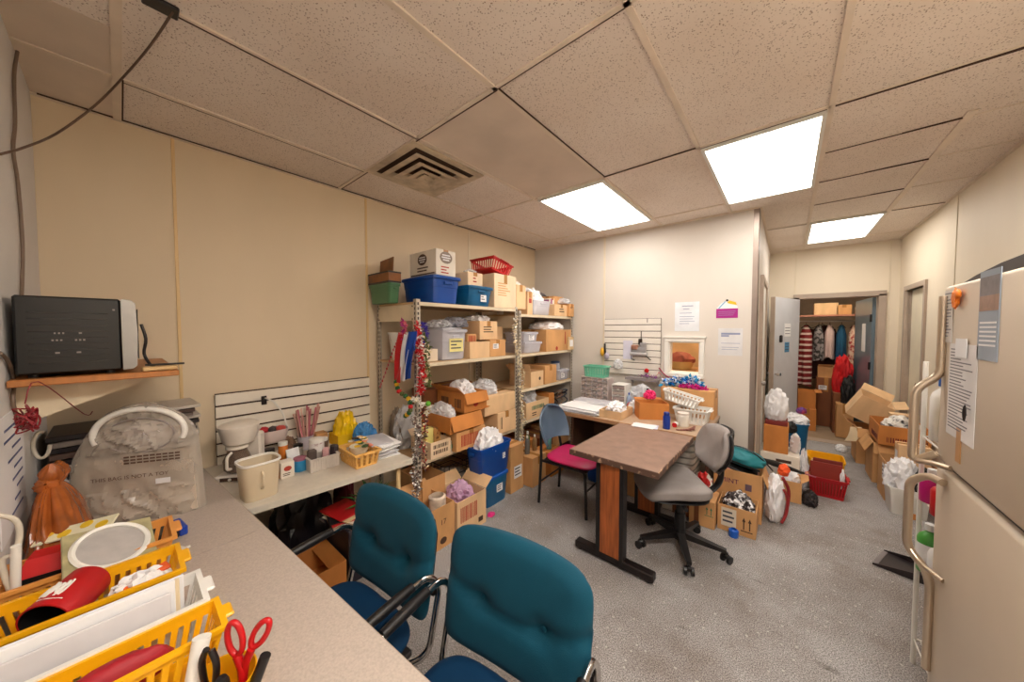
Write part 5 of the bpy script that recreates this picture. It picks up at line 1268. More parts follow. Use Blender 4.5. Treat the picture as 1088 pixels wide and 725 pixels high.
# coffee maker
t_ = thing('coffee_maker', 'white drip coffee maker with glass carafe on the cream table', 'coffee maker', (-2.53, .45, zt), math.radians(-38))
m_cm = mat('coffee_maker_white', (226, 216, 204), rough=.35)
o = MB(); o.bb(-.10, .11, -.085, .085, 0, .035, bev=.008); o.build('base', m_cm, t_)
o = MB(); o.bb(-.10, -.04, -.085, .085, .035, .24, bev=.01); o.build('water_tank', m_cm, t_)
o = MB(); o.lathe([(.075, .205), (.086, .23), (.098, .285), (.102, .298), (.102, .312), (.09, .32), (0, .324)], n=30, sx=1.05, sy=.95, c=(.01, 0, 0)); o.build('filter_head', m_cm, t_, smooth=40)
o = MB(); o.lathe([(.05, .04), (.066, .06), (.068, .11), (.05, .155), (.046, .17), (.052, .18)], n=28, c=(.035, 0, 0)); cf = o.build('carafe', mat('carafe_glass', (120, 96, 80), rough=.06, alpha=.55), t_, smooth=60)
o = MB(); o.tube(bend([(.09, 0, .165), (.135, 0, .155), (.135, 0, .085), (.10, 0, .075)], .02), .008, n=8); o.build('carafe_handle', m_cm, cf, smooth=60)
o = MB(); o.lathe([(.054, .178), (.054, .192), (.02, .198), (0, .198)], n=24, c=(.035, 0, 0)); o.build('carafe_lid', m_cm, cf, smooth=40)
o = MB(); o.bb(.111, .1125, -.05, .05, .008, .028); o.build('front_panel', m_printdk, t_, smooth=0)
o = MB(); o.cyl((.1125, .0, .018), (.118, .0, .018), .008); o.build('switch', m_white, t_)
# translucent tall pitcher
t_ = thing('pitcher', 'tall translucent beige plastic container at the front of the cream table', 'container', (-2.14, .452, zt), math.radians(5))
m_pitch = mat('translucent_beige', (234, 216, 186), rough=.3, alpha=.58, var=.05)
o = MB(); o.lathe([(.066, 0), (.067, .006), (.077, .185), (.074, .185), (.062, .01), (0, .01)], n=36, p=4, sy=1.12); o.build('body', m_pitch, t_, smooth=50)
o = MB(); o.lathe([(.077, .182), (.082, .186), (.081, .196), (.074, .194), (.074, .183)], n=36, p=4, sy=1.12, capb=False); o.build('rim', m_white, t_, smooth=50)
o = MB(); o.tube(bend([(.078, -.01, .15), (.10, -.01, .14), (.098, -.01, .08), (.073, -.01, .06)], .02), .006, n=8); o.build('handle', m_pitch, t_, smooth=60)
# small goods
def P(px, py, dz=0): q = fl(px, py, zt); return (q.x, q.y, zt + dz)
q = P(306, 508); carton('small white picture-printed box on the cream table right of the beige container', q[0] - .07, q[0], q[1] - .035, q[1] + .035, zt, zt + .095, 'white', marks=[('x+', 0, .6, .04, .03, 'oval', m_printred), ('x+', 0, .25, .05, .02, 'lines')], tape=False, name='packet_box')
q = P(294, 506); bottle('amber spice jar behind the beige container', (-2.30, .565, zt), .022, .10, mat('amber', (170, 110, 50)), mat('amber_cap', (120, 70, 40)), name='spice_jar')
q = P(321, 501); jar('small bright blue tub on the cream table', (q[0] - .03, q[1], zt), .038, .082, mat('bright_blue', (40, 130, 180), rough=.4), mat('blue_red_lid', (150, 90, 110)), name='tub')
b = MB(); b.box((0, 0, .055), (.008, .075, .11)); o = b.build('photo_card', m_paper, loc=(-2.42, .70, zt + .005), smooth=0); o.rotation_euler = (0, math.radians(-15), math.radians(10)); tag(o, 'white card leaning among the jars on the cream table', 'card')
jar('tall white printed tub behind the ribbed crate', (-2.42, .83, zt), .045, .15, mat('white_tub_print', (222, 212, 206), col2=(150, 90, 90), vs=20, thresh=(.55, .65)), m_white, name='tub')
for i, (x, y, r, h_, c, lb) in enumerate(((-2.56, .60, .03, .11, (60, 44, 40), 'dark bottle behind the amber spice jar'), (-2.58, .68, .028, .13, (210, 120, 40), 'orange-capped bottle near the slatted panel'), (-2.55, .76, .03, .10, (150, 140, 130), 'grey jar near the slatted panel'), (-2.50, .90, .03, .12, (90, 70, 60), 'brown jar beside the white printed tub'), (-2.38, .62, .025, .07, (120, 100, 84), 'short tan jar between the amber jar and the white card'))):
    jar(lb, (x, y, zt), r, h_, mat('jar_c%d' % i, c, rough=.4), m_white if i % 2 else m_black)
# ribbed grey crate
q0, q1 = P(330, 503), P(360, 494)
t_ = thing('ribbed_crate', 'small grey ribbed crate of odds and ends on the cream table', 'crate', ((q0[0] + q1[0]) / 2 - .05, (q0[1] + q1[1]) / 2, zt))
hl = (q1[1] - q0[1]) / 2; b = MB()
b.bb(-.055, .055, -hl, hl, 0, .004)
for s in (-1, 1):
    b.bb(s * .055 - .002, s * .055 + .002, -hl, hl, 0, .075); b.bb(-.053, .053, s * hl - .002, s * hl + .002, 0, .075)
    for k in range(12): y = -hl + hl * 2 * (k + .5) / 12; b.bb(s * .057, s * .061, y - .004, y + .004, .004, .072)
b.build('body', mat('crate_grey', (196, 186, 176), rough=.5), t_, smooth=0)
b = MB(); b.bb(-.062, .062, -hl - .006, hl + .006, .074, .080); b.bb(-.05, .05, -hl + .006, hl - .006, .0735, .0805); b = MB()
for a, c, d, e in ((-.064, -.052, -hl - .006, hl + .006), (.052, .064, -hl - .006, hl + .006), (-.052, .052, -hl - .006, -hl + .006), (-.052, .052, hl - .006, hl + .006)): b.bb(a, c, d, e, .075, .081)
b.build('rim', MATS['crate_grey'], t_, smooth=0)
cx, cy = t_.location.x, t_.location.y
for k, (dx, dy, c, lb) in enumerate(((-.02, -.05, (90, 76, 70), 'dark gadget poking from the ribbed crate'), (.01, .02, (196, 150, 150), 'pink gadget poking from the ribbed crate'), (-.01, .08, (60, 50, 52), 'black gadget poking from the ribbed crate'))):
    b = MB(); b.box((0, 0, .06), (.035, .05, .11), rot=rotz(k), bev=.008); o = b.build('gadget', mat('gad%d' % k, c), loc=(cx + dx, cy + dy, zt + .006)); tag(o, lb, 'gadget')
# tan slotted basket with bouquet
q0, q1 = P(380, 499), P(405, 490)
bx = q0[0] + .02; y0, y1 = q0[1] - .02, q1[1] - .025
FB = basket('tan slotted basket with flower bundle near the end of the cream table', bx - .26, bx, y0, y1 + .0, zt, zt + .095, mat('tan_basket2', (232, 178, 96), rough=.45), nx=7, rows=3)
t_ = thing('flower_bundle', 'black and yellow patterned flower bundle in the tan slotted basket', 'flowers', (bx - .12, (y0 + y1) / 2, zt + .03))
rr = random.Random(8)
pal = [mat('petal_black', (36, 28, 26)), mat('petal_yellow', (236, 190, 40)), mat('petal_pink', (214, 130, 110)), mat('petal_green', (60, 90, 50)), mat('petal_cream', (230, 216, 190))]
for k in range(26):
    a = rr.uniform(0, 2 * PI); e = rr.uniform(.2, 1.4); d = V((math.cos(a) * math.cos(e) * .085, math.sin(a) * math.cos(e) * .065, .06 + math.sin(e) * .075))
    b = MB()
    for p_ in range(5):
        aa = 2 * PI * p_ / 5; b.blob(d + V((.011 * math.cos(aa), .011 * math.sin(aa), .003)), (.010, .010, .005), sub=1, amp=.1, seed=k)
    b.build('flower', pal[k % 5], t_)
b = MB(); b.lathe([(.02, 0), (.055, .06), (.06, .085)], n=14); b.build('wrapper', pal[4], t_, smooth=50)
# papers and bags at the table's end
t_ = papers('loose stack of white plastic-wrapped sheets at the end of the cream table', (-2.22, 1.175, zt), .25, .15, 14, m=None, th=.0072, jit=.02, jr=.25, mats=[m_paper, mat('plastic_grey_white', (206, 204, 210), rough=.25), m_paper])
b = crumple('crumpled blue plastic bag behind the white wrapped sheets', (-2.45, 1.16, zt + .075 - .07), (.08, .075, .11), mat('blue_film', (70, 140, 200), rough=.2, alpha=.85, bump=.5, bs=20), flat=.5)
b.location = (-2.44, 1.17, zt)
tr = [o for o in bpy.data.objects if o.get('label', '').startswith('yellow tray')][0]
tr.location = (-2.63, 1.11, zt)
t_ = thing('white_tray', 'white tray of yellow packets by the slatted panel', 'tray', (-2.60, 1.0, zt))
bpy.data.objects.remove(t_)
b = crumple('yellow plastic bag heaped in the yellow tray by the slatted panel', (-2.63, 1.11, zt + .012), (.065, .08, .17), mat('yellow_film', (244, 196, 14), rough=.3, bump=.5, bs=18, var=.2), flat=.3)
rr = random.Random(2)
t_ = thing('pipe_cleaners', 'bunch of pink fuzzy sticks standing in a jar against the slatted panel', 'craft sticks', (-2.72, .86, zt))
b = MB(); b.lathe([(.05, 0), (.055, .10), (.052, .10), (.048, .005), (0, .005)], n=20); b.build('jar_body', m_clearbin, t_, smooth=50)
for k in range(22):
    a = rr.uniform(0, 2 * PI); r_ = rr.uniform(.02, .10); b = MB(); b.tube([V((.03 * math.cos(a), .03 * math.sin(a), .01)), V((.4 * r_ * math.cos(a) + .01, r_ * math.sin(a), .20)), V((.5 * r_ * math.cos(a) + .01, 1.3 * r_ * math.sin(a), .26 + rr.uniform(0, .06)))], .006, n=6); b.build('stick', mat('pink_fuzz%d' % (k % 3), [(206, 150, 140), (190, 110, 120), (220, 180, 164)][k % 3], rough=.9), t_, smooth=60)
# hanging white caddy on the slatted panel
hz = zt + .14
t_ = thing('hanging_caddy', 'white plastic caddy with wire handle hooked on the slatted panel', 'caddy', (-2.70, .655, zt + .115))
b = MB(); b.lathe([(.056, 0), (.060, .004), (.075, .085), (.072, .085), (.056, .006), (0, .006)], n=28, p=4, sy=1.15); b.build('bin', mat('caddy_white', (226, 206, 200), rough=.4, alpha=.9), t_, smooth=50)
b = MB(); b.tube(smoothpath([(.0, .086, .08), (.0, .06, .18), (-.03, .02, .26), (-.06, -.01, .285), (-.10, -.015, .285)]), .005, n=8); b.build('handle', m_white, t_, smooth=60)
b = MB(); b.bb(-.118, -.105, -.035, -.005, .24, .30); b.build('hook_plate', m_darkmetal, t_)
for k, c in enumerate(((180, 30, 40), (70, 60, 60), (200, 80, 70))):
    b = MB(); b.blob((0, 0, 0), (.028, .03, .022), sub=2, amp=.3, seed=k); o = b.build('bow', mat('bow%d' % k, c), loc=(-2.70 + .02 * (k - 1), .655 + .042 * (k - 1), zt + .115 + .082)); tag(o, ['red bow in the hanging white caddy', 'dark bow in the hanging white caddy', 'coral bow in the hanging white caddy'][k], 'bow')

# ================================================================== under the cream table
c_ = carton('orange carton on the floor under the cream table, nearest the counter', -2.38, -2.06, .60, .86, 0, .17, 'orange', open=True, flaps={'y+': 200})
carton('tan carton on the floor under the cream table behind the teal chair', -2.40, -2.06, .98, 1.175, 0, .24, 'tan')
carton('dark box on the floor under the cream table between two cartons', -2.42, -2.06, .875, .97, 0, .34, mat('dark_box', (40, 36, 46)), tape=False)
rr = random.Random(4); cols = [(190, 24, 28), (226, 196, 150), (30, 24, 26), (200, 40, 36), (236, 224, 206), (40, 50, 70), (214, 170, 110)]
LB = ['bright red magazine', 'cream magazine', 'black magazine', 'dark red magazine', 'white magazine', 'slate magazine', 'tan magazine']
for k in range(7):
    b = MB(); b.box((0, 0, .004), (.24, .19, .007), rot=rotz(rr.uniform(-.3, .3)), bev=.001); o = b.build('magazine', mat('mag%d' % k, cols[6 - k]), loc=(-2.235 + rr.uniform(-.02, .02), .93 + rr.uniform(-.015, .015), .342 + .0085 * k), smooth=0)
    tag(o, LB[6 - k] + ' in the pile under the cream table', 'magazine', 'magazines under the cream table')
t_ = thing('shoe', 'pale tan shoe with blue trim under the cream table', 'shoe', (-2.22, .48, .001), math.radians(-10))
b = MB()
def shoe(u, v):
    L = .27; x = (u - .5) * L; w = .045 * (1 - (2 * u - 1.05) ** 4 * .6); h_ = .09 - .045 * max(0, u - .3) * 1.4
    a = PI * v; return (x, math.cos(a) * w, .02 + h_ * math.sin(a))
b.grid(18, 12, shoe, th=.003); b.build('upper', mat('shoe_tan', (206, 186, 156), rough=.7), t_, smooth=60)
b = MB(); b.lathe([(1, 0), (1, .022)], n=28, sx=.14, sy=.048, capt=True); b.build('sole', m_white, t_)
b = MB()
for k in range(7): b.tube([V((.0 + .018 * k - .05, .03, .075 - .006 * k)), V((.0 + .018 * k - .05, 0, .112 - .007 * k)), V((.018 * k - .05, -.03, .075 - .006 * k))], .004, n=6)
b.build('lace', mat('blue_lace', (40, 50, 130)), t_)
t_.location = (-2.20, .51, .281)
b = MB(); b.lathe([(.085, .0), (.075, .05), (.05, .085), (.0, .095)], n=24); b.box((.09, 0, .006), (.09, .13, .006), bev=.002); o = b.build('baseball_cap', mat('green_cloth', (70, 110, 60), rough=.8), loc=(-2.42, .49, .281), smooth=50); tag(o, 'green cap on the pale box under the cream table', 'cap')
carton('pale box under the cream table beneath the green cap', -2.50, -2.05, .415, .59, 0, .28, 'light')
# fern in a pot under the table's end
t_ = thing('artificial_plant', 'small green artificial plant under the end of the cream table', 'plant', (-2.20, 1.09, .241))
b = MB(); b.lathe([(.05, 0), (.07, .14), (.065, .14), (.05, .12), (0, .12)], n=18); b.build('pot', mat('dark_pot', (50, 40, 36)), t_, smooth=50)
b = MB(); rr = random.Random(1)
for k in range(26):
    a = rr.uniform(0, 2 * PI); e = rr.uniform(.5, 1.4); d = V((math.cos(a) * math.cos(e), math.sin(a) * math.cos(e), math.sin(e))); L = rr.uniform(.16, .28); s = V((-d.y, d.x, 0)).normalized() * .012
    p0 = V((0, 0, .12)); mid = p0 + d * L * .6; tip = p0 + d * L + V((0, 0, -.04)); b.raw([p0, mid + s, tip, mid - s, mid + V((0, 0, .006))], [(0, 1, 4), (1, 2, 4), (2, 3, 4), (3, 0, 4), (0, 3, 2, 1)])
b.build('leaves', mat('leaf_green', (56, 124, 50), rough=.6, var=.3, vs=20), t_)

crumple('black plastic sack pushed against the wall under the cream table', (-2.63, .80, .001), (.12, .17, .36), mat('black_sack', (28, 24, 28), rough=.3, bump=.5, bs=16), flat=.4)
crumple('dark red blanket bundled against the wall under the far end of the cream table', (-2.63, 1.09, .001), (.11, .06, .32), mat('dark_red_blanket', (92, 16, 28), rough=.8), name='blanket', cat='blanket', flat=.5)
crumple('brown and grey cloth bunched below the slatted panel behind the white card', (-2.745, .76, zt), (.04, .04, .07), mat('brown_bunch', (126, 96, 76), rough=.8, var=.3, vs=20), name='cloth', cat='cloth', flat=.5)
carton('small kraft box against the slatted panel right of the pink fuzzy sticks', -2.79, -2.71, .93, 1.01, zt, zt + .09, 'tan', tape=False)
carton('small white packet box against the slatted panel near the coffee maker', -2.79, -2.72, .52, .585, zt, zt + .10, 'white', tape=False)
# ================================================================== garlands on the shelf posts
def gp(px, py, d=0.0):
    return V(ony(px, py, 1.425 - d)) if px <= 442 else V(onx(px, py, -2.15 + d))
def tinsel(name, label, pts, w, mats, n=220, size=.016, seed=0, cat='garland', group=None):
    rr = random.Random(seed); pts = smoothpath(pts, 6); b = MB()
    b.tube(pts, .003, n=5)
    for k in range(n):
        i = rr.uniform(0, len(pts) - 1.001); p = pts[int(i)].lerp(pts[int(i) + 1], i % 1)
        d = V((rr.gauss(0, 1), rr.gauss(0, 1), rr.gauss(0, .8))).normalized(); e = V((rr.gauss(0, 1), rr.gauss(0, 1), rr.gauss(0, 1))).normalized()
        c = p + d * w * rr.uniform(.2, 1); s = size * rr.uniform(.6, 1.2); f = d.cross(e)
        if f.length < .01: continue
        f.normalize(); e = f.cross(d)
        b.mi = rr.randrange(len(mats))
        b.raw([c - e * s * .5, c + d * s, c + e * s * .5, c - d * s * .6, c + f * s * .25], [(0, 1, 4), (1, 2, 4), (2, 3, 4), (3, 0, 4), (3, 2, 1, 0)])
    return tag(b.build(name, mats, smooth=0), label, cat, group)
def beads(name, label, pts, r, mats, k=6, cat='garland', flat=1.0, shape='ball'):
    pts = smoothpath(pts, k); b = MB(); b.tube(pts, .002, n=5)
    for i, p in enumerate(pts):
        b.mi = i % len(mats); b.blob(p, (r, r * flat, r), sub=1, amp=.1, seed=i)
    return tag(b.build(name, mats, smooth=60), label, cat)
def gm(n, c, **k): return mat('garland_' + n, c, **k)
mp = gm('purple', (176, 40, 130)); mv = gm('violet', (60, 40, 150)); mr = gm('red', (196, 22, 28)); mw = gm('white', (232, 226, 216)); mg = gm('olive', (86, 96, 40)); mcr = gm('cream', (236, 220, 180)); mk = gm('pink', (206, 96, 110)); msil = gm('silver', (198, 188, 180), rough=.25, metal=.6); mbr = gm('brown', (92, 52, 44)); mgr = gm('green', (40, 96, 44)); myl = gm('yellow', (236, 180, 30)); mbl = gm('blue', (16, 62, 160))
tinsel('flower_lei', 'purple flower lei bunched at the top of the garland post', [gp(428, 342, .02), gp(430, 350, .03), gp(427, 356, .02), gp(432, 362, .01)], .022, [mp, mk], 90, .02, 1)
tinsel('flower_lei', 'violet-blue lei loop at the front of the garland post', [gp(449, 344, .02), gp(453, 350, .02), gp(452, 360, .02), gp(449, 364, .02)], .018, [mv], 90, .02, 2)
# striped cloth banner folded over the post
t_ = thing('striped_banner', 'red white and blue striped cloth hanging from the garland post', 'banner', (0, 0, 0))
def strip(a0, a1, b0, b1, m, nm, d):
    A0, A1, B0, B1 = gp(*a0, d), gp(*a1, d), gp(*b0, d), gp(*b1, d)
    def f(u, v):
        p = A0.lerp(A1, u).lerp(B0.lerp(B1, u), v); p = p + V((0, -.012 * math.sin(u * 5 + v * 4), 0)); return p
    b = MB(); b.grid(8, 14, f, th=.004); b.build(nm, m, t_, smooth=60)
strip((424, 353), (431, 355), (418, 404), (426, 407), mat('banner_red', (196, 24, 34), rough=.6), 'red_stripe', .03)
strip((430, 355), (436, 356), (424, 404), (431, 405), mat('banner_white', (226, 222, 226), rough=.6), 'white_stripe', .04)
strip((435, 352), (442, 354), (429, 404), (437, 402), mat('banner_blue', (14, 66, 160), rough=.6), 'blue_stripe', .035)
strip((437, 353), (442, 352), (435, 378), (442, 372), MATS['banner_blue'], 'blue_fold', .05)
beads('paper_chain', 'pink paper chain trailing down left of the striped cloth', [gp(424, 358, .02), gp(418, 372, .02), gp(411, 392, .02), gp(404, 411, .02)], .011, [mk, mr, mk], 5, flat=.5)
tinsel('heart_garland', 'red and white heart garland hanging from the garland post', [gp(444, 345, .02), gp(446, 370, .02), gp(448, 395, .02), gp(446, 418, .02)], .030, [mr, mr, mr, mw], 330, .022, 3)
tinsel('leaf_garland', 'olive leaf garland with cream ribbon hanging outermost on the garland post', [gp(449, 356, .03), gp(455, 370, .04), gp(452, 382, .04), gp(456, 396, .04), gp(455, 412, .04)], .020, [mg, mg, mcr], 110, .022, 4)
beads('ball_garland', 'garland of green and yellow felt balls below the striped cloth', [gp(421, 406, .03), gp(424, 416, .03), gp(434, 424, .03), gp(436, 436, .03), gp(431, 442, .03)], .021, [mgr, myl, mgr, mr, mg], 3)
tinsel('pompom_garland', 'white pompom garland with one green dot at mid height of the post', [gp(440, 424, .04), gp(448, 430, .05), gp(456, 432, .05), gp(452, 440, .04)], .022, [mw, mw, mcr], 110, .02, 5)
b = MB(); b.blob((0, 0, 0), (.02, .02, .02), sub=2, amp=.05); o = b.build('felt_ball', mat('lime_felt', (96, 166, 50), rough=.9), loc=gp(455, 429, .085)); tag(o, 'bright green felt ball on the white pompom garland', 'ball')
tinsel('tinsel_garland', 'silver and brown tinsel garland hanging low on the garland post', [gp(441, 440, .03), gp(444, 465, .03), gp(440, 490, .03), gp(443, 515, .03), gp(442, 535, .02)], .034, [msil, mbr, msil, mw], 420, .017, 6)
tinsel('tinsel_garland', 'dark red and brown tinsel strand beside the silver tinsel', [gp(450, 436, .03), gp(452, 455, .03), gp(449, 475, .03), gp(452, 498, .03)], .03, [mbr, mr, mcr, mbr], 260, .016, 7)
def g2(px, py, d=.04): return V(onx(px, py, SX + d))
tinsel('flower_garland', 'long cream flower garland down the post between the shelving units', [g2(549, 338), g2(546, 352), g2(550, 372), g2(552, 392), g2(553, 415), g2(555, 440), g2(555, 465), g2(556, 490)], .030, [mw, mcr, mcr, msil], 520, .018, 8)
tinsel('flower_garland', 'short tan beaded strand twisted round the cream flower garland', [g2(552, 380, .06), g2(557, 400, .06), g2(553, 425, .06), g2(558, 450, .06)], .016, [mcr, mbr, mw], 120, .015, 9)

# ================================================================== on the long desk and the back wall
zd = .7355
m_drw = mat('drawer_clear', (200, 190, 184), rough=.25, alpha=.3)
def drawers(name, label, x0, x1, y0, y1, z0, z1, cols, rows, mf, md, cat, cont=None):
    t_ = thing(name, label, cat, ((x0 + x1) / 2, (y0 + y1) / 2, z0)); hx, hy, h = (x1 - x0) / 2, (y1 - y0) / 2, z1 - z0
    b = MB(); th = .005
    b.bb(-hx, hx, hy - .004, hy, 0, h); b.bb(-hx, -hx + th, -hy, hy - .004, 0, h); b.bb(hx - th, hx, -hy, hy - .004, 0, h); b.bb(-hx + th, hx - th, -hy, hy - .004, 0, th); b.bb(-hx + th, hx - th, -hy, hy - .004, h - th, h)
    for r in range(1, rows): b.bb(-hx + th, hx - th, -hy, hy - .004, h * r / rows - .002, h * r / rows + .002)
    for c in range(1, cols): b.bb(-hx + 2 * hx * c / cols - .002, -hx + 2 * hx * c / cols + .002, -hy, hy - .004, th, h - th)
    b.build('cabinet', mf, t_, smooth=0)
    for r in range(rows):
        for c in range(cols):
            a0, a1 = -hx + 2 * hx * c / cols + .005, -hx + 2 * hx * (c + 1) / cols - .005; c0, c1 = h * r / rows + .005, h * (r + 1) / rows - .005
            b = MB(); b.bb(a0, a1, -hy - .003, -hy + .001, c0, c1); b.bb(a0, a1, -hy + .001, hy - .008, c0, c0 + .002)
            d = b.build('drawer', md, t_, smooth=0)
            b = MB(); m_ = (a0 + a1) / 2; b.bb(m_ - min(.012, (a1 - a0) * .2), m_ + min(.012, (a1 - a0) * .2), -hy - .010, -hy - .003, c0 + .003, c0 + .009); b.build('pull', mf, d, smooth=0)
            if cont:
                b = MB(); b.bb(a0 + .004, a1 - .004, -hy + .002, hy - .02, c0 + .004, c0 + (c1 - c0) * .68); b.build('contents', cont[(r * cols + c) % len(cont)], d, smooth=0)
    return t_
conts = [mat('dc%d' % i, c) for i, c in enumerate(((130, 84, 80), (190, 160, 140), (96, 70, 76), (176, 120, 110), (70, 56, 56)))]
drawers('drawer_organizer', 'many-drawer small parts organizer on the desk under the green basket', -1.90, -1.56, 3.56, 3.72, zd, zd + .30, 5, 6, mat('organizer_frame', (206, 190, 186), rough=.4), m_drw, 'organizer', conts)
basket('mint green slotted basket on top of the small parts organizer', -1.86, -1.60, 3.55, 3.71, zd + .302, zd + .43, mat('mint_plastic', (110, 190, 160), rough=.4), nx=8, rows=3, taper=.9)
drawers('drawer_tower', 'small white four-drawer tower on the desk beside the organizer', -1.50, -1.35, 3.53, 3.72, zd, zd + .25, 1, 4, m_white, m_drw, 'drawer tower', [conts[1], conts[0]])
bottle('slim blue-white bottle right of the white drawer tower', (-1.315, 3.56, zd), .022, .17, mat('pale_blue_plastic', (150, 170, 200), rough=.3), mat('blue_capx', (40, 70, 150)))
papers('wide pile of clear-wrapped sheets at the left end of the long desk', (-1.64, 3.13, zd), .44, .26, 7, th=.007, jit=.025, jr=.12, mats=[m_paper, MATS['plastic_grey_white']])
papers('second pile of wrapped sheets before the small parts organizer', (-1.62, 3.40, zd), .46, .20, 9, th=.007, jit=.02, jr=.10, mats=[MATS['plastic_grey_white'], m_paper])
b = MB(); b.bb(-.10, .10, -.003, .003, 0, .018); b.bb(.09, .10, -.003, .003, 0, .10); o = b.build('red_bracket', m_red, loc=(-1.60, 3.545, zd + .001)); tag(o, 'thin red angle piece standing before the small parts organizer', 'bracket')
carton('shallow tan tray box of white papers on the desk left of the open orange box', -1.36, -1.13, 3.02, 3.36, zd, zd + .075, 'light', open=True, flaps={'y-': 200, 'x+': 200}, tape=False) if False else carton('shallow tan tray box of white papers on the desk left of the open orange box', -1.41, -1.19, 3.02, 3.33, zd, zd + .075, 'light', open=True, flaps={})
crumple('white papers and clear bags heaped in the shallow tray box', (-1.30, 3.175, zd + .03), (.08, .12, .07), m_tissue, flat=.5)
crumple('clear plastic bits between the tray box and the open orange box', (-1.20, 3.45, zd + .001), (.07, .05, .07), m_tissue, flat=.6)
t_ = carton('open orange box standing at an angle in the middle of the long desk', -1.145, -.875, 3.235, 3.425, zd, zd + .155, 'orange', open=True, flaps={'y+': 'out'}, rz=math.radians(33))
crumple('bright pink bow on the corner of the open orange box', (-1.06, 3.44, zd + .165), (.05, .05, .05), mat('hot_pink', (226, 40, 110), rough=.5), amp=.5, flat=.5, name='bow', cat='bow')
t_ = thing('spray_can', 'blue can standing where the brown table meets the long desk', 'can', (-.79, 3.03, zd))
b = MB(); b.lathe([(.028, 0), (.030, .004), (.030, .105), (.024, .118), (.024, .12)], n=24, capt=True); b.build('body', mat('can_blue', (14, 54, 150), rough=.3), t_, smooth=50)
b = MB(); b.lathe([(.024, .118), (.024, .14), (.018, .146), (0, .146)], n=24); b.build('cap', mat('can_blue2', (20, 40, 120), rough=.3), t_, smooth=50)
papers('few loose sheets of paper lying beside the blue can', (-.95, 2.98, zd), .19, .13, 3, th=.0015, jit=.02, jr=.3, mats=[m_paper, mat('lilac_paper', (206, 206, 226))], name='loose_papers')
jar('white plastic jar with pale lid beside the white baskets', (-.70, 3.22, zd), .048, .12, m_white, mat('jar_lid_pale', (216, 206, 196)))
t_ = thing('glue_stick', 'red-ended roll lying before the white jar', 'roll', (-.745, 3.135, zd + .021)); b = MB(); b.cyl((0, -.02, 0), (.0, .03, 0), .020); b.build('roll', m_whitemetal, t_); b = MB(); b.cyl((0, -.026, 0), (0, -.02, 0), .0205); b.build('end_cap', m_red, t_)
b = MB(); 
for k in range(4): b.box((.02 * k, .03 * k - .04, .006 + .003 * k), (.12, .018, .006), rot=rotz(.5 + .4 * k))
o = b.build('craft_strips', mat('brown_strip', (120, 70, 60))); o.location = (-.66, 3.10, zd); tag(o, 'small heap of brown strips at the right end of the long desk', 'craft strips')
m_wb = MATS['white_basket_plastic']
basket('white slotted basket at the right end of the long desk, upright', -.80, -.525, 3.30, 3.52, zd, zd + .13, m_wb, nx=8, rows=2)
t_ = basket('white slotted basket tipped over the upright white basket', -.93, -.62, 3.37, 3.54, zd + .155, zd + .245, m_wb, nx=9, rows=2, tilt=(0, math.radians(13), 0))
carton('big plain tan carton against the back wall behind the white baskets', -1.0, -.52, 3.60, 3.83, zd, zd + .27, 'tan')
tinsel('tinsel_pile', 'heap of shiny blue tinsel on the big tan carton below the window', [V((-.98, 3.68, zd + .30)), V((-.86, 3.70, zd + .33)), V((-.74, 3.70, zd + .34)), V((-.66, 3.72, zd + .30))], .055, [mat('shiny_blue', (20, 110, 196), rough=.25, metal=.3), mat('shiny_teal', (20, 150, 200), rough=.3), mat('shiny_white', (220, 230, 240), rough=.3)], 420, .03, 21, cat='tinsel')
tinsel('tinsel_pile', 'magenta tinsel under the blue heap on the big tan carton', [V((-.82, 3.63, zd + .29)), V((-.70, 3.64, zd + .29)), V((-.60, 3.66, zd + .285))], .03, [mat('magenta', (200, 30, 130), rough=.35)], 180, .024, 22, cat='tinsel')
# slatted panel on the back wall
t_ = thing('slatwall_panel', 'white slatted display panel on the back wall left of the window', 'slatwall', (-1.42, YB - .011, 1.06))
m_slat2 = mat('slat_white', (222, 214, 204), rough=.5, var=.04)
m_slat, _ms = m_slat2, m_slat
slatwall(t_, .665, .665, 9, 'y')
m_slat = _ms
t_ = thing('wall_shelf', 'short grey metal shelf hooked low on the white slatted panel', 'shelf', (-1.26, YB - .03, 1.05))
b = MB(); b.bb(-.16, .20, -.16, 0, -.012, 0, bev=.002); b.bb(-.16, .20, -.165, -.16, -.025, .004); b.build('shelf_plate', mat('grey_metal', (140, 132, 134), rough=.4, metal=.3), t_)
for x in (-.12, .16):
    b = MB(); b.prism([(-.13, -.012), (0, -.012), (0, -.09)], 'x', x - .003, x + .003); b.build('bracket', MATS['grey_metal'], t_)
tinsel('tinsel_pile', 'purple and silver ribbon lying on the grey hooked shelf', [V((-1.28, 3.79, 1.065)), V((-1.20, 3.78, 1.075)), V((-1.12, 3.80, 1.07))], .022, [mat('ribbon_purple', (130, 60, 130), rough=.4), msil], 80, .02, 23, cat='ribbon')
t_ = thing('glue_gun', 'black glue gun lying under the grey hooked shelf', 'tool', (-1.20, 3.70, .93)); 
b = MB(); b.tube([(-.08, 0, .0), (.06, 0, .012)], [.010, .020], n=10); b.build('barrel', m_black, t_, smooth=60); b = MB(); b.tube([(.04, 0, .0), (.055, 0, -.06)], .014, n=10); b.build('grip', m_black, t_, smooth=60)
crumple('clear plastic packets piled under the grey hooked shelf', (-1.22, 3.68, zd + .001), (.13, .09, .17), m_film, flat=.4)
t_.location = (-1.20, 3.68, .93)
crumple('red bow beside the slim blue-white bottle on the desk', (-1.27, 3.50, zd + .001), (.04, .04, .045), m_red, amp=.5, flat=.6, name='bow', cat='bow')
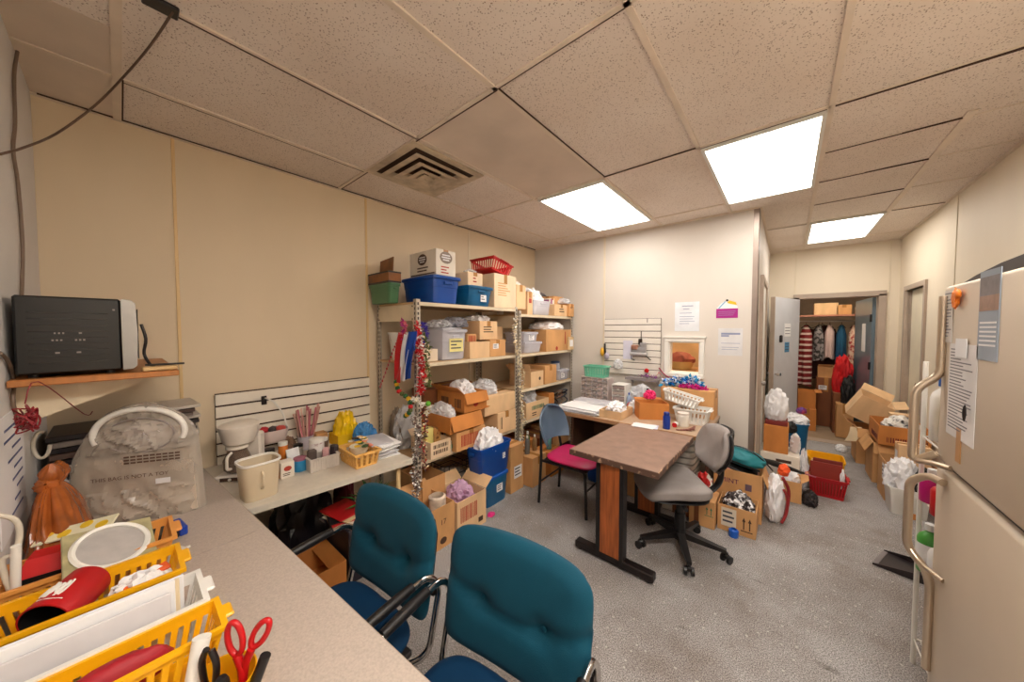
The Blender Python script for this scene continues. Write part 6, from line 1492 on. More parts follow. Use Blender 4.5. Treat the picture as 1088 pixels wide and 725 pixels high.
# hung gadgets
yw = YB - .03
t_ = thing('craft_gun', 'grey craft machine hanging from a hook on the white slatted panel', 'tool', V(ony(681, 372, yw)))
b = MB(); b.box((-.02, -.02, .0), (.17, .05, .07), bev=.012, seg=2); b.box((.03, -.02, .055), (.07, .045, .06), bev=.01); b.build('body', mat('grey_tool', (140, 136, 136), rough=.4), t_)
b = MB(); b.box((-.06, -.03, .03), (.08, .05, .06), bev=.012); b.build('tan_block', mat('tan_tool', (150, 104, 84), rough=.5), t_)
b = MB(); b.cyl((-.11, -.03, -.045), (.08, -.03, -.045), .022); b.build('roller', mat('pale_tool', (170, 166, 166), rough=.35), t_)
b = MB(); b.box((-.005, -.01, .095), (.04, .03, .07), bev=.006); b.tube([(0, 0, .12), (0, 0, .21), (.0, .018, .215)], .004); b.build('hanger', m_darkmetal, t_)
b = MB(); b.tube([(.06, -.03, -.06), (.12, -.03, -.11)], .006); b.tube([(-.10, -.03, -.06), (-.10, -.03, -.11), (-.06, -.03, -.12)], .005); b.build('lever', m_darkmetal, t_)
t_ = thing('hand_tool', 'yellow and black hand tool hanging at the left edge of the white slatted panel', 'tool', V(ony(643, 374, yw)))
b = MB(); b.blob((-.03, -.02, .0), (.025, .02, .055), sub=3, amp=.1, seed=2); b.build('grip', mat('tool_yellow', (226, 170, 50), rough=.5), t_)
b = MB(); b.tube([(-.005, 0, .10), (0, -.015, .05), (.02, -.02, -.06)], .013, n=8); b.build('blade', m_darkmetal, t_, smooth=60)
b = MB(); b.blob((.03, -.02, -.05), (.03, .02, .045), sub=3, amp=.15, seed=5); b.build('pouch', mat('tool_lilac', (170, 160, 176), rough=.5), t_)
b = MB(); b.bb(-.006, .006, -.008, 0, -.02, .03); o = b.build('hook_plate', m_ventgrey, loc=V(ony(688, 341, YB - .018))); tag(o, 'small grey hook plate high on the white slatted panel', 'hook')
p = ony(667, 371, YB - .03); b = MB(); b.bb(-.055, .055, 0, .002, -.12, .10); o = b.build('hang_card', mat('lilac_card', (206, 204, 220)), loc=p); tag(o, 'pale lilac card hanging on the white slatted panel', 'card')
b = MB(); b.blob((0, 0, 0), (.026, .018, .026), sub=2, amp=.3, seed=8); o = b.build('ornament', m_red, loc=V(ony(687, 394, YB - .045))); tag(o, 'red ornament on the white slatted panel above the grey shelf', 'ornament')
beads('bead_string', 'string of small pink beads hanging low on the white slatted panel', [V(ony(690, 398, yw)), V(ony(695, 404, yw)), V(ony(700, 396, yw)), V(ony(706, 404, yw - .02))], .007, [mk, mcr, mr], 4)
curve_thing('cane', 'dark pink curved stick leaning below the window', 'stick', smoothpath([V(ony(700, 391, YB - .03)), V(ony(706, 398, YB - .04)), V(ony(712, 402, YB - .06))]), .007, mat('rose_stick', (160, 50, 80)))
crumple('small clear bag hanging by the white drawer tower', V(ony(657, 392, YB - .035)), (.05, .03, .06), m_film, flat=.8)
# notices on the back wall
def sheet(name, label, x0, x1, y0, y1, m, lines=(), cat='notice'):
    a, c, z0, z1 = fy(x0, x1, y0, y1, YB - .002)
    t_ = thing(name, label, cat, ((a + c) / 2, YB - .0005, z0)); w, h = c - a, z1 - z0
    b = MB(); b.bb(-w / 2, w / 2, -.0018, 0, 0, h); b.build('sheet', m, t_, smooth=0)
    b = MB()
    for (u0, u1, v, k) in lines: b.bb(-w / 2 + w * u0, -w / 2 + w * u1, -.0026, -.0018, h * v - k * h, h * v + k * h)
    if lines: b.build('writing', mat('pale_ink', (140, 146, 176), rough=.8), t_, smooth=0)
    return t_, w, h
sheet('wall_notice', 'handwritten white notice on the back wall above the window', 717, 743, 321, 352, mat('notice_white', (226, 228, 232)), [(.3, .75, .86, .012), (.35, .6, .76, .010), (.2, .7, .62, .008), (.2, .8, .5, .008), (.2, .75, .42, .008), (.2, .82, .34, .008), (.2, .6, .26, .008)])
sheet('wall_notice', 'pale printed notice on the back wall right of the window', 763, 789, 349, 378, mat('notice_pale', (214, 212, 212)), [(.12, .9, .80, .035), (.12, .45, .72, .03), (.12, .9, .45, .008), (.15, .85, .30, .008), (.15, .8, .22, .008)])
t_, w_, h_ = sheet('wall_sign', 'small magenta sign with yellow and blue paper picture above it on the back wall', 761, 784, 328, 338, mat('magenta_sign', (166, 20, 130), rough=.6), [(.1, .9, .7, .02), (.1, .85, .5, .02), (.1, .8, .3, .02)], cat='sign')
b = MB(); b.prism([(-w_ * .5, h_), (w_ * .5, h_), (w_ * .42, h_ + .05), (.0, h_ + .085), (-w_ * .3, h_ + .05)], 'y', -.0018, 0); b.build('picture_paper', m_paper, t_, smooth=0)
b = MB(); b.prism([(0, h_ + .055), (w_ * .45, h_ + .03), (w_ * .4, h_ + .06), (w_ * .1, h_ + .08)], 'y', -.003, -.0018); b.build('yellow_shape', myl, t_, smooth=0)
b = MB(); b.prism([(-w_ * .42, h_ + .005), (-w_ * .36, h_ + .0), (-w_ * .05, h_ + .07), (-w_ * .1, h_ + .075)], 'y', -.003, -.0018); b.build('blue_shape', mat('light_blue_paper', (120, 170, 200)), t_, smooth=0)
b = MB(); b.blob((-.0, -.006, h_ + .082), (.012, .006, .010), sub=2, amp=.2); b.build('knob', m_darkmetal, t_)
# seen through the pass-through window: a rounded tan basket on a ledge
t_ = thing('wicker_basket', 'reddish wicker basket seen through the pass-through window', 'basket', (-.98, 4.30, 1.13))
b = MB(); b.lathe([(.12, 0), (.15, .09), (.14, .09), (.11, .01), (0, .01)], n=24); b.build('body', mat('wicker_tan', (200, 160, 96), rough=.7), t_, smooth=50)
b = MB(); b.blob((0, 0, .09), (.16, .13, .11), sub=3, amp=.2, seed=4, flat=.1); b.build('cover', mat('wicker_red', (150, 74, 56), rough=.7, var=.3, vs=14), t_)
t_ = thing('cabinet', 'brown cabinet seen through the pass-through window under the wicker basket', 'cabinet', (-1.0, 4.32, 0)); b = MB(); b.bb(-.40, .40, -.22, .22, 0, 1.128); b.build('body', mat('cabinet_brown', (170, 120, 70), rough=.5, var=.2, vs=4), t_); b = MB(); b.bb(-.38, -.005, -.232, -.22, .05, 1.09); b.build('door', MATS['cabinet_brown'], t_); b = MB(); b.bb(.005, .38, -.232, -.22, .05, 1.09); b.build('door', MATS['cabinet_brown'], t_)

# ================================================================== under the desk and the brown table
tote('blue lidded tote on the floor under the long desk', -1.62, -1.30, 3.12, 3.40, 0, .26, m_blue, taper=.9, sticker=('y-', .2, .5, .08, .06))
carton('tan carton on the floor under the middle of the long desk', -1.20, -.95, 3.10, 3.38, 0, .30, 'tan')
carton('orange carton standing on the tan carton under the long desk', -1.19, -.97, 3.13, 3.36, .301, .52, 'orange')
bottle('yellow spotted bottle under the long desk before the orange carton', (-.88, 3.12, 0), .04, .30, mat('yellow_spots', (196, 170, 80), col2=(60, 50, 40), vs=30, thresh=(.5, .6)), m_white)
carton('small white box on the floor under the desk beside the spotted bottle', -.83, -.72, 3.08, 3.18, 0, .10, 'white', tape=False)
carton('tall brown carton under the right end of the long desk below the grey trays', -.74, -.60, 3.06, 3.40, 0, .289, 'brown')
for k in range(7):
    b = MB(); b.lathe([(1.0, .0), (1.05, .042), (1.0, .045), (.92, .006), (0, .006)], n=32, sx=.078, sy=.16, p=6, capb=True); o = b.build('plastic_tray', mat('tray_palegrey', (196, 190, 182), rough=.4), loc=(-.66, 3.22, .29 + .055 * k), smooth=40); tag(o, 'pale grey plastic tray in the stack under the right end of the long desk', 'tray', 'grey trays under the desk')
# ================================================================== floor pile by the partition's free end
m_canv = mat('teal_bag_cloth', (22, 112, 120), rough=.65, var=.15, vs=6)
c_ = carton('open tan carton with white label and arrow marks on the floor at the partition end', -.40, -.15, 3.05, 3.30, 0, .205, 'tan', open=True, flaps={}, marks=[('y-', -.20, .55, .10, .145, 'label', mat('cream_paper', (220, 206, 186))), ('y-', .27, .45, .075, .11, 'arrows')])
crumple('black and white crinkled film in the open carton with arrow marks', (-.275, 3.175, .10), (.10, .10, .125), mat('bw_film', (60, 52, 52), rough=.3, col2=(226, 222, 222), vs=30, thresh=(.5, .58)), flat=.4, name='film_scraps', cat='film')
b = MB(); b.lathe([(.03, 0), (.033, .01), (.033, .05), (.02, .06), (.02, .01)], n=18); o = b.build('tape_roll', mat('royal_blue', (20, 90, 190), rough=.35)); o.location = (-.285, 3.0, .001); tag(o, 'blue roll on the carpet against the carton with arrow marks', 'roll')
carton('tan carton with dark stripe on the floor left of the arrow-marked carton', -.595, -.41, 2.99, 3.22, 0, .22, 'tan', marks=[('y-', -.20, .5, .035, .215, 'rect', CB['brown']), ('y-', .28, .62, .06, .075, 'arrows', m_printgrn)], tape=False)
crumple('red and white wrapping on the dark-striped tan carton', (-.52, 3.12, .222), (.065, .08, .11), mat('red_white_wrap', (206, 24, 24), rough=.5, col2=(226, 222, 214), vs=7, thresh=(.5, .54)), flat=.5, name='wrapping_paper', cat='paper')
c_ = carton('tan carton lettered in purple behind the arrow-marked carton', -.47, -.13, 3.32, 3.62, 0, .40, 'tan', open=True, flaps={'x+': 'down'}, marks=[('y-', -.16, .76, .20, .055, 'text', mat('purple_print2', (96, 34, 84)), 'MINT'), ('y-', .23, .70, .045, .055, 'rect', mat('dim_print', (110, 84, 96)))])
b = MB(); b.box((0, 0, .0), (.30, .14, .022), bev=.002); b.mi = 1; b.box((0, 0, .020), (.28, .12, .016), bev=.002); o = b.build('boxed_games', [mat('pink_book', (196, 128, 118), rough=.6), m_black], loc=(-.31, 3.40, .39), smooth=0); o.rotation_euler = (math.radians(12), math.radians(16), .05); tag(o, 'pink and black boxed games tilted in the purple-lettered carton', 'games')
t_ = thing('tote_bag', 'teal cloth bag with black strap lying on the purple-lettered carton', 'bag', (-.285, 3.46, .425), math.radians(-8)); t_.rotation_euler = (0, math.radians(9), math.radians(-8))
b = MB(); b.blob((0, 0, .06), (.16, .12, .075), sub=4, amp=.14, fr=2.5, seed=31, flat=.7); b.build('body', m_canv, t_, smooth=60)
b = MB(); b.tube(smoothpath([(-.15, -.03, .09), (-.06, -.02, .145), (.06, -.02, .14), (.15, .0, .09), (.21, .03, .03)]), .009, n=8, flat=.6); b.build('strap', m_black, t_, smooth=60)
b = MB(); b.bb(-.155, .15, -.116, -.106, .03, .042); b.build('zip', m_black, t_)
t_ = thing('plastic_bag', 'white plastic sack with red drawstrings slumped at the partition end', 'bag', (-.055, 3.50, 0))
b = MB(); b.blob((0, 0, .17), (.065, .12, .20), sub=4, amp=.22, fr=2.2, seed=17, flat=.85, ridge=True); b.build('sack', m_tissue, t_, smooth=40)
b = MB(); b.tube(smoothpath([(.06, -.08, .30), (.085, -.06, .22), (.08, -.05, .10), (.05, -.08, .02)]), .010, n=8); b.tube(smoothpath([(.05, .02, .36), (.09, .06, .25), (.085, .07, .10), (.07, .05, .02)]), .012, n=8); b.build('drawstring', mat('dark_red_strap', (150, 30, 34), rough=.6), t_, smooth=60)
b = MB(); b.blob((0, 0, 0), (.04, .05, .05), sub=3, amp=.3, seed=12); o = b.build('orange_cloth', mat('orange_cloth', (232, 84, 30), rough=.8), loc=(.0, 3.60, .40)); tag(o, 'orange cloth poking out above the white sack with drawstrings', 'cloth')
t_ = thing('umbrella', 'folded black umbrella with pink edge lying across the carton pile', 'umbrella', (-.02, 3.80, .33))
b = MB(); b.tube([(-.22, -.16, .12), (-.05, -.04, .06), (.16, .10, -.02)], [.008, .028, .010], n=10); b.build('canopy', m_black, t_, smooth=60); b = MB(); b.tube([(.16, .10, -.02), (.24, .15, -.05)], .006); b.build('handle', mat('pink_handle', (170, 90, 110)), t_)
# corridor's left side
b_ = carton('tan wedge-shaped open carton standing in front of the corridor clutter', -.05, .13, 3.95, 4.20, 0, .19, 'tan', open=True, flaps={'x+': 'half'})
crumple('white scraps with dark ribbon in the wedge-shaped open carton', (.04, 4.08, .10), (.07, .10, .12), m_tissue, flat=.4, name='paper_scraps', cat='paper')
carton('flat grey-white box under the white flat box in the corridor pile', -.19, .12, 4.25, 4.62, 0, .20, mat('grey_box', (190, 180, 172), rough=.6), tape=False)
carton('white flat box in the corridor pile under the orange square carton', -.19, .12, 4.27, 4.62, .201, .33, 'white', tape=False, marks=[('y-', .1, .5, .12, .03, 'rect', m_gap)])
carton('orange square carton standing on the white flat box in the corridor', -.17, .03, 4.30, 4.56, .331, .61, 'orange', tape=False)
carton('dark red shallow box under the white bag on the orange square carton', -.16, .02, 4.31, 4.54, .611, .655, mat('dark_red_card', (120, 34, 28)), tape=False)
crumple('white shopping bag standing on the orange square carton in the corridor', (-.075, 4.42, .656), (.095, .11, .19), m_tissue, amp=.2, flat=.65)
b = MB(); b.box((0, 0, .09), (.004, .09, .16)); b.mi = 1; b.box((.0025, .0, .09), (.002, .05, .06)); o = b.build('photo_card', [m_paper, mat('photo_red', (150, 60, 40))], loc=(.05, 4.34, .61 - .275), smooth=0); o.rotation_euler = (0, .15, .6); o.location = (.075, 4.40, .331); tag(o, 'white card with red picture propped beside the orange square carton', 'card')
crumple('small heap of white paper items right of the orange square carton', (.085, 4.50, .331), (.04, .08, .11), m_paper, flat=.5, name='paper_scraps', cat='paper')
crumple('white plastic scrap hanging off the flat box beside the yellow bin', (.155, 4.40, .001), (.035, .06, .21), m_tissue, flat=.8)
crumple('dark bundle on the floor between the wedge carton and the red basket', (.19, 4.02, .001), (.05, .09, .07), mat('dark_bundle', (50, 42, 42), rough=.8), flat=.6, name='bundle', cat='bundle')
# blue waste bin
y = 5.45
t_ = thing('waste_bin', 'blue waste bin heaped with white bags beside the open grey door', 'bin', (.09, y, 0))
b = MB(); b.lathe([(.105, 0), (.108, .005), (.135, .42), (.142, .42), (.142, .435), (.130, .435), (.102, .012), (0, .012)], n=36, p=4, sy=1.1); b.build('body', m_blue2, t_, smooth=50)
mark(t_, .118, .13, .43, 'y-', -.12, .75, .09, .11, 'label')
b = MB(); b.blob((0, 0, .43), (.13, .14, .10), sub=4, amp=.35, fr=2.4, seed=23, flat=.1, ridge=True); b.build('liner_bag', m_tissue, t_, smooth=40)
crumple('dark cloth hanging over the front rim of the blue waste bin', (.05, y - .16, .32), (.06, .03, .07), m_black, name='cloth', cat='cloth', flat=.9)
b = MB(); b.blob((0, 0, .03), (.05, .05, .045), sub=3, amp=.3, seed=14, flat=.7); o = b.build('bottle_wrap', mat('blue_red_pack', (50, 60, 150), col2=(170, 40, 60), vs=14), loc=(.155, 5.50, .54)); tag(o, 'blue and red packet on top of the waste bin heap', 'packet')
# yellow bin with folders, red basket
t_ = tote('yellow plastic bin standing behind the red basket on the corridor floor', .19, .475, 4.56, 4.86, 0, .27, m_ybask, lid=False, taper=.9, name='plastic_bin', cat='bin')
b = MB(); b.box((0, 0, .12), (.24, .012, .25), bev=.001); o = b.build('folder', mat('cream_folder', (226, 206, 160)), loc=(.34, 4.62, .005)); o.rotation_euler = (math.radians(4), 0, .02); tag(o, 'cream folder standing at the front of the yellow bin', 'folder')
basket('red slotted laundry basket on the corridor floor holding brown folders', .185, .455, 4.25, 4.50, 0, .185, mat('red_basket_dark', (172, 16, 26), rough=.4), taper=.82, nx=12, rows=1)
for k, (dy, hh, w, c, lb) in enumerate(((0, .30, .22, (136, 40, 26), 'rust brown folder at the front of the red laundry basket'), (.03, .325, .21, (120, 34, 24), 'darker brown folder behind the first in the red laundry basket'), (.055, .30, .20, (226, 196, 150), 'cream folder at the back of the red laundry basket'))):
    b = MB(); b.box((0, 0, hh / 2), (w, .018, hh), bev=.002); o = b.build('folder', mat('rfold%d' % k, c, rough=.6), loc=(.315 + (.01 if k == 1 else -.005), 4.33 + dy * 1.2, .006), smooth=0); o.rotation_euler = (math.radians(-4), 0, 0); tag(o, lb, 'folder')
b = MB()
for k in range(11): b.bb(.22 + .016 * k, .22 + .016 * k + .006 + .004 * (k % 3), 4.2705, 4.2725, .035 + .003 * (k % 2), .047)
crumple('white scrap stuffed at the right end of the red laundry basket', (.425, 4.36, .09), (.02, .05, .10), m_tissue, flat=.7, name='paper_scraps', cat='paper'); b.bm.free()

# ================================================================== cartons along the corridor's right wall
c_ = carton('tall tan carton against the corridor right wall below the long orange tray', .71, 1.05, 5.02, 5.42, 0, .42, 'tan', open=True, flaps={'x-': -60, 'y-': 'down'})
carton('long orange tray carton with dark printed band across the tall corridor carton', .72, 1.055, 4.86, 5.36, .45, .64, 'orange', open=True, flaps={}, marks=[('y-', .05, .28, .26, .05, 'bars', mat('dark_red_print', (110, 24, 24))), ('x-', .1, .3, .3, .05, 'bars', MATS['dark_red_print'])])
crumple('papers and straps lying in the long orange tray carton', (.90, 5.05, .54), (.12, .15, .12), mat('mixed_paper', (226, 220, 212), rough=.7, col2=(70, 66, 70), vs=14, thresh=(.55, .65)), flat=.4, name='paper_scraps', cat='paper')
c_ = carton('large pale carton tipped on its side on the corridor cartons by the doorway', .56, .86, 5.70, 6.02, .52, .80, 'light', open=True, flaps={'x+': 'half', 'y+': 'half'}, tilt=(math.radians(8), math.radians(28), 0))
carton('tan carton on the floor beneath the tipped pale carton by the doorway', .66, .98, 5.62, 6.02, 0, .42, 'tan', open=True, flaps={'x-': 'half', 'y-': 'down'})
b = MB(); b.grid(6, 8, lambda u, v: (.60 + .10 * u - .05 * v * v, 5.625 - .05 * v + .02 * u, .426 - .17 * v + .01 * u), th=.004); o = b.build('paper_flap', mat('cream_flap', (236, 214, 176))); tag(o, 'cream paper sheet drooping over the carton by the doorway', 'paper')
carton('pale carton standing by the right wall behind the long orange tray', .90, 1.055, 5.50, 5.62, 0, .66, 'light', tape=False)
c_ = carton('open tan carton with white label by the corridor right wall, nearest the fridge', .725, 1.05, 4.55, 4.86, 0, .36, 'tan', open=True, flaps={'y+': 'half', 'y-': 'down'}, marks=[('x-', .25, .70, .08, .15, 'label')])
carton('small pale carton with torn label standing in the nearest open corridor carton', .82, 1.02, 4.66, 4.80, .01, .52, 'light', marks=[('x-', 0, .75, .08, .12, 'rect', m_paper)])
t_ = tote('white plastic bin on the floor in front of the nearest open corridor carton', .70, .95, 4.24, 4.52, 0, .235, m_white, lid=False, taper=.88, name='plastic_bin', cat='bin')
crumple('white bag bulging out of the white plastic bin', (.80, 4.38, .17), (.10, .11, .19), m_tissue, flat=.5)
crumple('black cloth over the fridge side of the white plastic bin', (.90, 4.30, .20), (.045, .07, .15), m_black, name='cloth', cat='cloth', flat=.5)
b = MB(); b.bb(0, .055, -.004, 0, 0, .05); o = b.build('tape_strip_scrap', CB['orange'], loc=(.80, 4.225, .02)); tag(o, 'brown card patch against the foot of the white plastic bin', 'card'); o.location = (.80, 4.235, .001)
crumple('small white crumpled scrap on the floor inside the doorway', (.57, 6.05, .001), (.05, .07, .05), m_paper, flat=.6, name='crumpled_paper', cat='paper')
# dustpan
t_ = thing('dustpan', 'black dustpan on the carpet in front of the fridge', 'dustpan', (.625, 3.33, .002), math.radians(-20))
b = MB(); b.hexa([V((-.11, -.13, 0)), V((.12, -.11, 0)), V((.12, .11, 0)), V((-.11, .13, 0))], [V((-.11, -.13, .004)), V((.12, -.11, .006)), V((.12, .11, .006)), V((-.11, .13, .004))])
b.bb(.115, .125, -.11, .11, .004, .06)
for s in (-1, 1): b.hexa([V((-.11, s * .13 - .003, .002)), V((.12, s * .11 - .003, .002)), V((.12, s * .11 + .003, .002)), V((-.11, s * .13 + .003, .002))], [V((-.11, s * .13 - .003, .012)), V((.12, s * .11 - .003, .06)), V((.12, s * .11 + .003, .06)), V((-.11, s * .13 + .003, .012))])
b.build('pan', mat('dustpan_black', (40, 32, 34), rough=.35), t_, smooth=0); b = MB(); b.tube([(.12, 0, .045), (.26, 0, .07)], [.016, .013], n=10); b.build('handle', m_black, t_, smooth=60)
b = MB(); b.bb(-.112, -.09, -.125, .125, .004, .007); b.build('lip', mat('lip_grey', (120, 112, 112), rough=.3), t_)

# ================================================================== cleaning supplies on a wire rack beyond the fridge
t_ = thing('wire_rack', 'white wire rack of cleaning supplies squeezed beyond the fridge', 'rack', (.715, 2.25, 0))
for x in (-.22, .22):
    for y in (-.15, .15): b = MB(); b.cyl((x, y, 0), (x, y, 1.45), .009, n=10); b.build('upright', m_white, t_)
ZR = (.12, .50, .82, 1.10)
for z in ZR:
    b = MB(); b.tube([(-.22, -.15, z), (.22, -.15, z), (.22, .15, z), (-.22, .15, z)], .005, n=6, closed=True)
    for k in range(14): x = -.2 + .4 * k / 13; b.tube([(x, -.15, z), (x, .15, z)], .0025, n=5)
    b.build('wire_shelf', m_white, t_)
cl = [((232, 190, 20), (40, 40, 40), 'yellow'), ((20, 100, 190), (230, 230, 230), 'blue'), ((196, 24, 30), (240, 240, 240), 'red'), ((230, 228, 224), (30, 90, 170), 'white'), ((20, 140, 160), (230, 230, 230), 'teal'), ((196, 20, 120), (230, 230, 230), 'magenta'), ((70, 150, 60), (230, 230, 230), 'green'), ((110, 60, 150), (230, 230, 230), 'violet')]
pos = {3: [(0, .18, .28), (1, .30, .2), (3, .42, .22)], 2: [(2, .16, .15), (3, .28, .2), (2, .40, .2)], 1: [(3, .16, .22), (4, .28, .18), (5, .40, .22)], 0: [(7, .28, .2), (1, .40, .25)]}
nm = {3: 'top', 2: 'second', 1: 'third', 0: 'lowest'}
for lv, L in pos.items():
    for (ci, dx, hh) in L:
        for dy in (-.09, .06):
            c, cp, n_ = cl[(ci + (1 if dy > 0 else 0) * 3) % 8]
            bottle('%s bottle on the %s wire shelf, %s row, %s' % (n_, nm[lv], 'fridge-side' if dy < 0 else 'doorway-side', 'nearest the aisle' if dx < .2 else ('in the middle' if dx < .35 else 'by the wall')), (.715 - .22 + dx - .145, 2.25 + dy, ZR[lv] + .006), .038, hh, mat('clean_' + n_, c, rough=.35), mat('cap_' + n_, cp), labelm=m_paper if ci % 2 else None)

# ================================================================== notes stuck on the refrigerator
fx_ = FX0 - .0006
def fnote(name, label, l, r, t, b_, m, cat, lines=0, extra=None):
    ya, yb = onx(l, (t + b_) / 2, FX0).y, onx(r, (t + b_) / 2, FX0).y; z1, z0 = onx((l + r) / 2, t, FX0).z, onx((l + r) / 2, b_, FX0).z
    t_ = thing(name, label, cat, (fx_, (ya + yb) / 2, z0)); w, h = abs(ya - yb), z1 - z0
    b = MB(); b.bb(-.0015, 0, -w / 2, w / 2, 0, h); b.build('sheet', m, t_, smooth=0)
    if lines:
        b = MB()
        for k in range(lines):
            z = h * (.94 - .88 * k / lines); b.bb(-.0021, -.0015, w / 2 - .06 * w, w / 2 - w * (.4 + .5 * rnd.random()), z - h * .16 / lines, z + h * .16 / lines)
        b.build('writing', mat('grey_ink', (130, 126, 130), rough=.8), t_, smooth=0)
    return t_, w, h
fnote('fridge_note', 'narrow list with black writing at the top of the freezer door edge', 1004, 1013, 309, 364, mat('note_grey', (206, 198, 190)), 'note', 14)
fnote('fridge_note', 'long white paper list hanging on the freezer door', 1008, 1038, 366, 470, mat('note_white', (224, 220, 218)), 'note', 26)
_sl = fnote('fridge_note', 'small white slip above the long list on the freezer door', 1018, 1030, 360, 380, m_paper, 'note', 0)
_sl[0].location.x -= .0035
t_, w_, h_ = fnote('fridge_poster', 'blue and brown landscape picture sheet on the freezer door', 1041, 1063, 287, 384, mat('poster_blue', (150, 160, 172)), 'poster', 0)
b = MB(); b.bb(-.0022, -.0015, -w_ * .46, w_ * .46, h_ * .55, h_ * .72); b.build('brown_band', mat('poster_brown', (150, 118, 100), var=.3, vs=20), t_, smooth=0)
b = MB(); b.bb(-.0022, -.0015, -w_ * .46, w_ * .46, h_ * .72, h_ * .93); b.build('hill_band', mat('poster_hill', (120, 112, 112), var=.3, vs=20), t_, smooth=0)
b = MB()
for k in range(6): b.bb(-.0022, -.0015, -w_ * .4, w_ * .4, h_ * (.16 + .05 * k), h_ * (.18 + .05 * k))
b.build('writing', m_paper, t_, smooth=0)
p = onx(1020, 317, FX0); b = MB(); b.blob((-.008, 0, 0), (.008, .022, .032), sub=3, amp=.35, seed=3); b.blob((-.009, -.02, .012), (.007, .018, .016), sub=2, amp=.3, seed=4); o = b.build('fridge_magnet', mat('orange_magnet', (226, 120, 30), rough=.5), loc=(FX0 - .0005, p.y, p.z)); tag(o, 'orange magnet at the top of the freezer door', 'magnet')
p = onx(1031, 440, FX0); b = MB(); b.blob((-.009, 0, 0), (.004, .005, .026), sub=2, amp=.2, seed=4); o = b.build('clip_magnet', m_darkmetal, loc=(FX0 - .002, p.y, p.z)); tag(o, 'dark clip magnet on the lower half of the long list', 'magnet')
p = onx(1019, 475, FX0); b = MB(); b.bb(-.002, 0, -.018, .018, -.05, .06); o = b.build('tape_strip_patch', mat('brown_tape', (190, 140, 90), rough=.3), loc=(FX0 - .0004, p.y, p.z)); tag(o, 'brown tape patch below the long list on the freezer door', 'tape')

# ================================================================== back room
b = MB(); b.cyl((-1.1, 7.9, 1.74), (2.0, 7.9, 1.74), .014); o = b.build('clothes_rail', m_steel); tag(o, 'metal clothes rail across the cluttered back room', 'clothes rail')
b = MB(); b.bb(-1.1, 2.0, 7.70, 8.12, 1.82, 1.845); o = b.build('wall_shelf', mat('pink_shelf', (190, 130, 110))); tag(o, 'pinkish shelf above the clothes rail in the back room', 'shelf')
def garment(label, x, w, z0, m, m2=None, sleeves=True, y=7.9):
    t_ = thing('garment', label, 'clothes', (x, y, 0), rnd.uniform(-.5, .5))
    b = MB(); b.tube([(-w * .42, 0, 1.62), (0, 0, 1.69), (w * .42, 0, 1.62)], .006); b.tube([(0, 0, 1.69), (0, 0, 1.735), (0.012, 0, 1.755)], .003); b.build('hanger', m_darkmetal, t_)
    h = 1.66 - z0
    def f(u, v):
        z = 1.67 - h * v; a = 2 * PI * u; ww = (w * .5) * (.35 + .65 * min(1, v * 9)) * (1 + .12 * v); d = (.035 + .05 * min(1, v * 3)) * (1 + .35 * math.sin(a * 5 + x * 30) * v)
        return (ww * math.cos(a), d * math.sin(a), z - .05 * abs(math.cos(a)) * min(1, v * 9))
    b = MB(); b.grid(36, 16, f, th=.003); b.build('body', m, t_, smooth=60)
    if sleeves:
        for s in (-1, 1): b = MB(); b.tube(smoothpath([(s * w * .42, 0, 1.60), (s * w * .56, 0, 1.40), (s * w * .54, 0.01, 1.15)]), .05, n=10, flat=.6); b.build('sleeve', m2 or m, t_, smooth=60)
    return t_
m_str = bpy.data.materials.new('striped_cloth'); m_str.use_nodes = True
N_ = m_str.node_tree.nodes; L_ = m_str.node_tree.links; wv = N_.new('ShaderNodeTexWave'); wv.bands_direction = 'Z'; wv.inputs['Scale'].default_value = 3.2; wv.inputs['Distortion'].default_value = 1.5; tc_ = N_.new('ShaderNodeTexCoord'); L_.new(tc_.outputs['Object'], wv.inputs['Vector']); cr = N_.new('ShaderNodeValToRGB'); cr.color_ramp.interpolation = 'CONSTANT'; cr.color_ramp.elements[0].color = lin((120, 22, 30)); cr.color_ramp.elements[1].color = lin((214, 196, 186)); cr.color_ramp.elements[1].position = .72; L_.new(wv.outputs['Fac'], cr.inputs['Fac']); L_.new(cr.outputs['Color'], N_['Principled BSDF'].inputs['Base Color'])
fab = lambda n, c, **k: mat('fabric_' + n, c, rough=.8, **k)
garment('dark red and white striped garment at the left of the back room doorway', .25, .17, .62, m_str, sleeves=False)
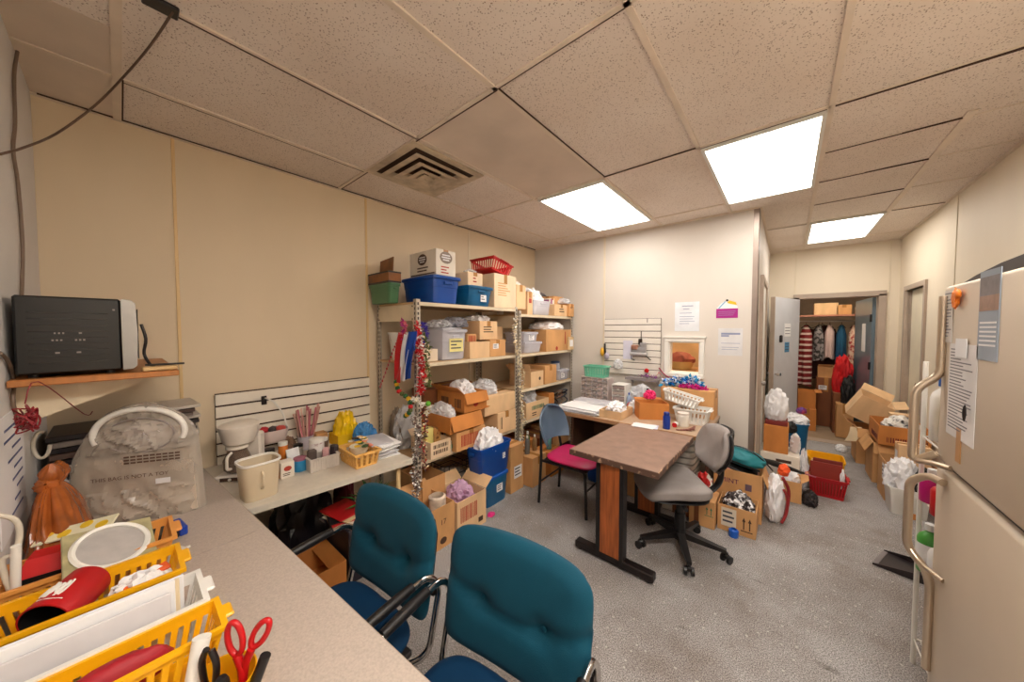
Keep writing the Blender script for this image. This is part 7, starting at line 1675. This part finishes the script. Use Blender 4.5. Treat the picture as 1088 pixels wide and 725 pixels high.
garment('grey checked garment hanging beside the striped one in the back room', .415, .11, 1.08, fab('check', (150, 144, 146), col2=(60, 58, 60), vs=16, thresh=(.48, .54)), sleeves=False)
garment('pale pink garment hanging short in the back room', .555, .11, 1.12, fab('palepink', (216, 190, 186)), sleeves=False)
garment('long teal and blue dress hanging in the back room', .70, .12, .72, fab('teal', (16, 92, 124), col2=(10, 60, 100), vs=3), sleeves=False)
garment('cream and pink patterned garment right of the teal dress', .85, .12, .85, fab('floral', (220, 190, 170), col2=(170, 60, 60), vs=14, thresh=(.5, .6)), sleeves=False)
garment('dark brown coat behind the other clothes in the back room', .48, .34, .70, fab('brown', (66, 30, 26)), y=8.25)
for k, (x, w, h_, m_, lb) in enumerate(((.34, .3, .20, 'light', 'pale carton on the shelf over the clothes rail'), (.62, .18, .16, 'tan', 'tan carton on the shelf over the clothes rail'), (.86, .22, .13, 'white', 'white carton on the shelf over the clothes rail'))):
    carton(lb, x, x + w, 7.75, 8.0, 1.847, 1.847 + h_, m_)
# carton stacks below the clothes
carton('orange carton on the floor of the back room left side, lower one', .16, .37, 6.95, 7.35, 0, .34, 'orange')
carton('orange carton of the back room stacked on a lower orange carton', .15, .36, 7.00, 7.36, .341, .60, 'orange', open=True, flaps={'x+': 'out'})
carton('wide brown carton on the floor of the back room, right of the orange stack', .56, .76, 7.05, 7.38, 0, .62, 'brown')
carton('brown carton with white label at the top of the back room stack', .385, .62, 7.42, 7.66, .0, .80, 'brown', marks=[('y-', -.18, .80, .10, .07, 'label')])
carton('small tan carton on the white-labelled brown carton in the back room', .40, .58, 7.46, 7.62, .801, .98, 'tan', open=True, flaps={'y-': 'half', 'x+': 'half'})
carton('tan carton by the blue metal door in the back room', .58, .76, 6.80, 7.0, .0, .50, 'tan')
crumple('bright red jersey bundle on the brown cartons in the back room', (.67, 7.22, .621), (.11, .11, .34), mat('jersey_red', (196, 20, 26), rough=.7), name='clothes_bundle', cat='clothes', flat=.6)
crumple('black bag slumped by the blue metal door in the back room', (.70, 6.90, .501), (.07, .05, .24), m_black, flat=.6)
